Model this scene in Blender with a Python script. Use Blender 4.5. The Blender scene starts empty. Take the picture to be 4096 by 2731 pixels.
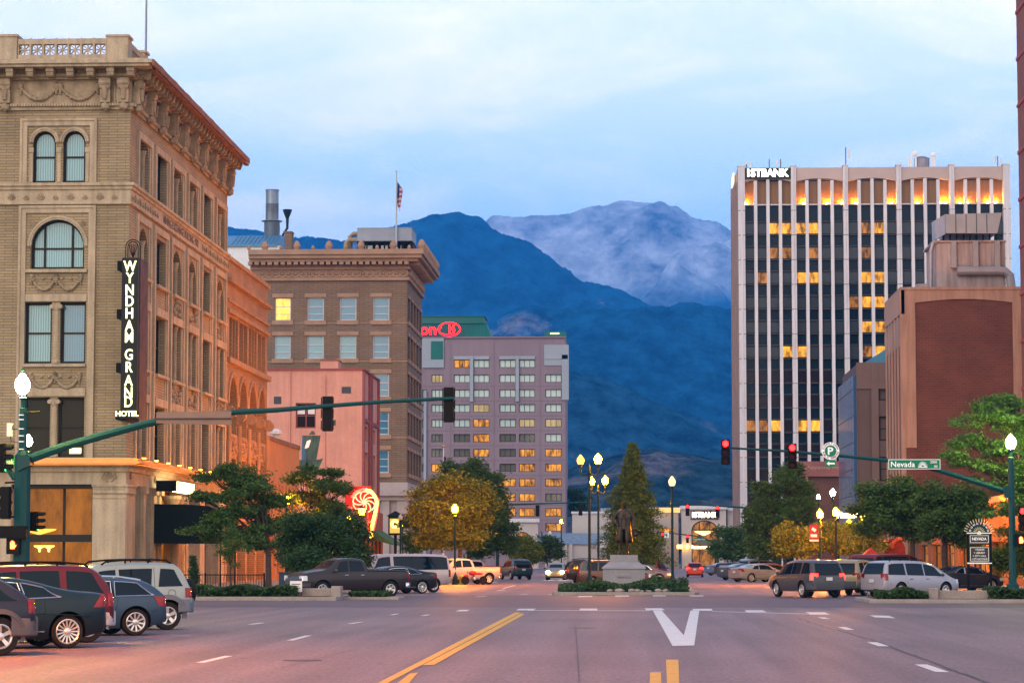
import bpy, bmesh, math, random
import numpy as np
from mathutils import Vector, Matrix
PI = math.pi; R = math.radians
C = bpy.context.scene.collection
SC = bpy.context.scene
random.seed(7)

# ---------------------------------------------------------------- camera
FPX = 10500.0                      # focal length in pixels of the 4096 px wide photograph
CAM = Vector((0, 0, 1.83))
TH = math.atan(869.5 / FPX); PH = math.atan(492 * math.cos(TH) / FPX)
cd = bpy.data.cameras.new('camera'); cam = bpy.data.objects.new('camera', cd); C.objects.link(cam)
cd.sensor_width = 36; cd.lens = 36 * FPX / 4096; cd.clip_start = 1; cd.clip_end = 60000
cam.location = CAM; cam.rotation_euler = (PI / 2 + TH, 0, PH); SC.camera = cam

# ---------------------------------------------------------------- world: dusk sky under thin cloud
w = bpy.data.worlds.new('World'); SC.world = w; w.use_nodes = True
nt = w.node_tree; N = nt.nodes; L = nt.links; N.clear()
SUN_EL, SUN_AZ = R(24), R(205)     # the soft glow comes from behind the camera
def nd(t, **k):
    n = N.new(t)
    for a, b in k.items(): setattr(n, a, b)
    return n
out = nd('ShaderNodeOutputWorld'); bg1 = nd('ShaderNodeBackground'); bg2 = nd('ShaderNodeBackground'); add = nd('ShaderNodeAddShader')
sky = nd('ShaderNodeTexSky', sky_type='NISHITA', sun_disc=False, sun_elevation=SUN_EL, sun_rotation=SUN_AZ)
L.new(sky.outputs[0], bg1.inputs[0]); bg1.inputs[1].default_value = 0.05
tc = nd('ShaderNodeTexCoord'); sep = nd('ShaderNodeSeparateXYZ'); L.new(tc.outputs['Generated'], sep.inputs[0])
cr = nd('ShaderNodeValToRGB'); L.new(sep.outputs[2], cr.inputs[0])
e = cr.color_ramp; e.elements[0].position = 0.0; e.elements[0].color = (.10, .25, .55, 1)
e.elements[1].position = 1.0; e.elements[1].color = (.17, .21, .31, 1)
for p, c in ((.08, (.17, .35, .47, 1)), (.115, (.31, .49, .57, 1)), (.15, (.46, .585, .65, 1)), (.185, (.59, .645, .70, 1)), (.25, (.68, .68, .74, 1)), (.40, (.21, .26, .36, 1))):
    x = e.elements.new(p); x.color = c
mp = nd('ShaderNodeMapping'); mp.inputs['Scale'].default_value = (5, 5, 17); L.new(tc.outputs['Generated'], mp.inputs[0])
n1 = nd('ShaderNodeTexNoise'); n1.inputs['Scale'].default_value = 1.5; n1.inputs['Detail'].default_value = 9; n1.inputs['Roughness'].default_value = .6; n1.inputs['Distortion'].default_value = .5
L.new(mp.outputs[0], n1.inputs[0])
c2 = nd('ShaderNodeValToRGB'); L.new(n1.outputs[0], c2.inputs[0]); c2.color_ramp.elements[0].position = .40; c2.color_ramp.elements[1].position = .62
mx = nd('ShaderNodeMix', data_type='RGBA'); L.new(cr.outputs[0], mx.inputs[6]); mx.inputs[7].default_value = (.90, .80, .82, 1)
fm = nd('ShaderNodeMath', operation='MULTIPLY'); L.new(c2.outputs[0], fm.inputs[0])
er = nd('ShaderNodeMapRange'); L.new(sep.outputs[2], er.inputs[0]); er.inputs[1].default_value = .07; er.inputs[2].default_value = .17; er.inputs[3].default_value = .1; er.inputs[4].default_value = .85
zf = nd('ShaderNodeMapRange'); L.new(sep.outputs[2], zf.inputs[0]); zf.inputs[1].default_value = .45; zf.inputs[2].default_value = .24; zf.inputs[3].default_value = 0; zf.inputs[4].default_value = 1
em = nd('ShaderNodeMath', operation='MULTIPLY'); L.new(er.outputs[0], em.inputs[0]); L.new(zf.outputs[0], em.inputs[1]); L.new(em.outputs[0], fm.inputs[1]); L.new(fm.outputs[0], mx.inputs[0])
# the sky is brighter towards the glow behind the camera (-Y)
gy = nd('ShaderNodeMapRange'); L.new(sep.outputs[1], gy.inputs[0]); gy.inputs[1].default_value = .35; gy.inputs[2].default_value = -.8; gy.inputs[3].default_value = 0; gy.inputs[4].default_value = 1
mg = nd('ShaderNodeMix', data_type='RGBA'); L.new(gy.outputs[0], mg.inputs[0]); L.new(mx.outputs[2], mg.inputs[6]); mg.inputs[7].default_value = (.58, .49, .45, 1)
L.new(mg.outputs[2], bg2.inputs[0]); bg2.inputs[1].default_value = 1.8
L.new(bg1.outputs[0], add.inputs[0]); L.new(bg2.outputs[0], add.inputs[1]); L.new(add.outputs[0], out.inputs[0])

sd = bpy.data.lights.new('sun', 'SUN'); sd.energy = 0.5; sd.angle = R(25); sd.color = (1, .90, .78)
so = bpy.data.objects.new('sun', sd); C.objects.link(so)
so.rotation_euler = Vector((math.sin(SUN_AZ) * math.cos(SUN_EL), math.cos(SUN_AZ) * math.cos(SUN_EL), math.sin(SUN_EL))).to_track_quat('Z', 'Y').to_euler()
SC.view_settings.view_transform = 'Standard'; SC.view_settings.look = 'None'; SC.view_settings.exposure = 0.27; SC.view_settings.gamma = 1
SC.render.engine = 'CYCLES'; SC.cycles.use_denoising = True
SC.cycles.max_bounces = 7; SC.cycles.diffuse_bounces = 3; SC.cycles.glossy_bounces = 3; SC.cycles.transmission_bounces = 3; SC.cycles.transparent_max_bounces = 8
SC.cycles.sample_clamp_indirect = 4; SC.cycles.sample_clamp_direct = 0; SC.cycles.volume_bounces = 3; SC.cycles.caustics_reflective = False; SC.cycles.caustics_refractive = False
SC.cycles.use_light_tree = True

# ---------------------------------------------------------------- photo pixel -> world
_f = Vector((-math.sin(PH) * math.cos(TH), math.cos(PH) * math.cos(TH), math.sin(TH)))
_r = Vector((math.cos(PH), math.sin(PH), 0)); _u = _r.cross(_f)
def ray(px, py): return _f * FPX + _r * (px - 2048) - _u * (py - 1365.5)
def at(px, py, Y): d = ray(px, py); return CAM + d * (Y / d.y)
def gnd(px, py, z=0.0): d = ray(px, py); return CAM + d * ((z - CAM.z) / d.z)
def atx(px, py, X): d = ray(px, py); return CAM + d * (X / d.x)
def ZF(py, Y, px=2048): return at(px, py, Y).z
def XF(px, Y, py=1900): return at(px, py, Y).x

# ---------------------------------------------------------------- objects
ROOT = {}
def tag(o, label=None, cat=None, group=None, kind=None):
    if label: o['label'] = label
    if cat: o['category'] = cat
    if group: o['group'] = group
    if kind: o['kind'] = kind
    return o
def thing(name, label, cat, loc=(0, 0, 0), rz=0, group=None):
    o = bpy.data.objects.new(name, None); C.objects.link(o); o.location = loc; o.rotation_euler = (0, 0, rz)
    o.empty_display_size = .3
    return tag(o, label, cat, group)
def wloc(o):
    v = Vector((0, 0, 0))
    while o: v = v + o.location; o = o.parent
    return v
def copy_tree(o, parent=None):
    c = o.copy(); C.objects.link(c); c.parent = parent
    for ch in o.children: copy_tree(ch, c)
    return c

class MB:
    def __init__(s): s.v = []; s.f = []; s.m = []; s.mi = 0
    def add(s, vs, fs):
        n = len(s.v); s.v.extend([tuple(p) for p in vs]); s.f.extend([tuple(i + n for i in f) for f in fs]); s.m.extend([s.mi] * len(fs)); return s
    def box(s, x0, x1, y0, y1, z0, z1):
        return s.add([(x0, y0, z0), (x1, y0, z0), (x1, y1, z0), (x0, y1, z0), (x0, y0, z1), (x1, y0, z1), (x1, y1, z1), (x0, y1, z1)],
                     [(0, 3, 2, 1), (4, 5, 6, 7), (0, 1, 5, 4), (1, 2, 6, 5), (2, 3, 7, 6), (3, 0, 4, 7)])
    def frus(s, a, b):   # two quads (4 points each) joined
        return s.add(list(a) + list(b), [(0, 3, 2, 1), (4, 5, 6, 7), (0, 1, 5, 4), (1, 2, 6, 5), (2, 3, 7, 6), (3, 0, 4, 7)])
    def obox(s, c, d, rz=0, rx=0, ry=0):
        M = Matrix.Translation(c) @ Matrix.Rotation(rz, 4, 'Z') @ Matrix.Rotation(ry, 4, 'Y') @ Matrix.Rotation(rx, 4, 'X')
        h = [x / 2 for x in d]; P = [M @ Vector((sx * h[0], sy * h[1], sz * h[2])) for sz in (-1, 1) for sx, sy in ((-1, -1), (1, -1), (1, 1), (-1, 1))]
        return s.add(P, [(0, 3, 2, 1), (4, 5, 6, 7), (0, 1, 5, 4), (1, 2, 6, 5), (2, 3, 7, 6), (3, 0, 4, 7)])
    def tube(s, pts, rs, n=8, cap=True):
        pts = [Vector(p) for p in pts]
        if not hasattr(rs, '__len__'): rs = [rs] * len(pts)
        vs = []; fs = []; prev = None
        for i, p in enumerate(pts):
            t = (pts[min(i + 1, len(pts) - 1)] - pts[max(i - 1, 0)]).normalized()
            a = prev if prev is not None else (Vector((0, 0, 1)) if abs(t.z) < .9 else Vector((1, 0, 0)))
            b = t.cross(a).normalized(); a = b.cross(t).normalized(); prev = a
            for k in range(n):
                g = 2 * PI * k / n; vs.append(p + (a * math.cos(g) + b * math.sin(g)) * rs[i])
        for i in range(len(pts) - 1):
            for k in range(n):
                fs.append((i * n + k, i * n + (k + 1) % n, (i + 1) * n + (k + 1) % n, (i + 1) * n + k))
        if cap: fs.append(tuple(range(n - 1, -1, -1))); fs.append(tuple((len(pts) - 1) * n + k for k in range(n)))
        return s.add(vs, fs)
    def lathe(s, prof, c=(0, 0, 0), n=14, ax='Z', flute=0, cap=True):
        vs = []; fs = []
        for r, h in prof:
            for k in range(n):
                g = 2 * PI * k / n; q = r * (1 - flute * (k % 2)); a, b = q * math.cos(g), q * math.sin(g)
                vs.append((c[0] + a, c[1] + b, c[2] + h) if ax == 'Z' else ((c[0] + a, c[1] + h, c[2] + b) if ax == 'Y' else (c[0] + h, c[1] + a, c[2] + b)))
        for i in range(len(prof) - 1):
            for k in range(n): fs.append((i * n + k, i * n + (k + 1) % n, (i + 1) * n + (k + 1) % n, (i + 1) * n + k))
        if cap: fs.append(tuple(range(n - 1, -1, -1))); fs.append(tuple((len(prof) - 1) * n + k for k in range(n)))
        return s.add(vs, fs)
    def prism(s, poly, f0, f1):   # poly of (u,v); f0,f1 map (u,v)->3d
        n = len(poly); vs = [f0(*p) for p in poly] + [f1(*p) for p in poly]
        return s.add(vs, [tuple(range(n)), tuple(range(2 * n - 1, n - 1, -1))] + [(i, (i + 1) % n, n + (i + 1) % n, n + i) for i in range(n)])
    def ball(s, c, r, sub=1, sc=(1, 1, 1)):
        bm = bmesh.new(); bmesh.ops.create_icosphere(bm, subdivisions=sub, radius=1)
        s.add([(c[0] + v.co.x * r * sc[0], c[1] + v.co.y * r * sc[1], c[2] + v.co.z * r * sc[2]) for v in bm.verts], [tuple(v.index for v in f.verts) for f in bm.faces]); bm.free(); return s
    def build(s, name, m, parent=None, world=True, smooth=False, ang=40, bevel=0):
        me = bpy.data.meshes.new(name)
        vs = s.v
        if parent is not None and world:
            o = wloc(parent); vs = [(x - o.x, y - o.y, z - o.z) for x, y, z in vs]
        me.from_pydata(vs, [], s.f)
        for x in (m if isinstance(m, (list, tuple)) else [m]): me.materials.append(x)
        if isinstance(m, (list, tuple)) and len(m) > 1: me.polygons.foreach_set('material_index', s.m)
        bm = bmesh.new(); bm.from_mesh(me); bmesh.ops.recalc_face_normals(bm, faces=bm.faces); bm.to_mesh(me); bm.free()
        if smooth: me.shade_smooth(); me.set_sharp_from_angle(angle=R(ang))
        me.update()
        o = bpy.data.objects.new(name, me); C.objects.link(o); o.parent = parent
        if bevel:
            b = o.modifiers.new('bevel', 'BEVEL'); b.width = bevel; b.segments = 2; b.limit_method = 'ANGLE'; b.angle_limit = R(35)
        return o

def pieces(mb, marks_, name, m, parent, **k):
    """one mesh object for each marked run of faces of mb"""
    ends = marks_[1:] + [(len(mb.v), len(mb.f))]; out_ = []
    for (v0, f0), (v1, f1) in zip(marks_, ends):
        if f1 <= f0: continue
        q = MB(); q.v = mb.v[v0:v1]; q.f = [tuple(i - v0 for i in f) for f in mb.f[f0:f1]]; q.m = mb.m[f0:f1]; out_.append(q.build(name, m, parent, **k))
    return out_
def islands(mb):
    """split a builder into one builder per connected run of faces"""
    par = list(range(len(mb.v)))
    def fd(a):
        while par[a] != a: par[a] = par[par[a]]; a = par[a]
        return a
    for f in mb.f:
        for i in f[1:]: par[fd(i)] = fd(f[0])
    g = {}
    for f in mb.f: g.setdefault(fd(f[0]), []).append(f)
    out_ = []
    for fs in g.values():
        ids = sorted({i for f in fs for i in f}); mp_ = {a: b for b, a in enumerate(ids)}; q = MB(); q.v = [mb.v[i] for i in ids]; q.f = [tuple(mp_[i] for i in f) for f in fs]; q.m = [0] * len(fs); out_.append(q)
    return out_
class PB(MB):
    """a builder whose cut() starts a new piece; each piece becomes an object of its own"""
    def __init__(s): super().__init__(); s.k = []
    def cut(s): s.k.append((len(s.v), len(s.f))); return s
    def out(s, name, m, parent=None, **k): return pieces(s, s.k, name, m, parent, **k)

def struct(name, mb, m, **k): return tag(mb.build(name, m, None, **k), kind='structure')

def text_mesh(name, s, size, loc, rot, m, parent=None, extrude=.01, offset=0, align='CENTER', sx=1, spacing=1, world=True, fit=None):
    cu = bpy.data.curves.new('t', 'FONT'); cu.body = s; cu.size = size; cu.extrude = extrude; cu.offset = offset; cu.align_x = align; cu.align_y = 'CENTER'; cu.space_character = spacing; cu.resolution_u = 3
    o = bpy.data.objects.new('t', cu); C.objects.link(o)
    dg = bpy.context.evaluated_depsgraph_get(); dg.update()
    me = bpy.data.meshes.new_from_object(o.evaluated_get(dg)); bpy.data.objects.remove(o); bpy.data.curves.remove(cu)
    me.name = name; me.materials.clear(); me.materials.append(m)
    if fit:
        xs = [v.co.x for v in me.vertices]; ys = [v.co.y for v in me.vertices]; cx, cy = (min(xs) + max(xs)) / 2, (min(ys) + max(ys)) / 2
        me.transform(Matrix.Diagonal((fit[0] / (max(xs) - min(xs)), fit[1] / (max(ys) - min(ys)), 1, 1)) @ Matrix.Translation((-cx, -cy, 0)))
    M = Matrix.Translation(Vector(loc) - (wloc(parent) if parent and world else Vector())) @ rot.to_4x4() @ Matrix.Diagonal((sx, 1, 1, 1))
    me.transform(M)
    q = bpy.data.objects.new(name, me); C.objects.link(q); q.parent = parent; return q
FRONT = Matrix.Rotation(PI / 2, 3, 'X')                       # text facing -Y (the camera)
SIDE = Matrix.Rotation(PI / 2, 3, 'Z') @ Matrix.Rotation(PI / 2, 3, 'X')  # text facing +X

# ---------------------------------------------------------------- materials
def newmat(name):
    m = bpy.data.materials.new(name); m.use_nodes = True; return m, m.node_tree.nodes, m.node_tree.links, m.node_tree.nodes['Principled BSDF']
def coords(n, l, wall):
    t = n.new('ShaderNodeTexCoord'); g = n.new('ShaderNodeNewGeometry')
    if not wall: return g.outputs['Position']
    a = n.new('ShaderNodeSeparateXYZ'); b = n.new('ShaderNodeSeparateXYZ'); l.new(g.outputs['Position'], a.inputs[0]); l.new(g.outputs['Normal'], b.inputs[0])
    ab = n.new('ShaderNodeMath'); ab.operation = 'ABSOLUTE'; l.new(b.outputs[0], ab.inputs[0])
    gt = n.new('ShaderNodeMath'); gt.operation = 'GREATER_THAN'; gt.inputs[1].default_value = .6; l.new(ab.outputs[0], gt.inputs[0])
    mi = n.new('ShaderNodeMix'); l.new(gt.outputs[0], mi.inputs[0]); l.new(a.outputs[0], mi.inputs[2]); l.new(a.outputs[1], mi.inputs[3])
    cb = n.new('ShaderNodeCombineXYZ'); l.new(mi.outputs[0], cb.inputs[0]); l.new(a.outputs[2], cb.inputs[1]); return cb.outputs[0]
def mat(name, col, rough=.8, metal=0, var=.25, scale=1.5, bump=0, spec=.2, fine=0, stain=0, coat=0, objc=False):
    m, n, l, b = newmat(name)
    b.inputs['Roughness'].default_value = rough; b.inputs['Metallic'].default_value = metal; b.inputs['Specular IOR Level'].default_value = spec
    if coat: b.inputs['Coat Weight'].default_value = coat; b.inputs['Coat Roughness'].default_value = .04
    if not var and not fine and not stain:
        b.inputs['Base Color'].default_value = (*col, 1)
        if not bump: return m
    P = n.new('ShaderNodeTexCoord').outputs['Object'] if objc else coords(n, l, False)
    t = n.new('ShaderNodeTexNoise'); t.inputs['Scale'].default_value = scale; t.inputs['Detail'].default_value = 6; t.inputs['Roughness'].default_value = .62; l.new(P, t.inputs[0])
    r = n.new('ShaderNodeMapRange'); r.inputs[1].default_value = .3; r.inputs[2].default_value = .7; r.inputs[3].default_value = 1 - var; r.inputs[4].default_value = 1 + var; l.new(t.outputs[0], r.inputs[0])
    last = r.outputs[0]
    if fine:
        t2 = n.new('ShaderNodeTexNoise'); t2.inputs['Scale'].default_value = scale * 14; t2.inputs['Detail'].default_value = 4; l.new(P, t2.inputs[0])
        r2 = n.new('ShaderNodeMapRange'); r2.inputs[1].default_value = .3; r2.inputs[2].default_value = .7; r2.inputs[3].default_value = 1 - fine; r2.inputs[4].default_value = 1 + fine; l.new(t2.outputs[0], r2.inputs[0])
        q = n.new('ShaderNodeMath'); q.operation = 'MULTIPLY'; l.new(last, q.inputs[0]); l.new(r2.outputs[0], q.inputs[1]); last = q.outputs[0]
    if stain:   # vertical water streaks
        mp = n.new('ShaderNodeMapping'); mp.inputs['Scale'].default_value = (2.2, 2.2, .16); l.new(P, mp.inputs[0])
        t3 = n.new('ShaderNodeTexNoise'); t3.inputs['Scale'].default_value = 1.2; t3.inputs['Detail'].default_value = 5; l.new(mp.outputs[0], t3.inputs[0])
        r3 = n.new('ShaderNodeMapRange'); r3.inputs[1].default_value = .35; r3.inputs[2].default_value = .6; r3.inputs[3].default_value = 1 - stain; r3.inputs[4].default_value = 1.05; l.new(t3.outputs[0], r3.inputs[0])
        q = n.new('ShaderNodeMath'); q.operation = 'MULTIPLY'; l.new(last, q.inputs[0]); l.new(r3.outputs[0], q.inputs[1]); last = q.outputs[0]
    v = n.new('ShaderNodeVectorMath'); v.operation = 'SCALE'; v.inputs[0].default_value = col; l.new(last, v.inputs['Scale']); l.new(v.outputs[0], b.inputs['Base Color'])
    if bump:
        bp = n.new('ShaderNodeBump'); bp.inputs['Strength'].default_value = bump; bp.inputs['Distance'].default_value = .05; l.new(last, bp.inputs['Height']); l.new(bp.outputs[0], b.inputs['Normal'])
    return m
def brick(name, c1, c2, mortar, bw=.42, bh=.16, msize=.012, rough=.9, var=.2):
    m, n, l, b = newmat(name); P = coords(n, l, True)
    t = n.new('ShaderNodeTexBrick'); l.new(P, t.inputs[0]); t.inputs['Color1'].default_value = (*c1, 1); t.inputs['Color2'].default_value = (*c2, 1); t.inputs['Mortar'].default_value = (*mortar, 1)
    t.inputs['Scale'].default_value = 1; t.inputs['Brick Width'].default_value = bw; t.inputs['Row Height'].default_value = bh; t.inputs['Mortar Size'].default_value = msize; t.inputs['Mortar Smooth'].default_value = .3; t.inputs['Bias'].default_value = -.2
    g = n.new('ShaderNodeTexNoise'); g.inputs['Scale'].default_value = .35; g.inputs['Detail'].default_value = 7; l.new(P, g.inputs[0])
    r = n.new('ShaderNodeMapRange'); r.inputs[1].default_value = .3; r.inputs[2].default_value = .7; r.inputs[3].default_value = 1 - var; r.inputs[4].default_value = 1 + var; l.new(g.outputs[0], r.inputs[0])
    v = n.new('ShaderNodeVectorMath'); v.operation = 'SCALE'; l.new(t.outputs[0], v.inputs[0]); l.new(r.outputs[0], v.inputs['Scale']); l.new(v.outputs[0], b.inputs['Base Color'])
    b.inputs['Roughness'].default_value = rough
    bp = n.new('ShaderNodeBump'); bp.invert = True; bp.inputs['Strength'].default_value = .5; bp.inputs['Distance'].default_value = .02; l.new(t.outputs['Fac'], bp.inputs['Height']); l.new(bp.outputs[0], b.inputs['Normal'])
    return m
def emit(name, col, s, base=(.1, .1, .1)):
    m, n, l, b = newmat(name); b.inputs['Base Color'].default_value = (*base, 1); b.inputs['Emission Color'].default_value = (*col, 1); b.inputs['Emission Strength'].default_value = s; b.inputs['Roughness'].default_value = .5
    return m
def litwin(name, col, s, sc=1.1, dark=.25):
    """a lit room behind glass: uneven warm light, darker and brighter bands of blinds"""
    m, n, l, b = newmat(name); P = coords(n, l, True)
    mp = n.new('ShaderNodeMapping'); mp.inputs['Scale'].default_value = (1.0, .35, 1); l.new(P, mp.inputs[0])
    t = n.new('ShaderNodeTexNoise'); t.inputs['Scale'].default_value = sc; t.inputs['Detail'].default_value = 5; t.inputs['Roughness'].default_value = .7; l.new(mp.outputs[0], t.inputs[0])
    r = n.new('ShaderNodeMapRange'); r.inputs[1].default_value = .38; r.inputs[2].default_value = .62; r.inputs[3].default_value = dark * s; r.inputs[4].default_value = s; l.new(t.outputs[0], r.inputs[0])
    b.inputs['Base Color'].default_value = (.012, .012, .012, 1); b.inputs['Emission Color'].default_value = (*col, 1); l.new(r.outputs[0], b.inputs['Emission Strength']); b.inputs['Roughness'].default_value = .08; b.inputs['Specular IOR Level'].default_value = .12
    return m
def glass(name, col, rough=.06, ior=1.8, curtain=0, metal=0):
    m, n, l, b = newmat(name); b.inputs['Base Color'].default_value = (*col, 1); b.inputs['Roughness'].default_value = rough; b.inputs['IOR'].default_value = ior; b.inputs['Metallic'].default_value = metal
    P = coords(n, l, True)
    if curtain:
        wv = n.new('ShaderNodeTexWave'); wv.inputs['Scale'].default_value = 2.2; wv.inputs['Distortion'].default_value = 1.5; wv.inputs['Detail'].default_value = 2; l.new(P, wv.inputs[0])
        r = n.new('ShaderNodeMapRange'); r.inputs[3].default_value = 1 - curtain; r.inputs[4].default_value = 1 + curtain; l.new(wv.outputs[1], r.inputs[0])
        v = n.new('ShaderNodeVectorMath'); v.operation = 'SCALE'; v.inputs[0].default_value = col; l.new(r.outputs[0], v.inputs['Scale']); l.new(v.outputs[0], b.inputs['Base Color'])
    t = n.new('ShaderNodeTexNoise'); t.inputs['Scale'].default_value = .8; l.new(P, t.inputs[0])
    bp = n.new('ShaderNodeBump'); bp.inputs['Strength'].default_value = .12; bp.inputs['Distance'].default_value = .05; l.new(t.outputs[0], bp.inputs['Height']); l.new(bp.outputs[0], b.inputs['Normal'])
    return m
def paint(name, col, metal=.2):
    return mat(name, col, rough=.32, metal=metal, var=.04, scale=3, coat=.25, objc=True, spec=.25)
M = {}
M['teal'] = mat('teal_paint', (.004, .055, .06), .45, .0, .08, 4)
M['black'] = mat('black_metal', (.006, .007, .009), .6, 0, .1, 5, spec=.1)
M['dkgreen'] = mat('dark_green_metal', (.01, .03, .035), .4, .2, .1, 5)
M['chrome'] = mat('chrome', (.7, .72, .75), .15, 1, 0)
M['rubber'] = mat('rubber', (.014, .013, .014), .75, 0, .15, 8, objc=True)
M['rim'] = mat('alloy', (.72, .70, .68), .28, .75, .05, 6, objc=True)
M['cglass'] = glass('car_glass', (.002, .010, .020), .03, 1.34)
M['plastic'] = mat('grey_plastic', (.06, .065, .075), .55, 0, .08, 6, objc=True)
M['redlens'] = emit('red_lens', (1, .02, .02), .04, (.17, .001, .003)); M['redlens'].node_tree.nodes['Principled BSDF'].inputs['Roughness'].default_value = .12
M['clearlens'] = mat('clear_lens', (.6, .62, .66), .1, .3, 0)
M['plate'] = mat('plate', (.55, .6, .6), .5, 0, 0)
M['white'] = mat('white_paint', (.75, .76, .78), .5, 0, .06, 3)
# ================================================================ ground, roads, hills
from mathutils import noise as mnoise
def mat_asphalt(name, col, tint=1.0):
    m, n, l, b = newmat(name); P = coords(n, l, False)
    def ns(sc, det, lo, hi, a, c, vec=None):
        t = n.new('ShaderNodeTexNoise'); t.inputs['Scale'].default_value = sc; t.inputs['Detail'].default_value = det; l.new(vec or P, t.inputs[0])
        r = n.new('ShaderNodeMapRange'); r.inputs[1].default_value = lo; r.inputs[2].default_value = hi; r.inputs[3].default_value = a; r.inputs[4].default_value = c; l.new(t.outputs[0], r.inputs[0]); return r.outputs[0], t.outputs[0]
    a, _ = ns(.09, 5, .3, .7, .84, 1.14)
    f, fh = ns(34, 3, .25, .75, .62, 1.4)
    mp = n.new('ShaderNodeMapping'); mp.inputs['Scale'].default_value = (1.1, .03, 1) if 'avenue' not in name else (.02, .8, 1); l.new(P, mp.inputs[0])
    s, _ = ns(1.0, 4, .35, .65, .80, 1.12, mp.outputs[0])
    q = n.new('ShaderNodeMath'); q.operation = 'MULTIPLY'; l.new(a, q.inputs[0]); l.new(f, q.inputs[1])
    mg_ = n.new('ShaderNodeMapping'); mg_.inputs['Scale'].default_value = (13, 3, 1); l.new(P, mg_.inputs[0]); g2, _ = ns(1, 5, .3, .7, .76, 1.26, mg_.outputs[0]); qq = n.new('ShaderNodeMath'); qq.operation = 'MULTIPLY'; l.new(q.outputs[0], qq.inputs[0]); l.new(g2, qq.inputs[1]); q = qq
    q2 = n.new('ShaderNodeMath'); q2.operation = 'MULTIPLY'; l.new(q.outputs[0], q2.inputs[0]); l.new(s, q2.inputs[1])
    # hairline cracks
    vo = n.new('ShaderNodeTexVoronoi'); vo.feature = 'DISTANCE_TO_EDGE'; vo.inputs['Scale'].default_value = .11
    dn = n.new('ShaderNodeTexNoise'); dn.inputs['Scale'].default_value = .9; dn.inputs['Detail'].default_value = 5; l.new(P, dn.inputs[0])
    dm = n.new('ShaderNodeMix'); dm.data_type = 'RGBA'; dm.blend_type = 'LINEAR_LIGHT'; dm.inputs[0].default_value = .9; l.new(P, dm.inputs[6]); l.new(dn.outputs['Color'], dm.inputs[7]); l.new(dm.outputs[2], vo.inputs[0])
    cr_ = n.new('ShaderNodeMapRange'); cr_.inputs[1].default_value = 0; cr_.inputs[2].default_value = .0035; cr_.inputs[3].default_value = .62; cr_.inputs[4].default_value = 1; l.new(vo.outputs[0], cr_.inputs[0])
    q3 = n.new('ShaderNodeMath'); q3.operation = 'MULTIPLY'; l.new(q2.outputs[0], q3.inputs[0]); l.new(cr_.outputs[0], q3.inputs[1])
    v = n.new('ShaderNodeVectorMath'); v.operation = 'SCALE'; v.inputs[0].default_value = col; l.new(q3.outputs[0], v.inputs['Scale']); l.new(v.outputs[0], b.inputs['Base Color'])
    b.inputs['Roughness'].default_value = .62; b.inputs['Specular IOR Level'].default_value = .4
    bp = n.new('ShaderNodeBump'); bp.inputs['Strength'].default_value = .5; bp.inputs['Distance'].default_value = .01; l.new(fh, bp.inputs['Height']); l.new(bp.outputs[0], b.inputs['Normal'])
    return m
M['asph'] = mat_asphalt('asphalt', (.185, .120, .130))
M['asph2'] = mat_asphalt('avenue asphalt', (.115, .070, .080))
M['conc'] = mat('concrete', (.30, .26, .24), .85, 0, .15, .8, .3, fine=.15)
M['ground'] = mat('ground', (.12, .11, .09), .95, 0, .3, .05)
def mat_mark(name, col):
    m = mat(name, col, .6, 0, .12, 2.5, fine=.2); n, l = m.node_tree.nodes, m.node_tree.links; b = n['Principled BSDF']; src = b.inputs['Base Color'].links[0].from_socket
    g = n.new('ShaderNodeNewGeometry'); t = n.new('ShaderNodeTexNoise'); t.inputs['Scale'].default_value = 5; t.inputs['Detail'].default_value = 8; t.inputs['Roughness'].default_value = .75; l.new(g.outputs['Position'], t.inputs[0])
    r = n.new('ShaderNodeMapRange'); r.inputs[1].default_value = .60; r.inputs[2].default_value = .66; r.inputs[4].default_value = .8; l.new(t.outputs[0], r.inputs[0]); x = n.new('ShaderNodeMix'); x.data_type = 'RGBA'; l.new(r.outputs[0], x.inputs[0]); l.new(src, x.inputs[6]); x.inputs[7].default_value = (.19, .14, .145, 1); l.new(x.outputs[2], b.inputs['Base Color']); return m
M['mark'] = mat_mark('road_white', (.62, .60, .60)); M['marky'] = mat_mark('road_yellow', (.62, .33, .04))

def sheet(name, x0, x1, y0, y1, z, m, kind='structure', nx=1, ny=1):
    b = MB()
    for i in range(nx):
        for j in range(ny):
            xa, xb = x0 + (x1 - x0) * i / nx, x0 + (x1 - x0) * (i + 1) / nx; ya, yb = y0 + (y1 - y0) * j / ny, y0 + (y1 - y0) * (j + 1) / ny
            b.add([(xa, ya, z), (xb, ya, z), (xb, yb, z), (xa, yb, z)], [(0, 1, 2, 3)])
    return tag(b.build(name, m), kind=kind)
sheet('ground', -9000, 9000, -400, 12000, -.02, M['ground'])
sheet('road', -29, 26, -60, 560, 0, M['asph'])
sheet('avenue', -220, 220, 100.2, 134, .004, M['asph2'])
XL, XR = -16.9, 17.5
sb = MB(); sb.box(-28.9, XL, -60, 96, -.01, .15); sb.box(-60, -28.9, -60, 96, -.01, .15)
struct('pavement', sb, M['conc'])
sb = MB(); sb.box(-220, XL, 141, 560, -.01, .15); struct('pavement', sb, M['conc'])
sb = MB(); sb.box(XR + 3, 220, 140, 560, -.01, .15); struct('pavement', sb, M['conc'])
sb = MB(); sb.box(XR + 2, 60, -60, 97, -.01, .15); struct('pavement', sb, M['conc'])

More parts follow.
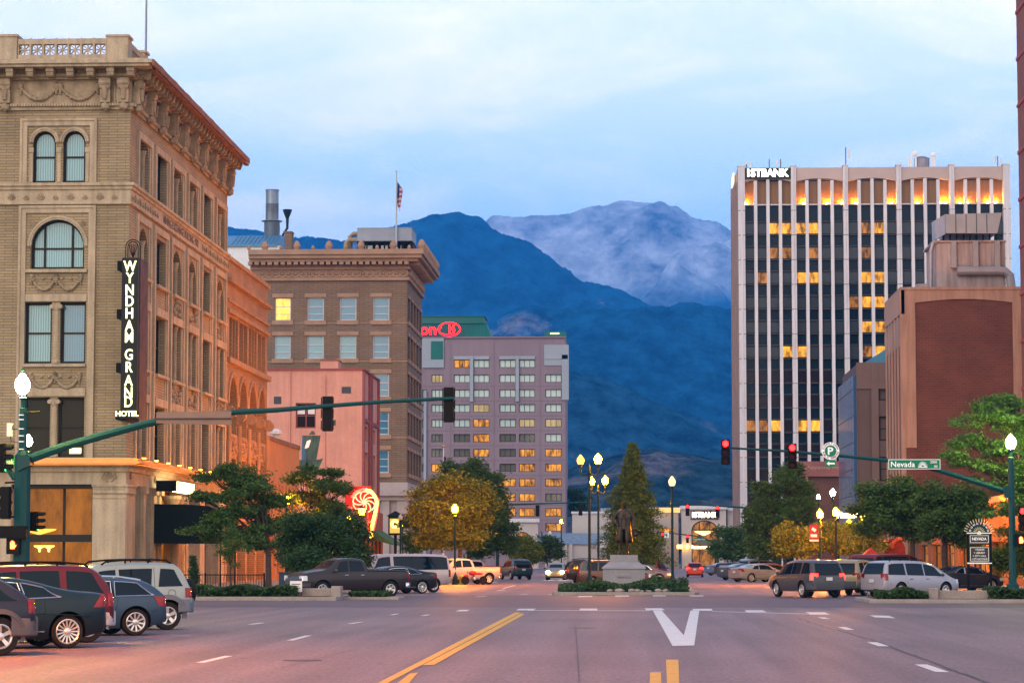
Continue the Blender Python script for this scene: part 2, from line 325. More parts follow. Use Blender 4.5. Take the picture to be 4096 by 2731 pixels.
# painted markings, given where the photograph shows them on the road surface
def marks(name, polys, m, z=.008):
    b = MB()
    for p in polys:
        pts = [gnd(x, y) for x, y in p]; b.add([(q.x, q.y, z) for q in pts], [tuple(range(len(pts)))])
    return tag(b.build(name, m), kind='structure')
def dash(x0, y0, x1, y1, wd=.12):
    a, b = gnd(x0, y0), gnd(x1, y1); d = (b - a).normalized(); n_ = Vector((-d.y, d.x, 0)) * wd / 2
    return [a + n_, b + n_, b - n_, a - n_]
def wmarks(name, segs, m, wd, z=.008):
    b = MB()
    for s_ in segs:
        q = dash(*s_[:4], wd=s_[4] if len(s_) > 4 else wd); b.add([(p.x, p.y, z) for p in q], [(0, 1, 2, 3)])
    return tag(b.build(name, m), kind='structure')
marks('yellow_line', [[(1485, 2745), (1525, 2745), (2084, 2450), (2062, 2448)], [(1690, 2660), (1735, 2660), (2098, 2456), (2086, 2452)], [(1572, 2745), (1625, 2745), (1672, 2690), (1640, 2694)]], M['marky'])
marks('yellow_line', [[(2664, 2638), (2714, 2638), (2717, 2745), (2669, 2745)]], M['marky'])
marks('yellow_line', [[(2601, 2688), (2644, 2688), (2646, 2745), (2598, 2745)]], M['marky'])
marks('chevron_marking', [[(2611, 2441), (2647, 2441), (2735, 2540), (2762, 2441), (2797, 2441), (2777, 2581), (2690, 2583)]], M['mark'])
marks('crosswalk', [[(2578, 2432), (2648, 2432), (2660, 2440), (2585, 2440)], [(2768, 2434), (2845, 2434), (2852, 2442), (2775, 2442)], [(2978, 2440), (3050, 2440), (3068, 2448), (2988, 2448)], [(3222, 2448), (3298, 2448), (3320, 2457), (3240, 2457)], [(3478, 2460), (3556, 2462), (3582, 2472), (3500, 2468)],
      [(2320, 2433), (2388, 2433), (2390, 2440), (2318, 2440)], [(2075, 2434), (2145, 2434), (2132, 2440), (2064, 2440)], [(1840, 2438), (1880, 2438), (1866, 2444), (1822, 2444)]], M['mark'])
wmarks('lane_line', [(2000, 2441, 3620, 2452)] , M['mark'], .12) if False else None
marks('stop_line', [[(2110, 2440), (2600, 2441), (2600, 2442.4), (2110, 2441.4)], [(2850, 2444), (3230, 2454), (3230, 2455.6), (2850, 2445.4)]], M['mark'])
wmarks('lane_line', [(1160, 2561, 1235, 2541), (800, 2650, 915, 2623), (1398, 2494, 1445, 2487), (1566, 2459, 1590, 2454), (1000, 2497, 1050, 2490), (1690, 2462, 1715, 2457)], M['mark'], .16)
wmarks('lane_line', [(3284, 2468, 3306, 2474), (3366, 2507, 3400, 2518), (3488, 2568, 3535, 2584), (3683, 2657, 3770, 2688)], M['mark'], .22)
wmarks('lane_line', [(1955, 2332, 1990, 2325), (1990, 2362, 2020, 2357), (1905, 2386, 1945, 2383), (2012, 2352, 2060, 2340), (2200, 2377, 2225, 2374), (2085, 2377, 2110, 2375)], M['mark'], .2)
marks('crosswalk', [[(2316, 2383), (2370, 2383), (2368, 2387), (2312, 2387)], [(2462, 2381), (2515, 2381), (2518, 2385), (2460, 2385)], [(2610, 2381), (2660, 2381), (2664, 2384), (2612, 2384)], [(2756, 2381), (2810, 2381), (2816, 2384), (2760, 2384)]], M['mark'], z=.012)
# tarred crack in the right lanes
rnd = random.Random(3); b = MB(); pp = [(3195, 2472), (3290, 2505), (3380, 2528), (3480, 2556), (3600, 2600), (3720, 2645), (3840, 2690), (3980, 2740)]
pts = []
for i in range(len(pp) - 1):
    for k in range(6):
        t = k / 6; pts.append((pp[i][0] + (pp[i + 1][0] - pp[i][0]) * t + rnd.uniform(-4, 4), pp[i][1] + (pp[i + 1][1] - pp[i][1]) * t + rnd.uniform(-1.5, 1.5)))
for i in range(len(pts) - 1):
    a, c = gnd(*pts[i]), gnd(*pts[i + 1]); wd = rnd.uniform(.02, .05); b.add([(a.x - wd, a.y, .006), (a.x + wd, a.y, .006), (c.x + wd, c.y, .006), (c.x - wd, c.y, .006)], [(0, 1, 2, 3)])
tag(b.build('tar_seam', mat('tar', (.035, .03, .035), .5, 0, .1, 3)), kind='structure')

b = MB()
for px, py in ((1210, 2640), (2330, 2510)):
    q = gnd(px, py); b.lathe([(.36, .003), (.36, .006), (.01, .0065)], (q.x, q.y, 0), 28)
tag(b.build('manhole_cover', mat('iron_cover', (.06, .045, .045), .5, .5, .2, 9)), 'round iron manhole covers set in the near road lanes', None, None, 'structure')
b = MB()
for (x0, y0), (x1, y1) in (((100, 2556), (1650, 2512)), ((1400, 2585), (2600, 2574)), ((1130, 2668), (1430, 2592)), ((2300, 2500), (2315, 2730))):
    p0, p1 = gnd(x0, y0), gnd(x1, y1)
    for i in range(24): a_, c_ = p0.lerp(p1, i / 24), p0.lerp(p1, (i + 1) / 24); o_ = rnd.uniform(-.03, .03); b.add([(a_.x, a_.y - .02, .006), (c_.x, c_.y - .02 + o_, .006), (c_.x, c_.y + .02 + o_, .006), (a_.x + .03, a_.y + .02, .006)], [(0, 1, 2, 3)])
tag(b.build('tar_seam', bpy.data.materials['tar']), kind='structure')
b = MB()
for x0, y0, wd, ln in ((-8.5, 62, 1.3, 4), (4.6, 55, 1.5, 3), (-3, 78, 2.4, 3.4), (9, 84, 1.1, 5)): b.add([(x0, y0, .004), (x0 + wd, y0 + .05, .004), (x0 + wd, y0 + ln, .004), (x0 + .06, y0 + ln, .004)], [(0, 1, 2, 3)])
tag(b.build('road_patch', mat_asphalt('patch asphalt', (.155, .112, .12))), kind='structure')
# ---------------------------------------------------------------- hills
def mat_hill(name, hazed_forest, rock, rlo, rhi, rsc, treeline=None, bump=1.0, fsc=.02, big=1.0):  # hill colours have part of the distance haze's blue put into them
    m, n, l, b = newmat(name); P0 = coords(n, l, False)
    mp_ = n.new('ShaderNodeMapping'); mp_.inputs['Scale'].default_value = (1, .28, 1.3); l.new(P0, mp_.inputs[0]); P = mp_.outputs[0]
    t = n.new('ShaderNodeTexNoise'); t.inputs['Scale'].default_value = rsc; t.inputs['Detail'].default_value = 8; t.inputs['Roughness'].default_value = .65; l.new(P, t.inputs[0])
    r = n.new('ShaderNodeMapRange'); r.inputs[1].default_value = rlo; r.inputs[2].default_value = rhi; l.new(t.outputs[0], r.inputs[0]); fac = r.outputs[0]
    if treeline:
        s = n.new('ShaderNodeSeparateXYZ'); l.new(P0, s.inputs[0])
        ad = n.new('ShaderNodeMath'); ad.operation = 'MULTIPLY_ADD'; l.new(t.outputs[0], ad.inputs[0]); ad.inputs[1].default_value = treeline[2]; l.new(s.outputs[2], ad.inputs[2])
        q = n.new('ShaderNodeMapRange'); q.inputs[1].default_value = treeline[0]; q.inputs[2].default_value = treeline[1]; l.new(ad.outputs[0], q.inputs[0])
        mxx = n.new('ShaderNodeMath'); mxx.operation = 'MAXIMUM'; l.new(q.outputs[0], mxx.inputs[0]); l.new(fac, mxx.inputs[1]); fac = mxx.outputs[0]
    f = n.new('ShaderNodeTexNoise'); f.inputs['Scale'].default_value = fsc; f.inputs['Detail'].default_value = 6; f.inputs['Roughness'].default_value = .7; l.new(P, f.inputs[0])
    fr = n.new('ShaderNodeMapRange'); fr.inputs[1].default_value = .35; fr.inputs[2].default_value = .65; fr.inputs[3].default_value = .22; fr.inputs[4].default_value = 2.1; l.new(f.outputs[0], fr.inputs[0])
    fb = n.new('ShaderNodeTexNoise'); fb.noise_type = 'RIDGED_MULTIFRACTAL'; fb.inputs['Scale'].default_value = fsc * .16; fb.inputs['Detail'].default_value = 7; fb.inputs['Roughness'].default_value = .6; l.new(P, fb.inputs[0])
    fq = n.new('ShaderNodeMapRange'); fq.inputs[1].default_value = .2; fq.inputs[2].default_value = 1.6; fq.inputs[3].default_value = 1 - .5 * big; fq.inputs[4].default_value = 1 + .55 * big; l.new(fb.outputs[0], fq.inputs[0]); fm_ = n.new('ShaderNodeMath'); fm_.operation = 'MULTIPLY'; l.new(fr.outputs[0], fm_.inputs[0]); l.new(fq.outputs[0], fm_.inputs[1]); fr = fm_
    c = n.new('ShaderNodeMix'); c.data_type = 'RGBA'; c.inputs[6].default_value = (*hazed_forest, 1); c.inputs[7].default_value = (*rock, 1); l.new(fac, c.inputs[0])
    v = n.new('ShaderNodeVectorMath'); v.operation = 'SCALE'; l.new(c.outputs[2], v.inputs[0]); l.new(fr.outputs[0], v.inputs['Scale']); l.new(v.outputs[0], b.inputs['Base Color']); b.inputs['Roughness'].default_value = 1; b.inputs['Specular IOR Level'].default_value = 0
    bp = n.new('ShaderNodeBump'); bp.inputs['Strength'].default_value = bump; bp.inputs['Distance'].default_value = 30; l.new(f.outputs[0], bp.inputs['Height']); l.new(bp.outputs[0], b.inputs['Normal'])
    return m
def ridge(name, pts, D, y0, m, amp, seed, rows=60, step=7, jag=0, zbase=-3, foot=.85):
    xs = []; x = pts[0][0]
    while x <= pts[-1][0]: xs.append(x); x += step
    px = [p[0] for p in pts]; py = [p[1] for p in pts]; vs = []; rn = random.Random(seed)
    top = []
    for x in xs:
        y = float(np.interp(x, px, py)) + 1.0 * (mnoise.noise(Vector((x * .02, seed, 0))) * 10 + mnoise.noise(Vector((x * .09, seed, 3))) * 4) 
        p = at(x, y, D); top.append((p.x, p.z, rn.uniform(-jag, jag) * D / FPX))
    nr = rows + 6
    for j in range(nr):
        t = j / rows
        for X, Z, J in top:
            if t <= 1:
                s = t ** foot; Y = y0 + (D - y0) * t; e = math.sin(min(t, 1) * PI) ** .7
                a = mnoise.fractal(Vector((X * 2.2 / D * 2.5, Y * 2.0 / D * 2.5, seed)), .9, 2.1, 6)
                rg = 1.6 * (.6 - abs(mnoise.noise(Vector((X / D * 14 + a * .35, Y / D * 5, seed + 5)))) * 2 - .5 * abs(mnoise.noise(Vector((X / D * 37 + a * .5, Y / D * 12, seed + 9)))) * 2)
                z = zbase + (Z - zbase) * s + amp * e * (a + .55 * rg) * (Z / 400 + .3) + (J if t > .985 else 0)
            else: Y = D + (D - y0) * (t - 1) * 1.5; z = Z * (1 - (t - 1) * 3)
            vs.append((X, Y, z))
    nc = len(top); fs = [(j * nc + i, j * nc + i + 1, (j + 1) * nc + i + 1, (j + 1) * nc + i) for j in range(nr - 1) for i in range(nc - 1)]
    b = MB(); b.add(vs, fs); return struct(name, b, m, smooth=True, ang=180)
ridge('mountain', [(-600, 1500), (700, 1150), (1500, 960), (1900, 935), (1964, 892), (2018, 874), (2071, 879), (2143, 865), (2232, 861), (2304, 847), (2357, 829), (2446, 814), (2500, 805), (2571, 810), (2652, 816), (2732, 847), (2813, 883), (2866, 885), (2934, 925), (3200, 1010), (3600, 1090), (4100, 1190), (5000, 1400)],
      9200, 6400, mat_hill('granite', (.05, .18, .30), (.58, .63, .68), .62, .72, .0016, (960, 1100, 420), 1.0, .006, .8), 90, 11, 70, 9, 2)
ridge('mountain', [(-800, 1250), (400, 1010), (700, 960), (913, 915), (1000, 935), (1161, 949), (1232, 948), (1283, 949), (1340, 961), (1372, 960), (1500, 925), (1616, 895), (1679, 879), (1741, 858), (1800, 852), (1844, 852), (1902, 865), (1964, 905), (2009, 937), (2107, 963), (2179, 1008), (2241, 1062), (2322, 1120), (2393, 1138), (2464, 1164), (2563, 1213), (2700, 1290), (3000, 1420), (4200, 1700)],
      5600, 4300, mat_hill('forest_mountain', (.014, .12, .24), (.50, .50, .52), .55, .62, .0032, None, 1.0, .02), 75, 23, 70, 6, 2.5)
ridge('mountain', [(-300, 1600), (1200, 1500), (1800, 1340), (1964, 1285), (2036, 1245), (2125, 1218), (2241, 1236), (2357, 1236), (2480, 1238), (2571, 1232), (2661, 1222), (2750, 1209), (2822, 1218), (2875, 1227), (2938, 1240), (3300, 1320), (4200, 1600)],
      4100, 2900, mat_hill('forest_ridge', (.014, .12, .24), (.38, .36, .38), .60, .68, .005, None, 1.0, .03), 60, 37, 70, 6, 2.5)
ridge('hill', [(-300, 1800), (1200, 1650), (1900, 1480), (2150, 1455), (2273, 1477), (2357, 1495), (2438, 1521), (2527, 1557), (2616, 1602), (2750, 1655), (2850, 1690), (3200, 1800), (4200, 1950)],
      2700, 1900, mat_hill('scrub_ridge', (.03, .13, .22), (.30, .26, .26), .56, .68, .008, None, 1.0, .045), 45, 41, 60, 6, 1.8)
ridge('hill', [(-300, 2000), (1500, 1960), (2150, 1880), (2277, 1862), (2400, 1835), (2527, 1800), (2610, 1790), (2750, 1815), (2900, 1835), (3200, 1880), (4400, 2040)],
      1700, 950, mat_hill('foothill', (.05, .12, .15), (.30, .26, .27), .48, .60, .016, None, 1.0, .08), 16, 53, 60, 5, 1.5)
# ---------------------------------------------------------------- the air between here and the far peaks
b = MB(); b.box(-6800, 6800, -80, 10300, -8, 1345)
hm = bpy.data.materials.new('haze'); hm.use_nodes = True; hn = hm.node_tree.nodes; hl = hm.node_tree.links; hn.clear()
ho = hn.new('ShaderNodeOutputMaterial'); hv = hn.new('ShaderNodeVolumePrincipled'); hl.new(hv.outputs[0], ho.inputs['Volume'])
hv.inputs['Color'].default_value = (.05, .42, 1, 1); hv.inputs['Density'].default_value = 1.2e-4; hv.inputs['Anisotropy'].default_value = .5
tag(b.build('haze', hm), kind='stuff')
# ================================================================ building helpers
def PF(D): return lambda u, v, d=0: (u, D + d, v)        # wall facing the camera, d goes into the wall
def PE(X): return lambda u, v, d=0: (X - d, u, v)        # wall facing +X (left-hand side of the street)
def PW(X): return lambda u, v, d=0: (X + d, u, v)        # wall facing -X (right-hand side)
def panel(mb, P, u0, u1, v0, v1, ops=(), seg=8):
    """wall face with real openings; op = (u0,u1,v0,v1,depth,arch)"""
    us = sorted({u0, u1, *[o[0] for o in ops], *[o[1] for o in ops]}); vs_ = sorted({v0, v1, *[o[2] for o in ops], *[o[3] for o in ops]})
    us = [u for u in us if u0 - 1e-6 <= u <= u1 + 1e-6]; vs_ = [v for v in vs_ if v0 - 1e-6 <= v <= v1 + 1e-6]
    for i in range(len(us) - 1):
        j = 0
        while j < len(vs_) - 1:
            cu = (us[i] + us[i + 1]) / 2; cv = (vs_[j] + vs_[j + 1]) / 2
            if any(o[0] < cu < o[1] and o[2] < cv < o[3] for o in ops): j += 1; continue
            k = j
            while k + 1 < len(vs_) - 1 and not any(o[0] < cu < o[1] and o[2] < (vs_[k + 1] + vs_[k + 2]) / 2 < o[3] for o in ops): k += 1
            mb.add([P(us[i], vs_[j]), P(us[i + 1], vs_[j]), P(us[i + 1], vs_[k + 1]), P(us[i], vs_[k + 1])], [(0, 1, 2, 3)]); j = k + 1
    for o in ops:
        a, b_, c, d, dep = o[:5]; r = o[5] if len(o) > 5 else 0
        sp = d - r
        mb.add([P(a, c), P(a, c, dep), P(a, sp, dep), P(a, sp)], [(0, 1, 2, 3)]); mb.add([P(b_, c), P(b_, c, dep), P(b_, sp, dep), P(b_, sp)], [(0, 1, 2, 3)])
        mb.add([P(a, c), P(b_, c), P(b_, c, dep), P(a, c, dep)], [(0, 1, 2, 3)])
        if not r: mb.add([P(a, d), P(b_, d), P(b_, d, dep), P(a, d, dep)], [(0, 1, 2, 3)])
        else:
            cx = (a + b_) / 2; hw = (b_ - a) / 2; arc = [(cx - hw * math.cos(PI * k / (2 * seg)), sp + r * math.sin(PI * k / (2 * seg))) for k in range(2 * seg + 1)]
            for k in range(2 * seg):
                p, q = arc[k], arc[k + 1]
                mb.add([P(*p), P(*q), P(q[0], d), P(p[0], d)], [(0, 1, 2, 3)]); mb.add([P(*p), P(*q), P(q[0], q[1], dep), P(p[0], p[1], dep)], [(0, 1, 2, 3)])
def pbox(mb, P, u0, u1, v0, v1, d0, d1):
    return mb.frus([P(u0, v0, d0), P(u1, v0, d0), P(u1, v1, d0), P(u0, v1, d0)], [P(u0, v0, d1), P(u1, v0, d1), P(u1, v1, d1), P(u0, v1, d1)])
def archpoly(a, b_, c, d, r, seg=10):
    if not r: return [(a, c), (b_, c), (b_, d), (a, d)]
    cx = (a + b_) / 2; hw = (b_ - a) / 2
    return [(a, c), (b_, c)] + [(cx + hw * math.cos(PI * k / (2 * seg)), d - r + r * math.sin(PI * k / (2 * seg))) for k in range(2 * seg + 1)]
def window(par, P, a, b_, c, d, dep, fm, gm, arch=0, rails=(.5,), muls=(), ft=.1, name='window', panes=None, pane=True):
    """frame (the window) with its pane as a sub-part"""
    mb = MB(); po = archpoly(a, b_, c, d, arch); cx, cv = (a + b_) / 2, (c + d) / 2
    # ring frame
    n = len(po); inn = [(cx + (x - cx) * (1 - 2 * ft / (b_ - a)), cv + (y - cv) * (1 - 2 * ft / (d - c))) for x, y in po]
    for k in range(n):
        q = (k + 1) % n
        mb.frus([P(*po[k], dep - .07), P(*po[q], dep - .07), P(*po[q], dep + .05), P(*po[k], dep + .05)], [P(*inn[k], dep - .07), P(*inn[q], dep - .07), P(*inn[q], dep + .05), P(*inn[k], dep + .05)])
    for r_ in rails: v = c + (d - c) * r_; pbox(mb, P, a + ft, b_ - ft, v - ft * .35, v + ft * .35, dep - .05, dep + .04)
    for u_ in muls: u = a + (b_ - a) * u_; pbox(mb, P, u - ft * .4, u + ft * .4, c + ft, (d - ft) if not arch else d - arch * (1 - math.sqrt(max(0, 1 - (2 * u_ - 1) ** 2))) - ft, dep - .055, dep + .03)
    w_ = mb.build(name, fm, par)
    if pane:
        g = MB(); g.prism(archpoly(a + .01, b_ - .01, c + .01, d - .01, arch), lambda u, v: P(u, v, dep + .045), lambda u, v: P(u, v, dep + .07)); g.build('pane', gm, w_)
    return w_
def layer(mb, x0, x1, y0, y1, z0, z1, px=0, py=0):
    mb.box(x0, x1 + px, y0 - py, y1, z0, z1)
def swag(mb, P, a, b_, ztop, drop, r=.09, n=18, d=-.06, seed=1):
    rn = random.Random(seed)
    for i in range(n + 1):
        t = i / n; u = a + (b_ - a) * t; v = ztop - drop * 4 * t * (1 - t); q = r * (.75 + .6 * 4 * t * (1 - t) * .5) * rn.uniform(.85, 1.15)
        mb.ball(P(u, v, d), q, 1)
    for u in (a, b_):
        for k in range(4): mb.ball(P(u + rn.uniform(-.04, .04), ztop - .12 * k - .02, d), r * (1 - .14 * k), 1)
        mb.ball(P(u, ztop + .1, d), r * 1.2, 1)
def leafmotif(mb, P, u, v, h, d=-.03):
    for k in (-2, -1, 0, 1, 2):
        a = k * .5; mb.tube([P(u, v, d), P(u + math.sin(a) * h * .5, v + math.cos(a) * h * .55, d - .03), P(u + math.sin(a) * h * .62, v + math.cos(a) * h, d)], [h * .05, h * .11, h * .03], 5)
def lattice(mb, P, a, b_, c, d, d0, d1, t=.05):
    cx, cv = (a + b_) / 2, (c + d) / 2
    pbox(mb, P, cx - t / 2, cx + t / 2, c, d, d0, d1); pbox(mb, P, a, cx - t / 2, cv - t / 2, cv + t / 2, d0, d1); pbox(mb, P, cx + t / 2, b_, cv - t / 2, cv + t / 2, d0, d1)
    for s in (1, -1):
        p0, p1 = (a, c if s > 0 else d), (b_, d if s > 0 else c); dx, dy = p1[0] - p0[0], p1[1] - p0[1]; l_ = math.hypot(dx, dy); nx, ny = -dy / l_ * t / 2, dx / l_ * t / 2
        e = .004 * (2 + s)
        mb.frus([P(p0[0] + nx, p0[1] + ny, d0 + e), P(p1[0] + nx, p1[1] + ny, d0 + e), P(p1[0] - nx, p1[1] - ny, d0 + e), P(p0[0] - nx, p0[1] - ny, d0 + e)],
                [P(p0[0] + nx, p0[1] + ny, d1 - e), P(p1[0] + nx, p1[1] + ny, d1 - e), P(p1[0] - nx, p1[1] - ny, d1 - e), P(p0[0] - nx, p0[1] - ny, d1 - e)])
M['tanb'] = brick('tan_brick', (.38, .29, .165), (.30, .225, .13), (.21, .16, .11), 1.0, .165, .03)
M['stone'] = mat('limestone', (.46, .37, .26), .9, 0, .14, .7, .3, fine=.12, stain=.22)
M['stone2'] = mat('carved_stone', (.36, .28, .19), .9, 0, .22, 2.5, .4, stain=.2)
M['terra'] = mat('painted_cornice', (.26, .12, .07), .75, 0, .15, .8, .2, stain=.3)
M['copper'] = mat('copper', (.75, .30, .10), .28, .9, .15, 1.2, .1)
M['wframe'] = mat('dark_window_frame', (.022, .018, .014), .6, 0, .1, 3)
M['curt'] = glass('curtained_pane', (.17, .36, .42), .08, 1.7, .28)
M['curtb'] = glass('blue_pane', (.07, .22, .34), .06, 1.8, .12)
M['dkpane'] = glass('dark_pane', (.020, .015, .009), .05, 1.25)
M['shop'] = litwin('shopfront_glow', (1, .30, .015), .38, .45, .25)
M['warm'] = litwin('warm_room', (1, .40, .04), 1.6, 1.1, .10)
M['warm2'] = litwin('dim_room', (1, .36, .06), .6, 1.2, .08)
M['bright'] = litwin('bright_room', (1, .62, .10), 1.9, 1.8, .45)
M['roof'] = mat('roof_felt', (.12, .12, .13), .95, 0, .2, .5)

# ================================================================ corner hotel of tan brick
D1 = 150.0; X1 = XF(515, D1, 1000); Y1 = 186.5; XW = -48.0
z = lambda py: ZF(py, D1, 300)
x = lambda px, py=1000: XF(px, D1, py)
T = thing('hotel_building', 'five-storey tan brick corner hotel with carved stone cornice and pierced parapet', 'building', (X1, D1, 0))
P1 = PF(D1); P2 = PE(X1)
H = dict(fr0=z(440), b1=z(759), f4=z(810), cop=z(1861), gl=z(1936), top5=z(720))
bays_px = [(548, 596), (618, 666), (685, 730), (749, 789), (807, 843), (862, 899)]
def yofx(px, X, py=1000): return atx(px, py, X).y
bays = [(yofx(a, X1), yofx(b_, X1)) for a, b_ in bays_px]
# front openings: bay at px 105-347, plus one further left out of view
fx = lambda a: x(a, 900)
ops = []
for off in (0,):
    ops += [(fx(126), fx(219), z(730), z(523), .35, (fx(219) - fx(126)) / 2), (fx(247), fx(338), z(730), z(523), .35, (fx(338) - fx(247)) / 2)]
    ops += [(fx(124), fx(338), z(1075), z(877), .4, (fx(338) - fx(124)) / 2)]
    ops += [(fx(104), fx(213), z(1453), z(1208), .4), (fx(246), fx(348), z(1453), z(1208), .4)]
    ops += [(fx(104), fx(211), z(1828), z(1588), .4), (fx(240), fx(347), z(1828), z(1588), .4)]
wb = MB(); panel(wb, P1, XW, X1, H['cop'], H['fr0'], ops)
# side wall openings
sops = []; hgt = dict(f5=(z(730), z(505)), f4=(z(1075), z(880)), f3=(z(1453), z(1208)), f2=(z(1828), z(1588)))
for i, (a, b_) in enumerate(bays):
    for k, (c, d) in hgt.items():
        sops.append((a + .35, b_ - .35, c, d, .45, (b_ - a - .7) / 2 if (k in ('f5', 'f4') and i not in (1, 4)) else 0))
panel(wb, P2, D1, Y1, H['cop'], H['fr0'], sops)
wb.add([(X1, Y1, 0), (XW, Y1, 0), (XW, Y1, H['fr0']), (X1, Y1, H['fr0'])], [(0, 1, 2, 3)])
wb.add([(XW, D1, 0), (XW, Y1, 0), (XW, Y1, H['fr0']), (XW, D1, H['fr0'])], [(0, 1, 2, 3)])
wb.build('wall', M['tanb'], T)
# frieze + cornice + parapet
c = MB(); XC = X1
def lay(p, z0, z1): layer(c, XW, X1, D1, Y1, z0, z1, p, p)
lay(.14, H['fr0'] - .02, z(428)); lay(.22, z(428), z(416)); lay(.05, z(416), z(322)); lay(.35, z(322), z(312)); lay(.45, z(312), z(300)); lay(.2, z(300), z(283))
c.build('frieze', M['stone2'], T)
c = MB(); lay(1.35, z(283), z(272)); lay(1.5, z(272), z(258)); lay(1.2, z(258), z(250)); k1 = c.build('cornice', M['stone'], T)
# painted outer fascia of the street-side cornice
c = MB(); c.box(X1 + 1.503, X1 + 1.62, D1 - 1.5, Y1, z(283), z(259)); c.box(X1 + 1.2, X1 + 1.5, D1 - .2, Y1 + .3, z(284) - .1, z(284)); c.build('fascia', M['terra'], T)
c = PB()
yy = D1 + .3
for px in range(-120, 560, 80):
    u = x(px + 15, 300); c.cut(); c.box(u - .22, u + .22, D1 - 1.15, D1 - .2, z(300), z(284)); c.tube([(u - .2, D1 - .9, z(306)), (u + .2, D1 - .9, z(306))], .2, 8); c.box(u - .2, u + .2, D1 - .7, D1 - .1, z(318), z(302))
while yy < Y1:
    c.cut(); c.box(X1 + .2, X1 + 1.15, yy - .2, yy + .2, z(300), z(284)); c.tube([(X1 + .9, yy - .18, z(306)), (X1 + .9, yy + .18, z(306))], .2, 8); c.box(X1 + .1, X1 + .7, yy - .18, yy + .18, z(318), z(302)); yy += 1.15
c.out('bracket', M['stone2'], T)
# large consoles, swags, vents in the frieze
o = PB()
for px in (26, 426, 499):
    o.cut(); u = x(px, 370); o.box(u - .3, u + .3, D1 - .45, D1 - .06, z(415), z(345)); o.tube([(u - .34, D1 - .42, z(335)), (u + .34, D1 - .42, z(335))], .27, 10); o.tube([(u - .3, D1 - .4, z(352)), (u + .3, D1 - .4, z(352))], .18, 10)
    for k in range(5): o.ball((u, D1 - .5, z(362 + 9 * k)), .2 - .015 * k, 1)
    o.ball((u, D1 - .3, z(430)), .3, 1)
for a, b_ in ((75, 220), (235, 385)): o.cut(); swag(o, P1, x(a), x(b_), z(350), z(350) - z(398), .15, 26, -.12, a)
yy = D1 + 1.2; k = 0
gap = (Y1 - D1 - 1.5) / 9
for k in range(10):
    yc = D1 + .6 + gap * k
    o.cut(); o.box(X1 + .06, X1 + .5, yc - .3, yc + .3, z(415), z(345)); o.tube([(X1 + .42, yc - .34, z(335)), (X1 + .42, yc + .34, z(335))], .3, 10)
    for q in range(5): o.ball((X1 + .52, yc, z(362 + 9 * q)), .22 - .015 * q, 1)
    o.ball((X1 + .32, yc, z(430)), .32, 1)
    if k < 9: o.cut(); swag(o, P2, yc + .7, yc + gap / 2, z(350), .55, .14, 12, -.12, k); swag(o, P2, yc + gap / 2, yc + gap - .7, z(350), .55, .14, 12, -.12, k + 20)
o.out('carving', M['stone2'], T)
o = MB(); lattice(o, P1, x(452), x(478), z(414), z(345), -.09, -.05, .09); lattice(o, P1, x(-8), x(8), z(414), z(345), -.09, -.05, .09)
for u in (452, 478): pbox(o, P1, x(u) - .05, x(u) + .05, z(414), z(345), -.12, -.05)
o.build('frieze_grille', M['stone'], T)
o = MB()
for px in range(-40, 515, 11): u = x(px, 425); o.box(u - .05, u + .05, D1 - .3, D1 - .22, z(427), z(417))
yy = D1
while yy < Y1: o.box(X1 + .22, X1 + .3, yy, yy + .09, z(427), z(417)); yy += .17
o.build('dentils', M['stone'], T)
# parapet with pierced panels
q = MB(); zb_, zt_ = z(249), z(150)
def ppan(P, u0, u1):
    n_ = max(1, round((u1 - u0) / .78)); wdt = (u1 - u0) / n_
    pbox(q, P, u0, u1, zb_, z(214), .35, .75); pbox(q, P, u0, u1, z(172), zt_, .35, .75)
    for i in range(n_ + 1): uu = u0 + wdt * i; pbox(q, P, max(u0, uu - .06), min(u1, uu + .06), z(214), z(172), .36, .74)
    for i in range(n_): lattice(q, P, u0 + wdt * i + .06, u0 + wdt * (i + 1) - .06, z(214), z(172), .45, .6, .055)
    for i in range(n_ * 1 + 1): pbox(q, P, u0 + wdt * i - .04, u0 + wdt * i + .04, zt_, zt_ + .07, .5, .6)
ppan(P1, x(52), x(410)); ppan(P1, x(-340), x(-20))
q.box(x(412), X1 - .25, D1 + .25, D1 + 1.5, zb_, z(146)); q.box(x(408), X1 - .18, D1 + .18, D1 + 1.57, z(146), z(137)); q.box(x(416), X1 - .3, D1 + .2, D1 + .25, z(240), z(180)) ; q.box(x(-18), x(50), D1 + .25, D1 + 1.5, zb_, z(142)); q.box(x(-22), x(54), D1 + .18, D1 + 1.57, z(142), z(132))
py_ = D1 + 1.6; pitch = (Y1 - D1 - 2) / 7
for k in range(7):
    ppan(PE(X1), py_, py_ + pitch - 1.1); q.box(X1 - 1.3, X1 - .22, py_ + pitch - 1.1, py_ + pitch - .1, zb_, z(142)); q.box(X1 - 1.4, X1 - .12, py_ + pitch - 1.2, py_ + pitch, z(142), z(133)); py_ += pitch
q.build('parapet', M['stone'], T)
q = MB(); q.box(XW, X1 - .8, D1 + .8, Y1, H['fr0'], z(249)); q.build('roof', M['roof'], T)
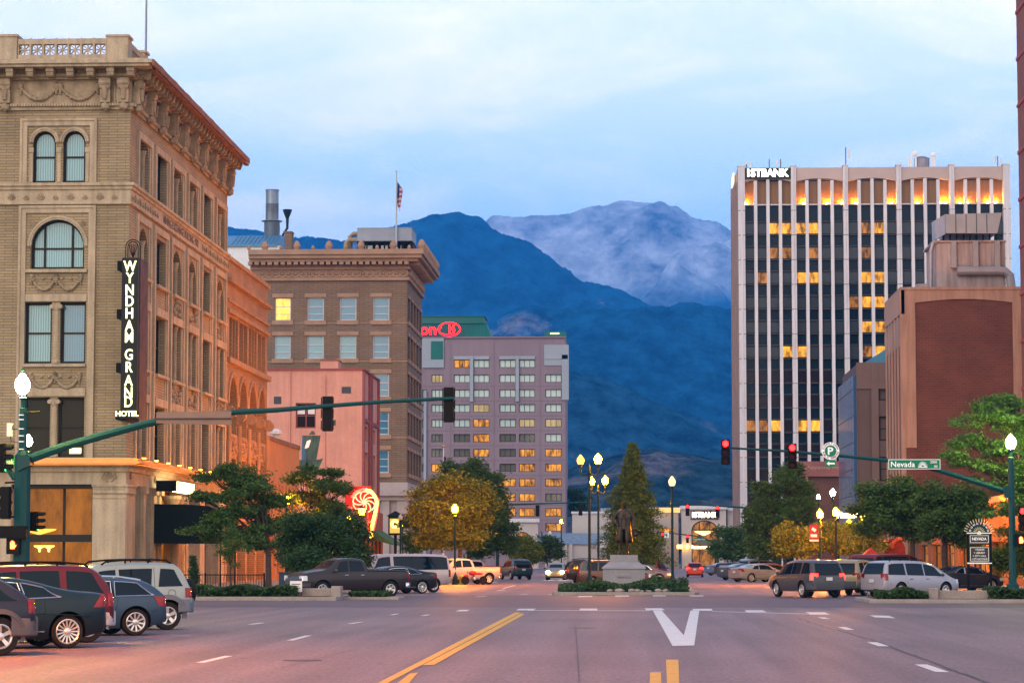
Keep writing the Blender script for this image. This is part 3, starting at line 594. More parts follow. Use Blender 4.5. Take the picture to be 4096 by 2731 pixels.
# belt cornice between floors 4 and 5
c = MB(); lay(.32, z(745), z(733)); lay(.2, z(759), z(745)); lay(.1, z(812), z(759)); lay(.16, z(818), z(812)); c.build('belt_course', M['stone'], T)
o = MB()
for i, px in enumerate(range(0, 515, 59)): leafmotif(o, P1, x(px - 15), z(800), .42 if i % 2 else .3, -.13)
yy = D1 + .4; i = 0
while yy < Y1:
    if not (D1 + 9 < yy < D1 + 25): leafmotif(o, P2, yy, z(800), .42 if i % 2 else .3, -.13)
    yy += .8; i += 1
o.build('leaf_ornament', M['stone2'], T)
text_mesh('carved_inscription', 'MINING EXCHANGE BUILDING 1902', .72, (X1 + .105, (D1 + 17), (z(812) + z(759)) / 2), SIDE, mat('carved_letters', (.20, .15, .11), .9, 0, 0), T, .02, .006, sx=1.12)
# stone surrounds on the front
o = MB()
for (t0, b0) in ((475, 731), (823, 1832)):
    a, b_, tp, bt = x(75), x(383), z(t0), z(b0)
    for (p, q_, dd) in ((0, .42, .1), (.0, .14, .17)):
        pbox(o, P1, a + p, a + q_, bt, tp, -dd, 0 if dd < .15 else -.1); pbox(o, P1, b_ - q_, b_ - p, bt, tp, -dd, 0 if dd < .15 else -.1)
        pbox(o, P1, a + q_, b_ - q_, tp - q_, tp - p, -dd, 0 if dd < .15 else -.1)
pbox(o, P1, x(105), x(350), z(1090), z(1077), -.2, 0); pbox(o, P1, x(105), x(350), z(1205), z(1176), -.08, 0); pbox(o, P1, x(103), x(350), z(1467), z(1456), -.2, 0); pbox(o, P1, x(103), x(350), z(1584), z(1552), -.08, 0)
for cu, vb, vt in ((229, 1453, 1212), (225, 1828, 1592)):
    u = x(cu); o.lathe([(.26, 0), (.26, .12), (.2, .2), (.2, z(vt) - z(vb) - .45), (.24, z(vt) - z(vb) - .38), (.28, z(vt) - z(vb) - .05)], (u, D1 + .1, z(vb)), 14)
    for s in (-1, 1): o.tube([(u + s * .24, D1 - .16, z(vt) - .2), (u + s * .24, D1 + .25, z(vt) - .2)], .13, 10)
for u0, u1, v0, v1, r_ in ((126, 219, 630, 523, 1), (247, 338, 630, 523, 1), (124, 338, 984, 877, 1)):    # archivolts
    a, b_ = x(u0), x(u1); cx = (a + b_) / 2; rr = (b_ - a) / 2
    for rad, th in ((rr + .13, .09), (rr + .02, .06)):
        o.tube([(cx + rad * math.cos(PI * k / 16), D1 - .06, z(v1) - rr + rad * math.sin(PI * k / 16)) for k in range(17)], th, 6)
for u in (120, 232, 345): o.box(x(u) - .14, x(u) + .14, D1 - .12, D1, z(610), z(590)); o.box(x(u) - .1, x(u) + .1, D1 - .07, D1, z(728), z(610))
o.build('window_surround', M['stone'], T)
o = PB()
for v in (1098, 1490):
    o.cut(); swag(o, P1, x(130), x(228), z(v + 12), .7, .11, 18, -.08, v); swag(o, P1, x(228), x(326), z(v + 12), .7, .11, 18, -.08, v + 1)
    for u in (140, 175, 205, 250, 285, 315): o.ball((x(u), D1 - .04, z(v + 16)), .1, 1)
o.cut()
for u, v in ((132, 905), (330, 905), (140, 530), (325, 530), (233, 540)): leafmotif(o, P1, x(u), z(v), .35, -.04)
o.out('carving', M['stone2'], T)
# front windows
fw = [(ops[0], (.5,), (), 'curt'), (ops[1], (.5,), (), 'curt'), (ops[2], (.42,), (.24, .76), 'curt'), (ops[3], (.5,), (), 'curt'), (ops[4], (.5,), (), 'curtb'), (ops[5], (.5,), (), 'dkpane'), (ops[6], (.5,), (), 'dkpane')]
for op, rl, ml, g in fw: window(T, P1, op[0], op[1], op[2], op[3], op[4], M['wframe'], M[g], op[5] if len(op) > 5 else 0, rl, ml, .14)
o = MB(); o.box(x(285), x(330), D1 + .28, D1 + .33, z(1812), z(1790)); o.build('lamp_glow', emit('window_lamp', (1, .8, .15), 5), T)
# side windows with surrounds and spandrels
o = MB(); s2 = PB(); s3 = PB()
for i, (a, b_) in enumerate(bays):
    for (vt, vb) in ((z(500), z(735)), (z(835), H['cop'])):
        pbox(o, P2, a - .45, a, vb, vt, -.14, 0); pbox(o, P2, b_, b_ + .45, vb, vt, -.14, 0); pbox(o, P2, a, b_, vt - .4, vt, -.14, 0)
        pbox(o, P2, a, a + .3, vb, vt - .4, -.06, 0); pbox(o, P2, b_ - .3, b_, vb, vt - .4, -.06, 0)
    for (v0, v1) in ((1175, 1085), (1555, 1460)):
        pbox(o, P2, a, b_, z(v0 + 33), z(v0), -.2, 0); pbox(o, P2, a, b_, z(v1 + 6), z(v1 - 6), -.3, 0)
        if i not in (1, 4):
            s3.cut()
            for k in range(14): s3.ball(P2(a + .4 + (b_ - a - .8) * random.random(), z(v0) + (z(v1) - z(v0)) * random.uniform(.15, .9), -.06), random.uniform(.12, .22), 1)
    if i not in (1, 4):
        for vb, vt in ((1453, 1212), (1828, 1592), (728, 560), (1074, 930)):
            s2.cut(); s2.lathe([(.22, 0), (.17, .15), (.17, z(vt) - z(vb) - .4), (.27, z(vt) - z(vb))], (X1 - .12, (a + b_) / 2, z(vb)), 10)
o.build('window_surround', M['stone'], T); s2.out('colonnette', M['stone2'], T); s3.out('carving', M['stone2'], T)
for op in sops: window(T, P2, op[0], op[1], op[2], op[3], op[4], M['wframe'], M['dkpane'] if op[2] < z(1100) else M['curtb'], op[5], (.5,), (), .12)
# ground floor
g = MB(); GF = H['gl']
gops = [(x(60), x(383), .9, GF, .9), (x(-330), x(8), .9, GF, .9)]
panel(g, P1, XW, X1, 0, z(1885), gops)
gs = [(D1 + 2.9, D1 + 4.7), (D1 + 6.2, D1 + 8.0), (D1 + 11, D1 + 19.5), (D1 + 21.5, D1 + 26), (D1 + 28, D1 + 34)]
panel(g, P2, D1, Y1, 0, z(1885), [(a, b_, .1, GF, 1.2) for a, b_ in gs])
g.build('ground_floor', M['stone'], T)
c = MB(); lay(.18, z(1885), z(1868)); lay(.3, z(1868), z(1861)); c.build('stone_band', M['stone'], T)
c = MB(); lay(.75, z(1861), z(1855)); lay(.95, z(1855), z(1846)); lay(.8, z(1846), z(1838)); lay(.45, z(1838), z(1832)); c.build('copper_cornice', M['copper'], T)
o = MB()
for a in (x(383) + .1, x(522) - 2.0):
    pass
o.box(x(386), X1 + .12, D1 - .12, D1, z(1972), z(1945)); o.box(x(382), X1 + .2, D1 - .2, D1, z(1945), z(1936)); o.box(X1, X1 + .12, D1 + .002, D1 + 2.5, z(1972), z(1945)); o.box(X1, X1 + .2, D1 + .002, D1 + 2.6, z(1945), z(1936))
for px in range(390, 515, 9): o.box(x(px), x(px) + .06, D1 - .17, D1 - .12, z(1958), z(1947))
o.box(x(384), X1 + .06, D1 - .06, D1, z(1992), z(1988))
for yb in (D1 + 4.8, D1 + 8.1, D1 + 9.9, D1 + 19.7): o.box(X1, X1 + .3, yb, yb + .9, z(1965), z(1936)); o.box(X1, X1 + .14, yb + .05, yb + .85, .15, z(1965))
for yb in (D1 + 14.4, D1 + 16.8): o.lathe([(.62, 0), (.62, .3), (.5, .5), (.46, 5.2), (.62, 5.5), (.62, 5.7)], (X1 + .1, yb, .1), 16)
[q.build('pilaster', M['stone'], T) for q in islands(o)]
o = MB(); leafmotif(o, P1, x(448), z(1915), .45, -.05); leafmotif(o, P2, D1 + 1.2, z(1915), .45, -.05); leafmotif(o, P2, D1 + 9, z(1915), .45, -.05)
for s in (-1, 1): o.tube([(x(448) + s * .1, D1 - .04, z(1925)), (x(448) + s * .42, D1 - .05, z(1908)), (x(448) + s * .3, D1 - .04, z(1890))], .05, 6)
o.build('carving', M['stone2'], T)
for (a, b_, c_, d_, dd) in gops:
    w_ = window(T, P1, a, b_, c_, d_, .8, M['wframe'], M['shop'], 0, (.40, .97), (.62,), .18, name='shop_window')
o = MB(); o.box(x(62), x(381), D1 + .3, D1 + .72, z(2166), z(2137)); o.box(x(62), x(381), D1 + .2, D1 + .75, GF - .25, GF); o.build('transom', M['wframe'], T)
for (a, b_) in gs: window(T, P2, a, b_, .1, GF, 1.0, M['wframe'], M['shop'] if a > D1 + 10 else M['dkpane'], 0, (.45,), (.5,), .15, name='shop_window')
# wall sconces with fans of light behind the shop window
for px in (168, 205):
    sc_ = MB(); sc_.lathe([(.05, -.3), (.08, -.1), (.3, 0), (.34, .06)], (x(px), D1 + .5, z(2185)), 12); sc_.build('sconce', emit('sconce', (1, .5, .08), 5), T)
o = MB(); o.lathe([(.05, -.25), (.9, 0), (1.0, .08), (.9, .09)], (x(165), D1 + .55, z(2120)), 20); o.build('bowl_lamp', emit('bowl_lamp', (1, .5, .06), 1.6), T)
# neon lettered blade sign on the corner
SX0, SX1, SY0, SY1 = XF(484, 147.6, 1400), XF(549, 147.6, 1400), 147.6, 150.6
S = thing('blade_sign', 'tall black vertical sign with glowing white letters reading WYNDHAM GRAND HOTEL', 'sign', (SX0, SY0, 0))
zs = lambda py: ZF(py, 147.6, 515)
o = MB(); o.box(SX0, SX1, SY0, SY0 + .5, zs(1672), zs(1031)); o.build('sign_box', mat('sign_black', (.012, .012, .014), .5, 0, .1, 2), S)
o = MB(); o.box(SX0 + .25, SX1 + .04, SY0 + .503, SY1 - .2, zs(1668) - .25, zs(1029)); o.build('rusted_side', mat('rusted_steel', (.10, .045, .045), .6, .4, .5, 1.2, .2), S)
o = PB()
for py in (1056, 1250, 1465, 1655): o.cut(); o.box(XF(469, 148.5, 1400), SX0 + .1, 148.2, 149.9, zs(py + 20), zs(py - 18))
o.out('bracket', M['black'], S)
NEON = emit('white_neon', (1, 1, .50), 2.2)
for ch, py in zip('WYNDHAMGRAND', (1067, 1114, 1162, 1207, 1255, 1305, 1351, 1420, 1470, 1524, 1572, 1609)):
    text_mesh('letter', ch, .86, (XF(515, 147.5, 1400), SY0 - .05, zs(py)), FRONT, NEON, S, .04, .010, sx=.80)
text_mesh('lettering', 'HOTEL', .42, (XF(507, 147.5, 1650), SY0 - .05, zs(1655)), FRONT, NEON, S, .03, .012)
o = MB(); cx_ = (SX0 + SX1) / 2
for rad in (.42, .3): o.tube([(cx_ + .1 - rad, SY0 + .3, zs(1031))] + [(cx_ + .1 - rad * math.cos(PI * k / 10), SY0 + .3, zs(985) + rad * math.sin(PI * k / 10)) for k in range(11)] + [(cx_ + .1 + rad, SY0 + .3, zs(1031))], .03, 5)
for k in range(-2, 3): o.tube([(cx_ + .1, SY0 + .3, zs(1028)), (cx_ + .1 + k * .08, SY0 + .3, zs(1000)), (cx_ + .1 + k * .12, SY0 + .3, zs(975))], .025, 5)
o.build('scrollwork', M['black'], S)
# lit box sign over the entrance, black awning, flagpole
S = thing('lit_box_sign', 'glowing white box sign above the dark awning under the copper cornice', 'sign', (X1 + 1, D1 + 8.5, z(1925)))
o = MB(); o.box(X1 + .3, X1 + 1.5, D1 + 7.9, D1 + 8.3, z(1950), z(1905)); o.build('bracket', M['black'], S)
ya, yb = D1 + 8.4, D1 + 14.6
o = MB(); o.box(X1 + 1.2, X1 + 1.5, ya, yb, z(1952), z(1908)); o.build('light_panel', emit('lightbox', (1, .78, .38), 7), S)
S = thing('awning', 'long black fabric awning over the hotel entrance', 'awning', (X1, D1 + 12, 3))
o = MB(); A = []; za, zb2 = z(2168), z(2003)
XA = XF(885, 158, 2100)
for k in range(9):
    t = k / 8; A.append((X1 + (XA - X1) * math.sin(t * PI / 2) ** 1.0 * 1.0, zb2 - (zb2 - za) * (1 - math.cos(t * PI / 2)) * .35))
A = [(X1 + .15, zb2)] + [(X1 + (XA - X1) * f_, zb2 - dz) for f_, dz in ((.5, .03), (.8, .12), (.94, .4), (1, .9))] + [(XA, za), (X1 + .15, za)]
o.prism(A, lambda u, v: (u, D1 + 8.2, v), lambda u, v: (u, D1 + 14.5, v)); o.build('canopy', mat('awning_cloth', (.006, .012, .013), .8, 0, .2, 1), S)
o = PB()
for yb in (D1 + 8.4, D1 + 14.3): o.cut(); o.tube([(XA - .1, yb, 0.1), (XA - .1, yb, za)], .05, 6)
o.out('post', M['black'], S)
S = thing('flagpole', 'bare thin flagpole on the roof of the corner hotel', 'pole', (0, 0, 0)); p = atx(583, 240, X1 - 2); S.location = (p.x, p.y, H['fr0'])
o = MB(); o.tube([(0, 0, -1), (0, 0, 5), (0, 0, 14)], [.1, .08, .05], 8); o.build('pole', mat('pole_steel', (.25, .3, .34), .5, .5, .1), S, world=False)

T = bpy.context.scene.objects['hotel_building']; o = PB()
for k in range(9): o.cut(); yc = D1 + 2.2 + k * 4; o.tube([(X1 + .62, yc, z(1829)), (X1 + .62, yc, z(1826))], .11, 8)
o.out('ledge_lamp', emit('ledge_lamp', (1, .28, .015), 45), T)
# ================================================================ arcaded brick building beside the hotel
M['ocb'] = brick('ochre_brick', (.42, .24, .12), (.35, .195, .095), (.26, .16, .09), .9, .16, .03)
M['ocs'] = mat('ochre_stone', (.42, .25, .14), .9, 0, .15, .8, .25, stain=.2)
def Yx(px, X=None, py=1300): return atx(px, py, X if X is not None else X1).y
YA, YB = Y1 + .02, Yx(1070, X1, 1200)
T = thing('arcaded_building', 'orange-tan brick building with four tall round arches next to the corner hotel', 'building', (X1, YA, 0))
PX = PE(X1 + .02); hy = lambda py, px=919: atx(px, py, X1).z
zz = lambda py: hy(py, 919)
wd = YB - YA; b = MB(); ops = []
arc = [(YA + 1.1 + i * (wd - 1.4) / 4, YA + 1.1 + (i + 1) * (wd - 1.4) / 4 - .9) for i in range(4)]
top_ = 23.3
grp = []
for i in range(4):
    g0 = YA + 1.2 + i * (wd - 1.8) / 4; gw = (wd - 1.8) / 4 - .5
    for k in range(2 if i % 2 else 3):
        n_ = 2 if i % 2 else 3; a = g0 + gw * k / n_; grp.append((a + .12, a + gw / n_ - .12, 16.35, 19.3, .6))
ops += grp
for a, b_ in arc: ops.append((a, b_, 10.9, 15.0, .7, (b_ - a) / 2))
low = [(a + .2, b_ - .2, 5.6, 9.1, .6) for a, b_ in arc]; ops += low
gf = [(a, b_, .2, 4.2, .8) for a, b_ in arc]; ops += gf
panel(b, PX, YA, YB, 0, top_, ops)
b.add([(X1, YA, 0), (XW, YA, 0), (XW, YA, top_), (X1, YA, top_)], [(0, 1, 2, 3)]); b.add([(X1, YB, 0), (XW, YB, 0), (XW, YB, top_), (X1, YB, top_)], [(0, 1, 2, 3)])
b.build('wall', M['ocb'], T)
c = MB()
def ly(p, a, b_): c.box(X1 - 1, X1 + .02 + p, YA, YB + p, a, b_)
for p, a, b_ in ((.2, 23.3, 23.6), (.35, 21.7, 22.0), (.2, 20.3, 20.5), (.25, 19.5, 19.75), (.3, 15.9, 16.3), (.25, 4.6, 5.0)): ly(p, a, b_)
c.build('cornice', M['ocs'], T); b = MB(); b.box(XW, X1 - 1, YA, YB, 22.6, 22.9); b.build('roof', M['roof'], T)
o = PB()
for a, b_ in arc:
    o.cut(); cy = (a + b_) / 2; rr = (b_ - a) / 2
    for rad, th in ((rr + .3, .12), (rr + .08, .08)): o.tube([(X1 + .06, cy + rad * math.cos(PI * k / 14), 15 - rr + rad * math.sin(PI * k / 14)) for k in range(15)], th, 6)
o.out('arch_moulding', M['ocs'], T)
o = PB()
for yb in [arc[0][0] - .45] + [a[1] + .45 for a in arc]:
    o.cut(); o.tube([(X1 + .3, yb - .35, 12.3), (X1 + .3, yb + .35, 12.3)], .4, 10); o.box(X1, X1 + .4, yb - .38, yb + .38, 12.55, 12.8); o.lathe([(.3, 0), (.22, .3), (.2, 6.0)], (X1 + .15, yb, 5.6), 10)
o.out('capital', M['ocs'], T)
o = PB()
for a, b_ in arc:
    o.cut(); o.box(X1 - .1, X1 + .12, a + .1, b_ - .1, 9.4, 10.8)
    for k in range(16): o.ball((X1 + .14, random.uniform(a + .3, b_ - .3), random.uniform(9.6, 10.6)), random.uniform(.1, .22), 1)
o.out('carved_panel', M['ocs'], T)
for op in grp: window(T, PX, *op[:5], M['wframe'], M['dkpane'], 0, (.5,), (), .08)
for op in ops[len(grp):len(grp) + 4]: window(T, PX, *op[:5], M['wframe'], M['dkpane'], op[5], (.4,), (.33, .66), .1)
for op in low + gf: window(T, PX, *op[:5], M['wframe'], M['dkpane'] if op in low else M['shop'], 0, (.5,), (.5,), .1)

# ================================================================ low orange annexe and its folded metal marquee
YC = YB + .05; YD = Yx(1196, X1, 1730)
M['orst'] = mat('orange_stucco', (.58, .24, .10), .9, 0, .1, .5, .2, stain=.12)
T = thing('low_building', 'low orange rendered building with a row of narrow slit windows', 'building', (X1, YC, 0))
b = MB(); sl = []
n_ = 9
for i in range(n_):
    a = YC + .6 + i * (YD - YC - 1) / n_; sl.append((a, a + (YD - YC) / n_ * .45, 5.4, 7.9, .5))
gd = [(YC + 1 + i * 5.6, YC + 5 + i * 5.6, .2, 4, .6) for i in range(4) if YC + 5 + i * 5.6 < YD]
panel(b, PE(X1 + .03), YC, YD, 0, 11.3, sl + gd)
b.add([(X1, YD, 0), (XW, YD, 0), (XW, YD, 11.3), (X1, YD, 11.3)], [(0, 1, 2, 3)]); b.add([(X1, YC, 0), (XW, YC, 0), (XW, YC, 11.3), (X1, YC, 11.3)], [(0, 1, 2, 3)])
b.build('wall', M['orst'], T); b = MB(); b.box(XW, X1 + .12, YC, YD + .1, 11.3, 11.65); b.build('coping', M['terra'], T)
b = MB(); b.lathe([(.25, 0), (.25, .9), (.55, .95), (.5, 1.2), (.15, 1.4)], (X1 - 1.6, YD - 3, 11.6), 12); b.build('roof_vent', M['white'], T)
for op in sl: window(T, PE(X1 + .03), *op[:5], M['wframe'], M['dkpane'], 0, (), (), .06)
for op in gd: window(T, PE(X1 + .03), *op[:5], M['wframe'], M['warm2'], 0, (.7,), (.5,), .1)
T = thing('folded_metal_marquee', 'faceted green-grey metal marquee jutting from the orange building', 'marquee', (X1, 232, 5))
D_ = 233.0; mq = MB(); Pq = lambda px, py, d=0: tuple(at(px, py, D_ + d))
mq.frus([Pq(1213, 1741), Pq(1283, 1741), Pq(1258, 1880), Pq(1228, 1882)], [Pq(1209, 1742, 5), Pq(1279, 1741, 3), Pq(1256, 1880, 3), Pq(1206, 1840, 5)])
mq.frus([Pq(1190, 1838), Pq(1228, 1840), Pq(1240, 1882), Pq(1205, 1876)], [Pq(1190, 1838, 3), Pq(1228, 1840, 3), Pq(1240, 1882, 3), Pq(1205, 1876, 3)])
mq.frus([Pq(1252, 1842, -.3), Pq(1293, 1832, -.3), Pq(1276, 1872, -.3), Pq(1248, 1900, -.3)], [Pq(1252, 1842, 2), Pq(1293, 1832, 2), Pq(1276, 1872, 2), Pq(1248, 1900, 2)])
mq.frus([Pq(1234, 1738, .5), Pq(1262, 1738, .5), Pq(1257, 1724, .5), Pq(1247, 1722, .5)], [Pq(1234, 1738, 2), Pq(1262, 1738, 2), Pq(1257, 1724, 2), Pq(1247, 1722, 2)])
mq.build('metal_shell', mat('patina_metal', (.10, .19, .17), .4, .5, .5, .6, .1, stain=.4), T)
mq = MB()
for k in range(3): mq.obox(Pq(1226 + k * 5, 1778 - k * 2, -.15), (.12, .05, .7), ry=.3)
mq.build('light_slot', emit('pink_slot', (1, .5, .4), 1.5), T)

# ================================================================ pink rendered building
YE = Yx(1448, X1, 1700); YF = Yx(1513, X1, 1700)
M['pink'] = mat('pink_render', (.60, .30, .235), .92, 0, .12, .35, .1, stain=.05, fine=.04)
M['maroon'] = mat('maroon_trim', (.30, .085, .09), .8, 0, .1, 1)
T = thing('pink_building', 'pink rendered building with a stepped top and maroon pilasters', 'building', (X1, YE, 0))
zp = lambda py: ZF(py, YE, 1250); xp = lambda px: XF(px, YE, 1650)
b = MB(); wo = [(xp(1183), xp(1263), zp(1712), zp(1611), .4)]
panel(b, PF(YE), xp(1040), X1, 0, zp(1480), wo)
b.box(xp(1280), xp(1352), YE + .02, YE + 3, zp(1480), zp(1442)); b.add([(xp(1040), YE, 0), (xp(1040), YF, 0), (xp(1040), YF, zp(1480)), (xp(1040), YE, zp(1480))], [(0, 1, 2, 3)])
hh = (YF - YE); so_ = []
for k, (f0, f1) in enumerate(((.14, .36), (.60, .82))):
    for c_, d_ in ((15.0 * .0 + 9.7, 13.4), (4.8 + 5.0 - 4.0, 8.6), (14.6, 16.2)): so_.append((YE + hh * f0, YE + hh * f1, c_, d_, .4))
panel(b, PE(X1), YE, YF, 0, zp(1480), so_)
b.build('wall', M['pink'], T)
c = MB(); c.box(xp(1040), X1 + .25, YE - .25, YF, zp(1480), zp(1474)); c.box(xp(1278), xp(1354), YE - .1, YE + 3.1, zp(1442), zp(1438))
for f_ in (0, .36, .48, .92): c.box(X1, X1 + .25, YE + hh * f_, YE + hh * f_ + .9, .1, zp(1484))
c.box(X1, X1 + .2, YE + .9, YF, 16.6, 17); c.build('trim', M['maroon'], T)
b = MB(); b.box(xp(1040), X1 - .5, YE + .5, YF, zp(1496), zp(1494)); b.build('roof', M['roof'], T)
w_ = window(T, PF(YE), *wo[0], M['maroon'], M['dkpane'], 0, (.5,), (.5,), .14)
o = MB(); o.box(xp(1188), xp(1218), YE + .35, YE + .39, zp(1655), zp(1625)); o.box(xp(1230), xp(1257), YE + .35, YE + .39, zp(1655), zp(1625)); o.build('paper_sheet', M['white'], w_)
for op in so_: window(T, PE(X1), *op[:5], M['wframe'], M['dkpane'], 0, (.5,), (), .1)

T = bpy.context.scene.objects['pink_building']; o = PB()
for px, y0, y1 in ((1160, 1484, 1900), (1300, 1500, 1900)): o.cut(); o.tube([(xp(px), YE - .12, zp(y0)), (xp(px), YE - .12, zp(y1))], .09, 6)
o.out('drain_pipe', M['pink'], T); o = PB()
for px, py, q, h_ in ((1385, 1560, .5, .35), (1110, 1600, .4, .4), (1330, 1690, .35, .3)): o.cut(); o.box(xp(px) - q, xp(px) + q, YE - .05, YE, zp(py) - h_, zp(py) + h_)
o.out('wall_vent', M['plastic'], T)
# ================================================================ neon restaurant front at the foot of the pink building
RX = X1 + 1.6; RA, RB = 262.0, 288.0
T = thing('restaurant_front', 'low restaurant front lit yellow with glowing red neon under the trees', 'building', (X1, RA, 0))
b = MB(); rop = [(RA + 1 + i * 4.2, RA + 4.4 + i * 4.2, .9, 4.4, .3) for i in range(6)]
panel(b, PE(RX), RA, RB, 0, 6.8, rop); rfo = [(X1 - 2.8, X1 - .8, 3.1, 5.9, .3), (X1 - .5, X1 + 1.3, 3.1, 5.9, .3), (X1 - 2.8, X1 - .8, .4, 2.7, .3)]; panel(b, PF(RA), X1 - 3, RX, 0, 6.8, rfo); b.add([(RX, RA, 6.8), (X1 - 3, RA, 6.8), (X1 - 3, RB, 6.8), (RX, RB, 6.8)], [(0, 1, 2, 3)])
b.build('wall', mat('red_front', (.45, .09, .05), .8, 0, .2, 1), T)
for op in rop: window(T, PE(RX), *op[:5], M['wframe'], M['bright'], 0, (.3, .75), (.33, .66), .1)
for op in rfo: window(T, PF(RA), *op[:5], M['wframe'], M['bright'], 0, (.3, .75), (.33, .66), .1)
o = PB(); RED = emit('red_neon', (1, .02, .008), 16); YEL = emit('yellow_neon', (1, .5, .05), 7)
Rn = lambda px, py, d=0: tuple(at(px, py, 272.0 + d))
cx_, cy_ = 1457, 2007
for k in range(9):
    o.cut(); a = 2 * PI * k / 9; pts = [Rn(cx_ + 45 * t * math.cos(a + t * 1.0), cy_ + 42 * t * math.sin(a + t * 1.0)) for t in (0, .2, .4, .6, .8, 1)]; o.tube(pts, .07, 5)
    a0 = a + 1.0; o.tube([Rn(cx_ + 45 * math.cos(a0 + q), cy_ + 42 * math.sin(a0 + q)) for q in (0, .2, .4, .58)], .07, 5)
PNK = emit('pink_neon', (1, .33, .14), 3)
o.out('neon_wheel', PNK, T)
o = PB(); o.cut(); o.tube([Rn(1462, 1958), Rn(1482, 1963), Rn(1500, 1985), Rn(1508, 2010), Rn(1503, 2040), Rn(1492, 2085), Rn(1486, 2120), Rn(1485, 2150)], .16, 6)
o.out('neon_stem', YEL, T)
o = PB()
o.cut(); o.tube([Rn(1408, 1990, .6), Rn(1422, 1968, .6), Rn(1455, 1955, .6), Rn(1490, 1968, .6), Rn(1512, 2000, .6), Rn(1504, 2060, .6), Rn(1488, 2130, .6)], .14, 6)
for px, py, q in ((1345, 2060, 12), (1365, 2062, 10), (1395, 2075, 8), (1400, 2030, 8), (1318, 2028, 7), (1268, 2030, 5), (1325, 2075, 7), (1300, 2085, 5), (1375, 2083, 9), (1338, 2072, 9)):
    o.cut(); o.tube([Rn(px - q, py + q * .5, .3), Rn(px - q * .3, py - q * .6, .3), Rn(px + q * .3, py + q * .5, .3), Rn(px + q, py - q * .4, .3)], .11, 5)
o.cut(); o.tube([Rn(1350, 2086, .2), Rn(1490, 2086, .2)], .1, 5)
o.out('neon_script', RED, T)
b = MB(); b.box(RX - 2.5, RX + .2, 272.8, 273.1, 6, 9.4); b.build('sign_board', mat('red_board', (.5, .03, .02), .7, 0, .1, 2), T)
b = MB(); b.frus([(RX, 276, 3.9), (RX, 288, 3.9), (RX, 288, 4.9), (RX, 276, 4.9)], [(RX + 2.2, 276, 3.3), (RX + 2.2, 288, 3.3), (RX + 2.2, 288, 3.45), (RX + 2.2, 276, 3.45)]); b.build('striped_awning', mat('green_awning', (.06, .14, .05), .8, 0, .3, 3), T)

# ================================================================ tall brown brick office with deep cornice
YG = Yx(1627, X1, 1500); YH = Yx(1687, X1, 1500)
M['brb'] = brick('brown_brick', (.235, .15, .095), (.19, .12, .075), (.13, .09, .065), 1.2, .28, .05, var=.12)
M['brs'] = mat('brown_stone', (.36, .225, .15), .9, 0, .18, .5, .3)
zg = lambda py: ZF(py, YG, 1500); xg = lambda px: XF(px, YG, 1400)
T = thing('office_building', 'tall brown brick office block with an overhanging carved cornice and white sash windows', 'building', (X1, YG, 0))
b = MB(); fo = []; cols = [(1097, 1163), (1227, 1295), (1357, 1425), (1490, 1557)]
for r_ in range(6):
    t_, b__ = 1188 + r_ * 152.5, 1281 + r_ * 152.5
    for c_ in cols:
        if r_ >= 2 and c_[0] < 1480: continue
        fo.append((xg(c_[0]), xg(c_[1]), zg(b__), zg(t_), .35))
fo = [f for f in fo if f[2] > zg(1925)]
zb0 = zg(1935); zt0 = zg(1118)
panel(b, PF(YG), xg(1000), X1, zb0, zt0, fo)
so_ = []; sw = (YH - YG) / 5.6
for r_ in range(5):
    for k in range(5):
        a = YG + .9 + k * (YH - YG - 1.2) / 5; so_.append((a + .6, a + (YH - YG) / 5 - 1.1, zg(1281 + r_ * 152.5), zg(1188 + r_ * 152.5), .4))
panel(b, PE(X1), YG, YH, zb0, zt0, so_); b.add([(X1, YH, 0), (xg(1000), YH, 0), (xg(1000), YH, zt0), (X1, YH, zt0)], [(0, 1, 2, 3)])
b.build('wall', M['brb'], T)
M['wf2'] = mat('white_sash', (.55, .55, .6), .6, 0, .05, 2)
for i, op in enumerate(fo):
    window(T, PF(YG), *op, M['wf2'], M['bright'] if i == 0 else (M['curtb'] if i not in (4, 5, 6) else M['curt']), 0, (.28, .6), (), .16)
for i, op in enumerate(so_): window(T, PE(X1), *op, M['wframe'], M['warm'] if i == 7 else M['dkpane'], 0, (.5,), (), .1)
o = PB()
for op in fo: o.cut(); pbox(o, PF(YG), op[0] - .3, op[1] + .3, op[2] - .55, op[2], -.2, 0); pbox(o, PF(YG), op[0] - .3, op[1] + .3, op[3], op[3] + .5, -.12, 0)
for op in so_: o.cut(); pbox(o, PE(X1), op[0] - .2, op[1] + .2, op[2] - .5, op[2], -.2, 0); pbox(o, PE(X1), op[0] - .2, op[1] + .2, op[3], op[3] + .4, -.12, 0)
[q.build('sill_and_lintel', M['brs'], T) for q in islands(o)]
c = MB()
def lg(p, a, b_, m_=0): c.box(xg(1000), X1 + p, YG - p, YH + p, a, b_)
for r_ in range(6): c.box(xg(1000), X1 + .06, YG - .06, YH, zg(1292 + r_ * 152.5) - .06, zg(1292 + r_ * 152.5) + .06)
c.build('string_course', M['brs'], T)
c = MB(); lg(.35, zg(1122), zg(1110)); lg(.08, zg(1110), zg(1078)); lg(.4, zg(1078), zg(1068)); lg(.25, zg(1068), zg(1050)); lg(1.5, zg(1050), zg(1038)); lg(2.0, zg(1038), zg(1024)); lg(2.3, zg(1024), zg(1004)); c.build('cornice', M['brs'], T)
o = PB(); px = 1010
while px < 1640: o.cut(); u = xg(px); o.box(u - .45, u + .1, YG - 1.6, YG - .3, zg(1062), zg(1051)); px += 26
for k in range(11): yb = YG + k * (YH - YG) / 11; o.cut(); o.box(X1 + .3, X1 + 1.6, yb, yb + .6, zg(1062), zg(1051))
o.out('modillion', M['brs'], T)
o = PB(); px = 1020
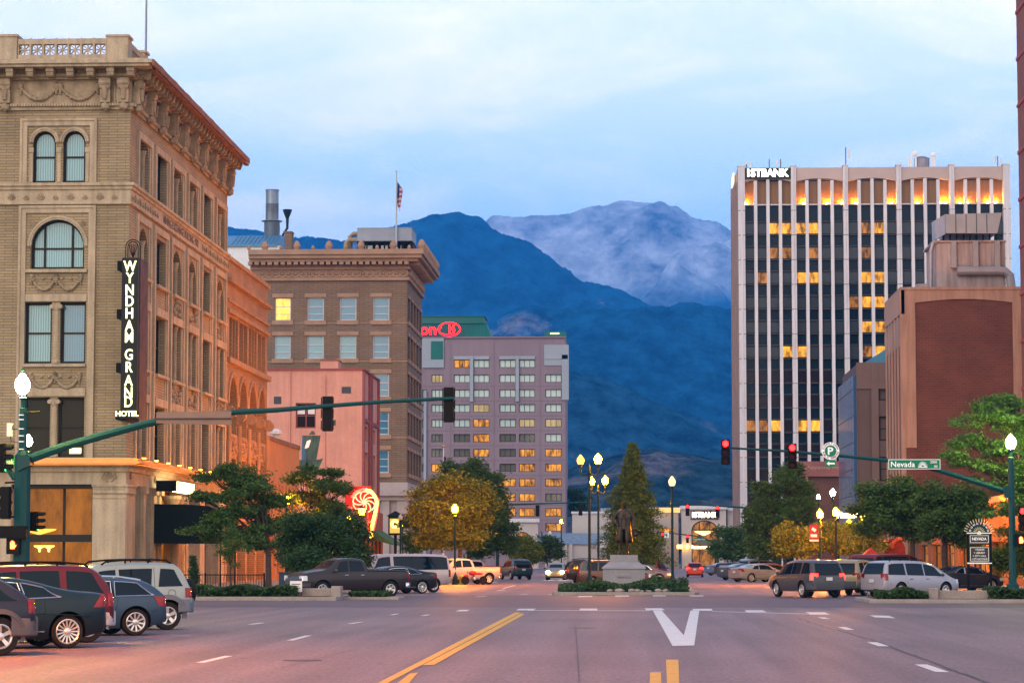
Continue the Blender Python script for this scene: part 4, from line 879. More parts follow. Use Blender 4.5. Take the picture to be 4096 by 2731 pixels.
while px < 1625:
    u = xg(px); o.cut(); o.tube([(u + .6 * math.cos(2 * PI * k / 8), YG - .12, zg(1094) + .45 * math.sin(2 * PI * k / 8)) for k in range(9)], .12, 5); o.ball((u, YG - .1, zg(1094)), .22, 1); px += 27
for k in range(10): yb = YG + 1 + k * (YH - YG) / 10.5; o.cut(); o.ball((X1 + .12, yb, zg(1094)), .6, 1)
o.out('rosette', M['brs'], T)
o = PB(); px = 1000; i = 0
while px < 1665:
    u = xg(px); h_ = .9 if i % 2 else .45; o.cut(); o.lathe([(h_ * .35, 0), (h_ * .55, h_ * .5), (h_ * .4, h_ * 1.0), (h_ * .12, h_ * 1.3)], (u, YG - 1.7, zg(1004)), 8); px += 64; i += 1
for k in range(9): yb = YG - 1.5 + k * (YH - YG + 3) / 9; h_ = 1.0; o.cut(); o.lathe([(h_ * .35, 0), (h_ * .55, h_ * .5), (h_ * .4, h_ * 1.0), (h_ * .12, h_ * 1.3)], (X1 + 2, yb, zg(1004)), 8)
o.out('antefix', M['brs'], T)
b = MB(); b.box(xg(1000), X1 - .2, YG + .5, YH, zg(1060), zg(1006)); b.build('roof', M['roof'], T)
# stone base
b = MB(); b.box(xg(1380), X1 + .15, YG - .15, YH + .1, zg(1960), zb0 + .2); b.box(xg(1380), X1 + 1.2, YG - 1.2, YH + 1, zg(1982), zg(1960)); b.box(xg(1380), X1 + .5, YG - .5, YH + .4, zg(2000), zg(1982))
b.box(xg(1380), X1 - .3, YG + .3, YH, 0, zg(2000))
for f_ in (0, .5): pass
px_ = 1470
for a, q in ((1530, 1560), (1590, 1627)): b.box(xg(a), xg(q) if q < 1627 else X1 + .2, YG - .2, YG + .4, .1, zg(2000))
for k in range(4): ya = YG + .45 + k * (YH - YG) / 4; b.box(X1 - .4, X1 + .2, ya, ya + 1.8, .1, zg(2000))
for py in (2030, 2050, 2070, 2092, 2115): b.box(xg(1380), X1 - .22, YG + .22, YH, zg(py), zg(py - 2))
b.build('stone_base', mat('pale_stone', (.40, .34, .33), .9, 0, .12, .6, .2), T)
# rooftop plant and flagpole
T = thing('rooftop_cooling_unit', 'grey metal cooling unit with open fan bays on the brown office roof', 'roof unit', (xg(1530), YG + 4, zg(1004)))
b = MB(); u0, u1 = xg(1420), xg(1640); b.box(u0, u1, YG + 2, YG + 9, zg(952), zg(906)); b.box(u0 - .1, u1 + .1, YG + 1.9, YG + 9.1, zg(952) - .15, zg(952)); b.box(u0 - .05, u1 + .05, YG + 1.95, YG + 9.05, zg(906), zg(903)); b.build('casing', mat('galvanised', (.24, .27, .33), .5, .4, .12, .5), T)
b = PB()
for k in range(7): u = u0 + (u1 - u0 - .2) * k / 6; b.cut(); b.box(u, u + .2, YG + 2.1, YG + 2.3, zg(1003), zg(952) - .15)
b.out('frame_post', M['black'], T); b = MB(); b.box(u0, u1, YG + 3.5, YG + 8.5, zg(1003), zg(953)); b.build('fan_bay', M['black'], T)
b = PB()
for k, (pa, pb) in enumerate(((1450, 1478), (1513, 1540), (1592, 1602))): b.cut(); b.box(xg(pa), xg(pb), YG + 3.2, YG + 3.4, zg(1000), zg(970))
b.out('access_panel', M['white'], T)
b = PB(); b.cut(); b.tube([(xg(1372), YG + 3, zg(1003)), (xg(1372), YG + 3, zg(960)), (xg(1385), YG + 3, zg(948)), (xg(1420), YG + 3, zg(948))], .3, 8); b.cut(); b.tube([(xg(1385), YG + 4, zg(1003)), (xg(1385), YG + 4, zg(930)), (xg(1398), YG + 4, zg(920)), (xg(1420), YG + 4, zg(920))], .3, 8); b.out('pipe', mat('tan_pipe', (.35, .27, .17), .6, .2, .1), T)
fp = at(1585, 990, YG + 1.5)
T = thing('roof_flagpole', 'steel flagpole on the brown office roof flying a small striped flag', 'pole', (fp.x, fp.y, zg(1004)))
b = MB(); L_ = ZF(683, YG + 1.5) - zg(1004); b.tube([(0, 0, 0), (0, 0, .6), (0, 0, .61), (0, 0, L_)], [.25, .25, .13, .07], 8); b.ball((0, 0, L_), .14, 1); b.build('pole', mat('pole_grey', (.4, .45, .5), .5, .3, .05), T, world=False)
def mat_flag():
    m, n, l, bs = newmat('stripes'); t = n.new('ShaderNodeTexCoord'); s = n.new('ShaderNodeSeparateXYZ'); l.new(t.outputs['Generated'], s.inputs[0])
    a = n.new('ShaderNodeMath'); a.operation = 'MULTIPLY'; a.inputs[1].default_value = 6.5; l.new(s.outputs[2], a.inputs[0]); f = n.new('ShaderNodeMath'); f.operation = 'FRACT'; l.new(a.outputs[0], f.inputs[0]); g = n.new('ShaderNodeMath'); g.operation = 'GREATER_THAN'; g.inputs[1].default_value = .5; l.new(f.outputs[0], g.inputs[0])
    x_ = n.new('ShaderNodeMix'); x_.data_type = 'RGBA'; l.new(g.outputs[0], x_.inputs[0]); x_.inputs[6].default_value = (.45, .03, .05, 1); x_.inputs[7].default_value = (.5, .5, .6, 1); l.new(x_.outputs[2], bs.inputs['Base Color']); return m
M['flag'] = mat_flag(); M['fblue'] = mat('flag_blue', (.03, .04, .14), .8, 0, 0)
def flagmesh(T, z0, h, wd):
    b = MB(); n_ = 7; vs = []
    for i in range(n_):
        for j in range(6): t = i / (n_ - 1); s = j / 5; vs.append((.08 + wd * t * (.55 + .45 * s), .35 * math.sin(t * 5 + s * 2), z0 - h * (1 - s) - t * .35 * h * 1.0))
    b.add(vs, [(i * 6 + j, (i + 1) * 6 + j, (i + 1) * 6 + j + 1, i * 6 + j + 1) for i in range(n_ - 1) for j in range(5)]); f_ = b.build('flag', M['flag'], T, world=False)
    q = MB(); vs = [(x_, y_ - .03, z_) for x_, y_, z_ in vs]; q.add(vs, [(i * 6 + j, (i + 1) * 6 + j, (i + 1) * 6 + j + 1, i * 6 + j + 1) for i in range(3) for j in range(2, 5)]); q.build('canton', M['fblue'], f_, world=False)
flagmesh(T, L_ - 1.3, 3.0, .75)
# steel chimney and blue-roofed plant house behind
YP = YG + 14
T = thing('steel_chimney', 'wide grey steel chimney rising behind the brown office', 'chimney', (XF(1088, YP, 900), YP, 30)); zq = lambda py: ZF(py, YP, 1088); rr = (XF(1114, YP, 800) - XF(1062, YP, 800)) / 2
b = MB(); b.lathe([(rr * 1.2, -6), (rr * 1.2, zq(890) - 30), (rr * 1.25, zq(888) - 30), (rr * 1.6, zq(886) - 30), (rr * 1.6, zq(884) - 30), (rr, zq(882) - 30), (rr, zq(818) - 30), (rr * 1.03, zq(817) - 30), (rr, zq(815) - 30), (rr, zq(764) - 30), (rr * 1.06, zq(763) - 30), (rr * 1.06, zq(760) - 30), (rr * .9, zq(760) - 30), (rr * .9, zq(790) - 30)], (0, 0, 0), 20); b.build('stack', mat('steel_stack', (.22, .27, .33), .5, .5, .25, .4, .2, stain=.3), T, world=False, smooth=True)
T = thing('plant_house', 'blue metal-roofed plant house beside the steel chimney', 'building', (XF(1010, YP + 1, 950), YP + 3, 30))
b = MB(); Y_ = YP - 6; b.box(XF(900, Y_, 970), XF(1120, Y_, 970), Y_, Y_ + 12, 30, ZF(978, Y_)); b.build('wall', M['white'], T)
b = MB(); b.frus([(XF(880, Y_), Y_ - .4, ZF(975, Y_)), (XF(1100, Y_), Y_ - .4, ZF(975, Y_)), (XF(1110, Y_), Y_ + 5, ZF(918, Y_)), (XF(880, Y_), Y_ + 5, ZF(918, Y_))], [(XF(880, Y_), Y_ - .4, ZF(980, Y_)), (XF(1100, Y_), Y_ - .4, ZF(980, Y_)), (XF(1110, Y_), Y_ + 5, ZF(980, Y_)), (XF(880, Y_), Y_ + 5, ZF(980, Y_))])
for px in range(920, 1100, 17): b.tube([(XF(px, Y_), Y_ - .42, ZF(974, Y_)), (XF(px + 4, Y_), Y_ + 4.9, ZF(917, Y_))], .06, 4)
b.build('roof', mat('blue_roof', (.10, .26, .42), .45, .3, .1, .4), T)
T = thing('roof_vent_stack', 'slim vent shaft with a funnel head at the chimney foot', 'vent', (XF(1148, YP - 4), YP - 4, 30)); Y_ = YP - 8
b = MB(); b.box(XF(1132, Y_), XF(1160, Y_), Y_, Y_ + 2, 30, ZF(925, Y_)); b.box(XF(1126, Y_), XF(1162, Y_), Y_ - .1, Y_ + 2.1, ZF(925, Y_), ZF(920, Y_)); b.build('shaft', M['brb'], T)
b = MB(); b.lathe([(.15, 0), (.2, 1.4), (.65, 2.6), (.6, 2.6)], (XF(1138, Y_), Y_ + 1, ZF(908, Y_)), 10); b.tube([(XF(1118, Y_), Y_ + 1, ZF(935, Y_)), (XF(1140, Y_), Y_ + 1, ZF(900, Y_))], .15, 6); b.build('funnel', M['dkgreen'], T)

# ================================================================ big pink-grey hotel tower
DH = 530.0; zh = lambda py: ZF(py, DH, 2000); xh = lambda px: XF(px, DH, 1700)
M['mauve'] = mat('mauve_concrete', (.255, .19, .222), .9, 0, .06, .12, .1, stain=.03)
M['greyc'] = mat('blue_grey_concrete', (.33, .37, .42), .9, 0, .06, .12)
M['grn'] = mat('green_metal_roof', (.02, .14, .12), .55, .2, .1, .2)
M['hg1'] = glass('pale_curtain_pane', (.50, .64, .60), .1, 1.6, .25); M['hg2'] = glass('dim_pane', (.13, .12, .09), .08, 1.7); M['hg3'] = litwin('amber_room', (1, .38, .04), 1.1, .9, .10); M['hg4'] = litwin('cream_room', (1, .72, .32), .55, .5, .6)
T = thing('hotel_tower', 'broad mauve-grey hotel slab with rows of wide windows and a green mansard', 'building', (xh(2000), DH, 0))
b = MB(); hc = [(1640, 1660), (1688, 1706), (1726, 1771), (1815, 1880), (1893, 1957), (1998, 2063), (2076, 2140), (2181, 2246)]
rows = [(1438 + 59.4 * r_, 1470 + 59.4 * r_) for r_ in range(12)]; ho_ = []
for r_, (t_, b__) in enumerate(rows):
    for ci, (a, q) in enumerate(hc):
        if r_ == 0 and ci == 7: continue
        if r_ < 2 and ci == 1: continue
        ho_.append((xh(a), xh(q), zh(b__), zh(t_), .4, r_, ci))
panel(b, PF(DH), xh(1640), xh(2262), 0, zh(1352), [h_[:5] for h_ in ho_])
b.box(xh(1640), xh(2262), DH + .5, DH + 18, zh(1353), zh(1352) + .1); b.add([(xh(2262), DH, 0), (xh(2262), DH + 18, 0), (xh(2262), DH + 18, zh(1352)), (xh(2262), DH, zh(1352))], [(0, 1, 2, 3)])
b.build('wall', M['mauve'], T)
c = PB()
c.cut(); c.box(xh(1688), xh(1775), DH - .35, DH, zh(1470), zh(1352)); c.cut()
c.box(xh(2182), xh(2272), DH - .35, DH, zh(1437), zh(1420)); c.cut(); c.box(xh(2248), xh(2275), DH - .35, DH + 2, zh(1600), zh(1380)); c.cut(); c.box(xh(2177), xh(2272), DH - .2, DH + .3, zh(1462), zh(1380))
c.cut(); c.box(xh(1772), xh(1778), DH - .4, DH, 0, 0.1)
c.k = c.k[:4]
c.out('pale_panel', M['greyc'], T)
c = PB()
for a, q, y0, y1 in ((1880, 1893, 1424, 1606), (2063, 2076, 1424, 1606), (1696, 1706, 1560, 2250)): c.cut(); c.box(xh(a), xh(q), DH - .6, DH - .01, zh(y1), zh(y0))
for a, q in ((1815, 1880), (1893, 1957), (1998, 2063), (2076, 2140)): c.cut(); c.box(xh(a), xh(q), DH - .3, DH - .01, zh(1437), zh(1424))
c.out('pilaster_strip', M['greyc'], T)
c = PB()
for r_, (t_, b__) in enumerate(rows[1:]): c.cut(); c.box(xh(1640), xh(2262), DH - .08, DH - .005, zh(b__ + 13) - .05, zh(b__ + 13) + .05)
for a in (1800, 1975, 2160): c.cut(); c.box(xh(a), xh(a) + .12, DH - .1, DH - .005, 0, zh(1352))
c.cut(); c.box(xh(1640), xh(2265), DH - .4, DH + 1, zh(1352), zh(1347)); c.out('joint_strip', M['mauve'], T)
rn = random.Random(5); lit = {(0, 3): 3, (1, 2): 4, (3, 4): 4, (4, 4): 3, (4, 7): 4, (4, 6): 4, (6, 7): 3, (6, 4): 3, (6, 6): 3, (7, 7): 3, (8, 5): 3, (8, 6): 3, (8, 7): 3, (9, 5): 3, (9, 4): 3, (9, 6): 3, (10, 5): 3, (10, 6): 3, (11, 4): 3, (10, 7): 3, (7, 2): 3, (7, 6): 3, (5, 4): 3, (11, 7): 3, (8, 2): 3}
for a, q, z0_, z1_, dep, r_, ci in ho_:
    k = lit.get((r_, ci), 1 if r_ < 5 or (ci == 7 and r_ < 6) else 2)
    window(T, PF(DH), a, q, z0_, z1_, dep, M['wframe'], M['hg%d' % k], 0, (), (.34, .67), .12)
zt_ = zh(1352); dm = xh(1960)
b = MB(); g0 = [(xh(1600), DH + 1, zt_), (xh(1968), DH + 1, zt_), (xh(1968), DH + 16, zt_), (xh(1600), DH + 16, zt_)]; g1 = [(xh(1600), DH + 3.5, zh(1287)), (xh(1940), DH + 3.5, zh(1287)), (xh(1940), DH + 13, zh(1287)), (xh(1600), DH + 13, zh(1287))]
b.frus(g0, g1); b.box(xh(1600), xh(1932), DH + 3.2, DH + 14, zh(1287), zh(1260)); b.box(xh(1600), xh(1936), DH + 3, DH + 14.2, zh(1260), zh(1257))
for px in range(1640, 1960, 9): t = 1; b.tube([(xh(px) + .15, DH + .98, zt_), (xh(min(px, 1938)), DH + 3.48, zh(1287))], .07, 4)
b.box(xh(2177), xh(2262), DH + 3, DH + 12, zt_, zh(1378) + (zh(1352) - zh(1378)) + 1.6); b.build('roof', M['grn'], T)
b = MB(); b.box(xh(1724), xh(1772), DH - .45, DH - .36, zh(1436), zh(1364)); b.build('green_panel', M['grn'], T)
RN = emit('red_sign', (1, .002, .008), 7, (.02, 0, 0)); RD = emit('red_glow', (1, .02, .06), 1.0)
text_mesh('sign_letter', 'on', 3.1, (xh(1712), DH + .5, zh(1317)), FRONT, RN, T, .1, .05, sx=1.05)
text_mesh('sign_letter', 'lt', 3.1, (xh(1662), DH + .5, zh(1317)), FRONT, RN, T, .1, .05)
o = PB(); cxx, czz = xh(1796), zh(1315); o.cut(); o.tube([(cxx + 2.2 * math.cos(2 * PI * k / 28), DH + .4, czz + 1.35 * math.sin(2 * PI * k / 28)) for k in range(29)], .13, 6)
o.cut(); o.tube([(cxx - 1.55 + 0.0 + 1.6 * math.cos(t) + 1.0, DH + .4, czz - .25 + .85 * math.sin(t)) for t in [2.3 + k * .32 for k in range(16)]], .12, 6)
o.cut(); o.box(cxx - .15, cxx + .12, DH + .3, DH + .5, czz - .9, czz + .95); o.cut(); o.box(cxx + .75, cxx + 1.0, DH + .3, DH + .5, czz - .75, czz + .95); o.cut(); o.box(cxx + .12, cxx + .75, DH + .3, DH + .5, czz - .15, czz + .1); o.out('emblem_tube', RN, T)
o = MB(); o.box(xh(2199), xh(2236), DH + 2.9, DH + 3, zh(1352) + 1.0, zh(1352) + 1.3); o.build('light_strip', emit('warm_strip', (1, .7, .3), 2), T)
# ================================================================ bank tower with white fins
zx = lambda a: 2850 + a * .7144; zy = lambda a: 580 + a * .7144
DT = 404.0; tz = lambda a: ZF(zy(a), DT, 3500); tx = lambda a: XF(zx(a), DT, 1400)
M['fin'] = mat('white_precast', (.66, .63, .66), .8, 0, .06, .3, stain=.08)
M['beige'] = mat('beige_precast', (.50, .39, .36), .85, 0, .08, .3)
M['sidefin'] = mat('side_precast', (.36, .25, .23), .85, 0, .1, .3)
M['spand'] = glass('navy_spandrel', (.008, .018, .030), .12, 1.25)
M['tpane'] = glass('grey_pane', (.045, .052, .06), .06, 1.3, .3)
M['tpane2'] = glass('brown_pane', (.022, .012, .012), .06, 1.25, .3)
M['copperlit'] = litwin('lit_copper_screen', (1, .30, .02), 1.1, .22, .12)
T = thing('office_tower', 'tall office tower of white vertical fins and dark glass with glowing orange top floor', 'building', (tx(900), DT, 0))
XA_, XB_ = tx(150), tx(1680); DEP = 25.0
majors = [(150, 187), (447, 475), (740, 767), (1040, 1067), (1338, 1365), (1640, 1680)]
b = MB(); b.box(XA_ + .4, XB_ - .4, DT + 1.0, DT + DEP, 0, tz(190)); b.build('core', M['spand'], T)
o = PB(); cols_ = []
for i in range(5):
    l_, r_ = majors[i][1], majors[i + 1][0]; w4 = (r_ - l_ - 54) / 4
    for k in range(4):
        a = l_ + k * (w4 + 18); cols_.append((a, a + w4))
        if k: o.cut(); o.box(tx(a - 18), tx(a), DT - .15, DT + 1.0, 0, tz(188 if k == 2 else 196))
for a, q in majors: o.cut(); o.box(tx(a), tx(q), DT - .5, DT + 1.0, 0, tz(118)); o.cut(); o.box(tx(a) - .12, tx(q) + .12, DT - .62, DT + 1.0, tz(118), tz(113)) ; o.cut(); o.box(tx(a) + .35, tx(q) - .35, DT - .7, DT - .5, 0, tz(120))
o.out('fin', M['fin'], T)
# side fins
o = PB(); ysd = [0, 5.2, 10.4, 15.6, 20.8]
for k, y_ in enumerate([1.6 + i * 1.95 for i in range(12)]): o.cut(); dd = .3 if k % 4 == 3 else .12; o.box(XA_ - dd, XA_ + .4, DT + y_, DT + y_ + (.9 if k % 4 == 3 else .55), 0, tz(125 if k % 4 == 3 else 190))
o.cut(); o.box(XA_ - .05, XA_ + .4, DT + 1, DT + DEP, tz(185), tz(122)); o.out('side_fin', M['sidefin'], T)
# crown panels with shallow arches
b = MB()
for i in range(5):
    l_, r_ = majors[i][1], majors[i + 1][0]; n_ = 16
    for k in range(n_):
        u0, u1 = l_ + (r_ - l_) * k / n_, l_ + (r_ - l_) * (k + 1) / n_; s0, s1 = [203 - 18 * math.sin(PI * q / n_) ** .8 if 0 < q < n_ else 203 for q in (k, k + 1)]
        b.frus([(tx(u0), DT - .05, tz(s0)), (tx(u1), DT - .05, tz(s1)), (tx(u1), DT - .05, tz(125)), (tx(u0), DT - .05, tz(125))], [(tx(u0), DT + .95, tz(s0)), (tx(u1), DT + .95, tz(s1)), (tx(u1), DT + .95, tz(125)), (tx(u0), DT + .95, tz(125))])
b.box(XA_, XB_, DT + .96, DT + DEP - .1, tz(190) + .01, tz(128)); b.build('parapet', M['beige'], T)
def mat_screen():
    m, n, l, bs = newmat('copper_screen'); P = coords(n, l, True); wv = n.new('ShaderNodeTexWave'); wv.inputs['Scale'].default_value = 1.6; l.new(P, wv.inputs[0]); r = n.new('ShaderNodeMapRange'); r.inputs[3].default_value = .5; r.inputs[4].default_value = 1.1; l.new(wv.outputs[1], r.inputs[0])
    v = n.new('ShaderNodeVectorMath'); v.operation = 'SCALE'; v.inputs[0].default_value = (.30, .15, .055); l.new(r.outputs[0], v.inputs['Scale']); l.new(v.outputs[0], bs.inputs['Base Color']); bs.inputs['Roughness'].default_value = .6; return m
b = MB(); b.box(tx(187), XB_ - .4, DT + .8, DT + .97, tz(330), tz(196)); b.build('ribbed_screen', mat_screen(), T)
LUM = emit('flood_lamp', (1, .33, .02), 520)
o = PB()
for a in (195, 520, 650, 735, 812, 905, 1010, 1160, 1290, 1318, 1400, 1440, 1555, 1600): o.cut(); o.box(tx(a) - .18, tx(a) + .18, DT + .25, DT + .5, tz(326), tz(320))
o.out('flood_lamp', LUM, T)
b = MB(); b.box(tx(187), XB_ - .4, DT + .2, DT + .9, tz(333), tz(327)); b.build('ledge', M['fin'], T)
# floors
tl = {(0, 2): 1, (0, 3): 1, (0, 4): 1, (0, 5): 1, (0, 9): 2, (0, 10): 1, (1, 2): 2, (1, 3): 2, (1, 5): 2, (1, 9): 2, (2, 1): 2, (2, 4): 1, (2, 5): 1, (2, 9): 1, (2, 10): 1, (3, 8): 2, (3, 9): 1, (3, 10): 1, (4, 9): 1, (4, 10): 1, (5, 3): 1, (5, 4): 1, (5, 9): 2, (5, 10): 1, (8, 1): 2, (8, 2): 1, (8, 4): 1, (8, 5): 1, (8, 0): 2}
sp = MB(); nwin = 0; rest = MB(); rn = random.Random(9)
for r_ in range(14):
    v1, v0 = 430 + 138.3 * r_, 495 + 138.3 * r_
    for ci, (a, q) in enumerate(cols_):
        g = tl.get((r_, ci), 0)
        if tz(v0) < .5: continue
        if nwin < 100 and ((ci < 7) or g):
            nwin += 1; m_ = M['warm'] if g == 1 else (M['warm2'] if g == 2 else (M['tpane'] if r_ < 6 else M['tpane2'])); f = MB()
            pbox(f, PF(DT), tx(a), tx(q), tz(v0) - .12, tz(v0) + .08, .35, .6); pbox(f, PF(DT), tx(a), tx(q), tz(v1) - .08, tz(v1) + .12, .35, .6)
            w_ = f.build('window', M['wframe'], T); f = MB(); pbox(f, PF(DT), tx(a), tx(q), tz(v0) + .08, tz(v1) - .08, .5, .55); f.build('pane', m_, w_)
        else:
            pbox(rest, PF(DT), tx(a), tx(q), tz(v0), tz(v1), .5, .55)
    for ci, (a, q) in enumerate(cols_):
        pbox(sp, PF(DT), tx(a), tx(q), tz(v0) - .2, tz(v0) - .121, .3, .62)
        pbox(sp, PF(DT), tx(a), tx(q), tz(v1) + .121, tz(v1) + .2, .3, .62)
tag(rest.build('window', M['tpane'], T), kind='stuff'); sp.build('mullion', mat('bronze_mullion', (.10, .085, .085), .5, .3, 0), T)
b = MB()
for k in range(14):
    for a, q in majors: b.box(tx(a) - .01, tx(q) + .01, DT - .515, DT + 1, tz(365 + 138.3 * k) - .06, tz(365 + 138.3 * k) + .06) if tz(365 + 138.3 * k) > 1 else None
b.build('joint', mat('joint', (.25, .22, .22), .9, 0, 0), T)
b = MB(); b.box(tx(188), tx(446), DT - .35, DT - .05, tz(187), tz(127)); sg = b.build('sign_panel', mat('sign_navy', (.012, .02, .03), .4, 0, 0), T)
WN = emit('white_sign', (1, .93, .62), 5)
text_mesh('lettering', '1STBANK', 2.0, (tx(318), DT - .45, tz(154)), FRONT, WN, T, .06, .07, fit=(tx(432) - tx(200), tz(131) - tz(176)))
b = MB(); b.box(XA_ - .7, XA_ - .5, DT + 2, DT + 9, tz(190), tz(140)); b.build('side_sign', emit('side_white_sign', (1, .93, .7), 1.2), T)
def antenna(px, z0, h, n, lbl):
    p = at(px, 700, DT + 6); t = thing('antenna', lbl, 'antenna', (p.x, p.y, z0), group=None); q = MB(); q.tube([(0, 0, 0), (0, 0, h)], .07, 6)
    q.build('mast', M['plastic'], t, world=False); q = PB(); rn_ = random.Random(px)
    for k in range(n): q.cut(); q.obox((rn_.uniform(-.7, .7), rn_.uniform(-.3, .3), h * rn_.uniform(.45, .9)), (.25, .15, h * .35), rn_.uniform(0, 3))
    if n: q.out('panel_aerial', M['white'], t, world=False)
zr = tz(128)
antenna(zx(190), zr, 2.2, 3, 'cluster of panel aerials above the left corner of the fin tower'); antenna(zx(318), zr, 2.4, 0, 'bare thin mast above the tower bank sign')
antenna(zx(382), zr, 2.4, 2, 'short mast with two aerials right of the tower bank sign'); antenna(zx(747), zr, 4.2, 2, 'tallest slim aerial standing mid-way along the tower roof'); antenna(zx(1598), zr, 2.6, 5, 'dense aerial cluster at the right end of the tower roof')
T = thing('roof_water_tank', 'round rooftop tank ringed with dishes on the fin tower', 'tank', (tx(1218), DT + 8, zr))
b = MB(); rr = (tx(1262) - tx(1175)) / 2; b.lathe([(rr, 0), (rr, .5), (rr * 1.05, .55), (rr, .6), (rr, 1.9), (rr * 1.06, 2.0), (rr * .5, 2.3)], (tx(1218), DT + 8, zr + .6), 18); b.build('tank', mat('tank_metal', (.3, .28, .33), .5, .3, .15, 1, stain=.3), T)
b = PB()
for a in (1138, 1150, 1272, 1284, 1180): b.cut(); b.box(tx(a) - .15, tx(a) + .15, DT + 7, DT + 7.3, zr, zr + 2.6)
b.cut(); b.lathe([(.05, 0), (.55, .25)], (tx(1175), DT + 7, zr + 3.2), 12, 'Y'); b.cut(); b.lathe([(.05, 0), (.5, .25)], (tx(1282), DT + 7, zr + 3.0), 12, 'Y'); b.cut(); b.tube([(tx(1178), DT + 7.3, zr), (tx(1178), DT + 7.3, zr + 3.4)], .08, 6)
b.out('aerial', M['white'], T)

# ================================================================ blue glass office, brick block, near brick corner
DB = 300.0; bz = lambda a: ZF(zy(a), DB, 3450); bx = lambda a: XF(zx(a), DB, 1700)
T = thing('glass_office', 'dark brown office with a blue mirror-glass side face', 'building', (bx(808), DB, 0))
XL_ = bx(808); Yb = atx(3364, 1600, XL_).y; ztop = bz(1218)
b = MB(); wo = [(bx(932), bx(990), bz(1430) , bz(1290), .5), (bx(932), bx(990), bz(1655), bz(1518), .5), (bx(932), bx(990), bz(1880), bz(1745), .5)]
panel(b, PF(DB), XL_, bx(1300), 0, ztop, wo); b.box(XL_ + .2, bx(1300), DB + .5, Yb, 0, ztop - .05); b.build('wall', mat('brown_panel', (.115, .072, .065), .7, 0, .1, .3), T)
pb = MB(); pbox(pb, PF(DB), XL_, bx(812), 0, ztop, -.1, 0); pbox(pb, PF(DB), bx(890), bx(930), 0, ztop, -.25, 0); pbox(pb, PF(DB), XL_, bx(1300), ztop - 3, ztop, -.2, 0); pb.build('pier', mat('brown_pier', (.15, .095, .085), .7, 0, .1, .3), T)
for op in wo: window(T, PF(DB), *op, M['wframe'], M['spand'], 0, (.5,), (), .2)
b = MB(); b.box(XL_ - .35, XL_, DB + .05, Yb, 0, ztop - 1.4); b.build('glass_wall', glass('blue_mirror', (.10, .24, .50), .12, 1.5, 0, .75), T)
b = MB()
for k in range(1, 8): zc = ztop * k / 8; b.box(XL_ - .37, XL_ - .36, DB + .05, Yb, zc - .05, zc + .05)
for k in range(1, 6): yc = DB + (Yb - DB) * k / 6; b.box(XL_ - .37, XL_ - .36, yc - .05, yc + .05, 0, ztop - 1.4)
b.build('glazing_bar', M['plastic'], T)
b = MB(); b.frus([(bx(850), DB + 2, ztop), (bx(1000), DB + 2, ztop), (bx(1000), DB + 9, ztop), (bx(860), DB + 9, ztop)], [(bx(985), DB + 2, bz(1135)), (bx(1000), DB + 2, bz(1135)), (bx(1000), DB + 9, bz(1135)), (bx(990), DB + 9, bz(1135))]); b.build('sloped_glass', M['curtb'], T)
DK = 240.0; kz = lambda a: ZF(zy(a), DK, 3800); kx = lambda a: XF(zx(a), DK, 1700)
M['rbrick'] = brick('red_brick', (.12, .040, .032), (.095, .031, .027), (.115, .062, .052), .6, .22, .03, var=.22)
M['pinkc'] = mat('pink_concrete', (.35, .235, .195), .9, 0, .10, .4, .15, stain=.18)
T = thing('brick_block', 'large windowless red brick block framed in pinkish concrete on the right', 'building', (kx(1100), DK, 0))
XK = kx(1065); Yk = atx(3546, 1500, XK).y; XKE = kx(1790); zt2 = kz(810)
b = MB(); b.box(XK + .3, XKE, DK + .6, Yk, 0, zt2 - .3); b.build('core', M['pinkc'], T)
b = MB(); u0, u1 = kx(1143), kx(1690); yb_ = ZF(1790, DK, 3700)
pbox(b, PF(DK), u0, u1, 4, kz(866), .15, .6); pbox(b, PF(DK), XK + .01, u0 - .01, 4, yb_ - .02, .05, .6); b.build('brick_panel', M['rbrick'], T)
b = MB(); pbox(b, PF(DK), XK, u0, yb_, zt2, 0, .6); pbox(b, PF(DK), u1, XKE, 4, zt2, 0, .6); n_ = 14
for k in range(n_):
    a0, a1 = u0 + (u1 - u0) * k / n_, u0 + (u1 - u0) * (k + 1) / n_; c0, c1 = [kz(882) + (kz(862) - kz(882)) * math.sin(PI * q / n_) for q in (k, k + 1)]
    b.frus([(a0, DK, c0), (a1, DK, c1), (a1, DK, zt2), (a0, DK, zt2)], [(a0, DK + .6, c0), (a1, DK + .6, c1), (a1, DK + .6, zt2), (a0, DK + .6, zt2)])
pbox(b, PF(DK), XK, XKE, 0, 4, 0, .6); b.box(XK - .1, XKE, DK - .1, Yk, zt2, zt2 + .25); b.build('frame', M['pinkc'], T)
o = PB(); n_ = 5
for k in range(n_ + 1): yc = DK + .02 + (Yk - DK - .9) * k / n_; o.cut(); o.box(XK - .1, XK + .3, yc, yc + .7, 0, zt2 - (.3 if k not in (0,) else .05))
o.cut(); o.box(XK - .12, XK + .3, DK, Yk, zt2 - 2.2, zt2 - .01); o.out('pilaster', M['pinkc'], T)
b = MB(); b.box(XK, XK + .28, DK + .8, Yk, 0, zt2 - 5); b.build('side_wall', M['rbrick'], T)
b = MB(); b.box(XK, XK + .28, DK + .8, Yk, zt2 - 5, zt2 - 2.3); b.build('strip_window', M['curtb'], T)
T = thing('rooftop_plant_block', 'pale pink concrete rooftop block with a boxy metal louvre hood and ducts', 'roof unit', (kx(1450), DK + 6, zt2))
DR = DK + 5; rz_ = lambda a: ZF(zy(a), DR, 3800); rx_ = lambda a: XF(zx(a), DR, 1400)
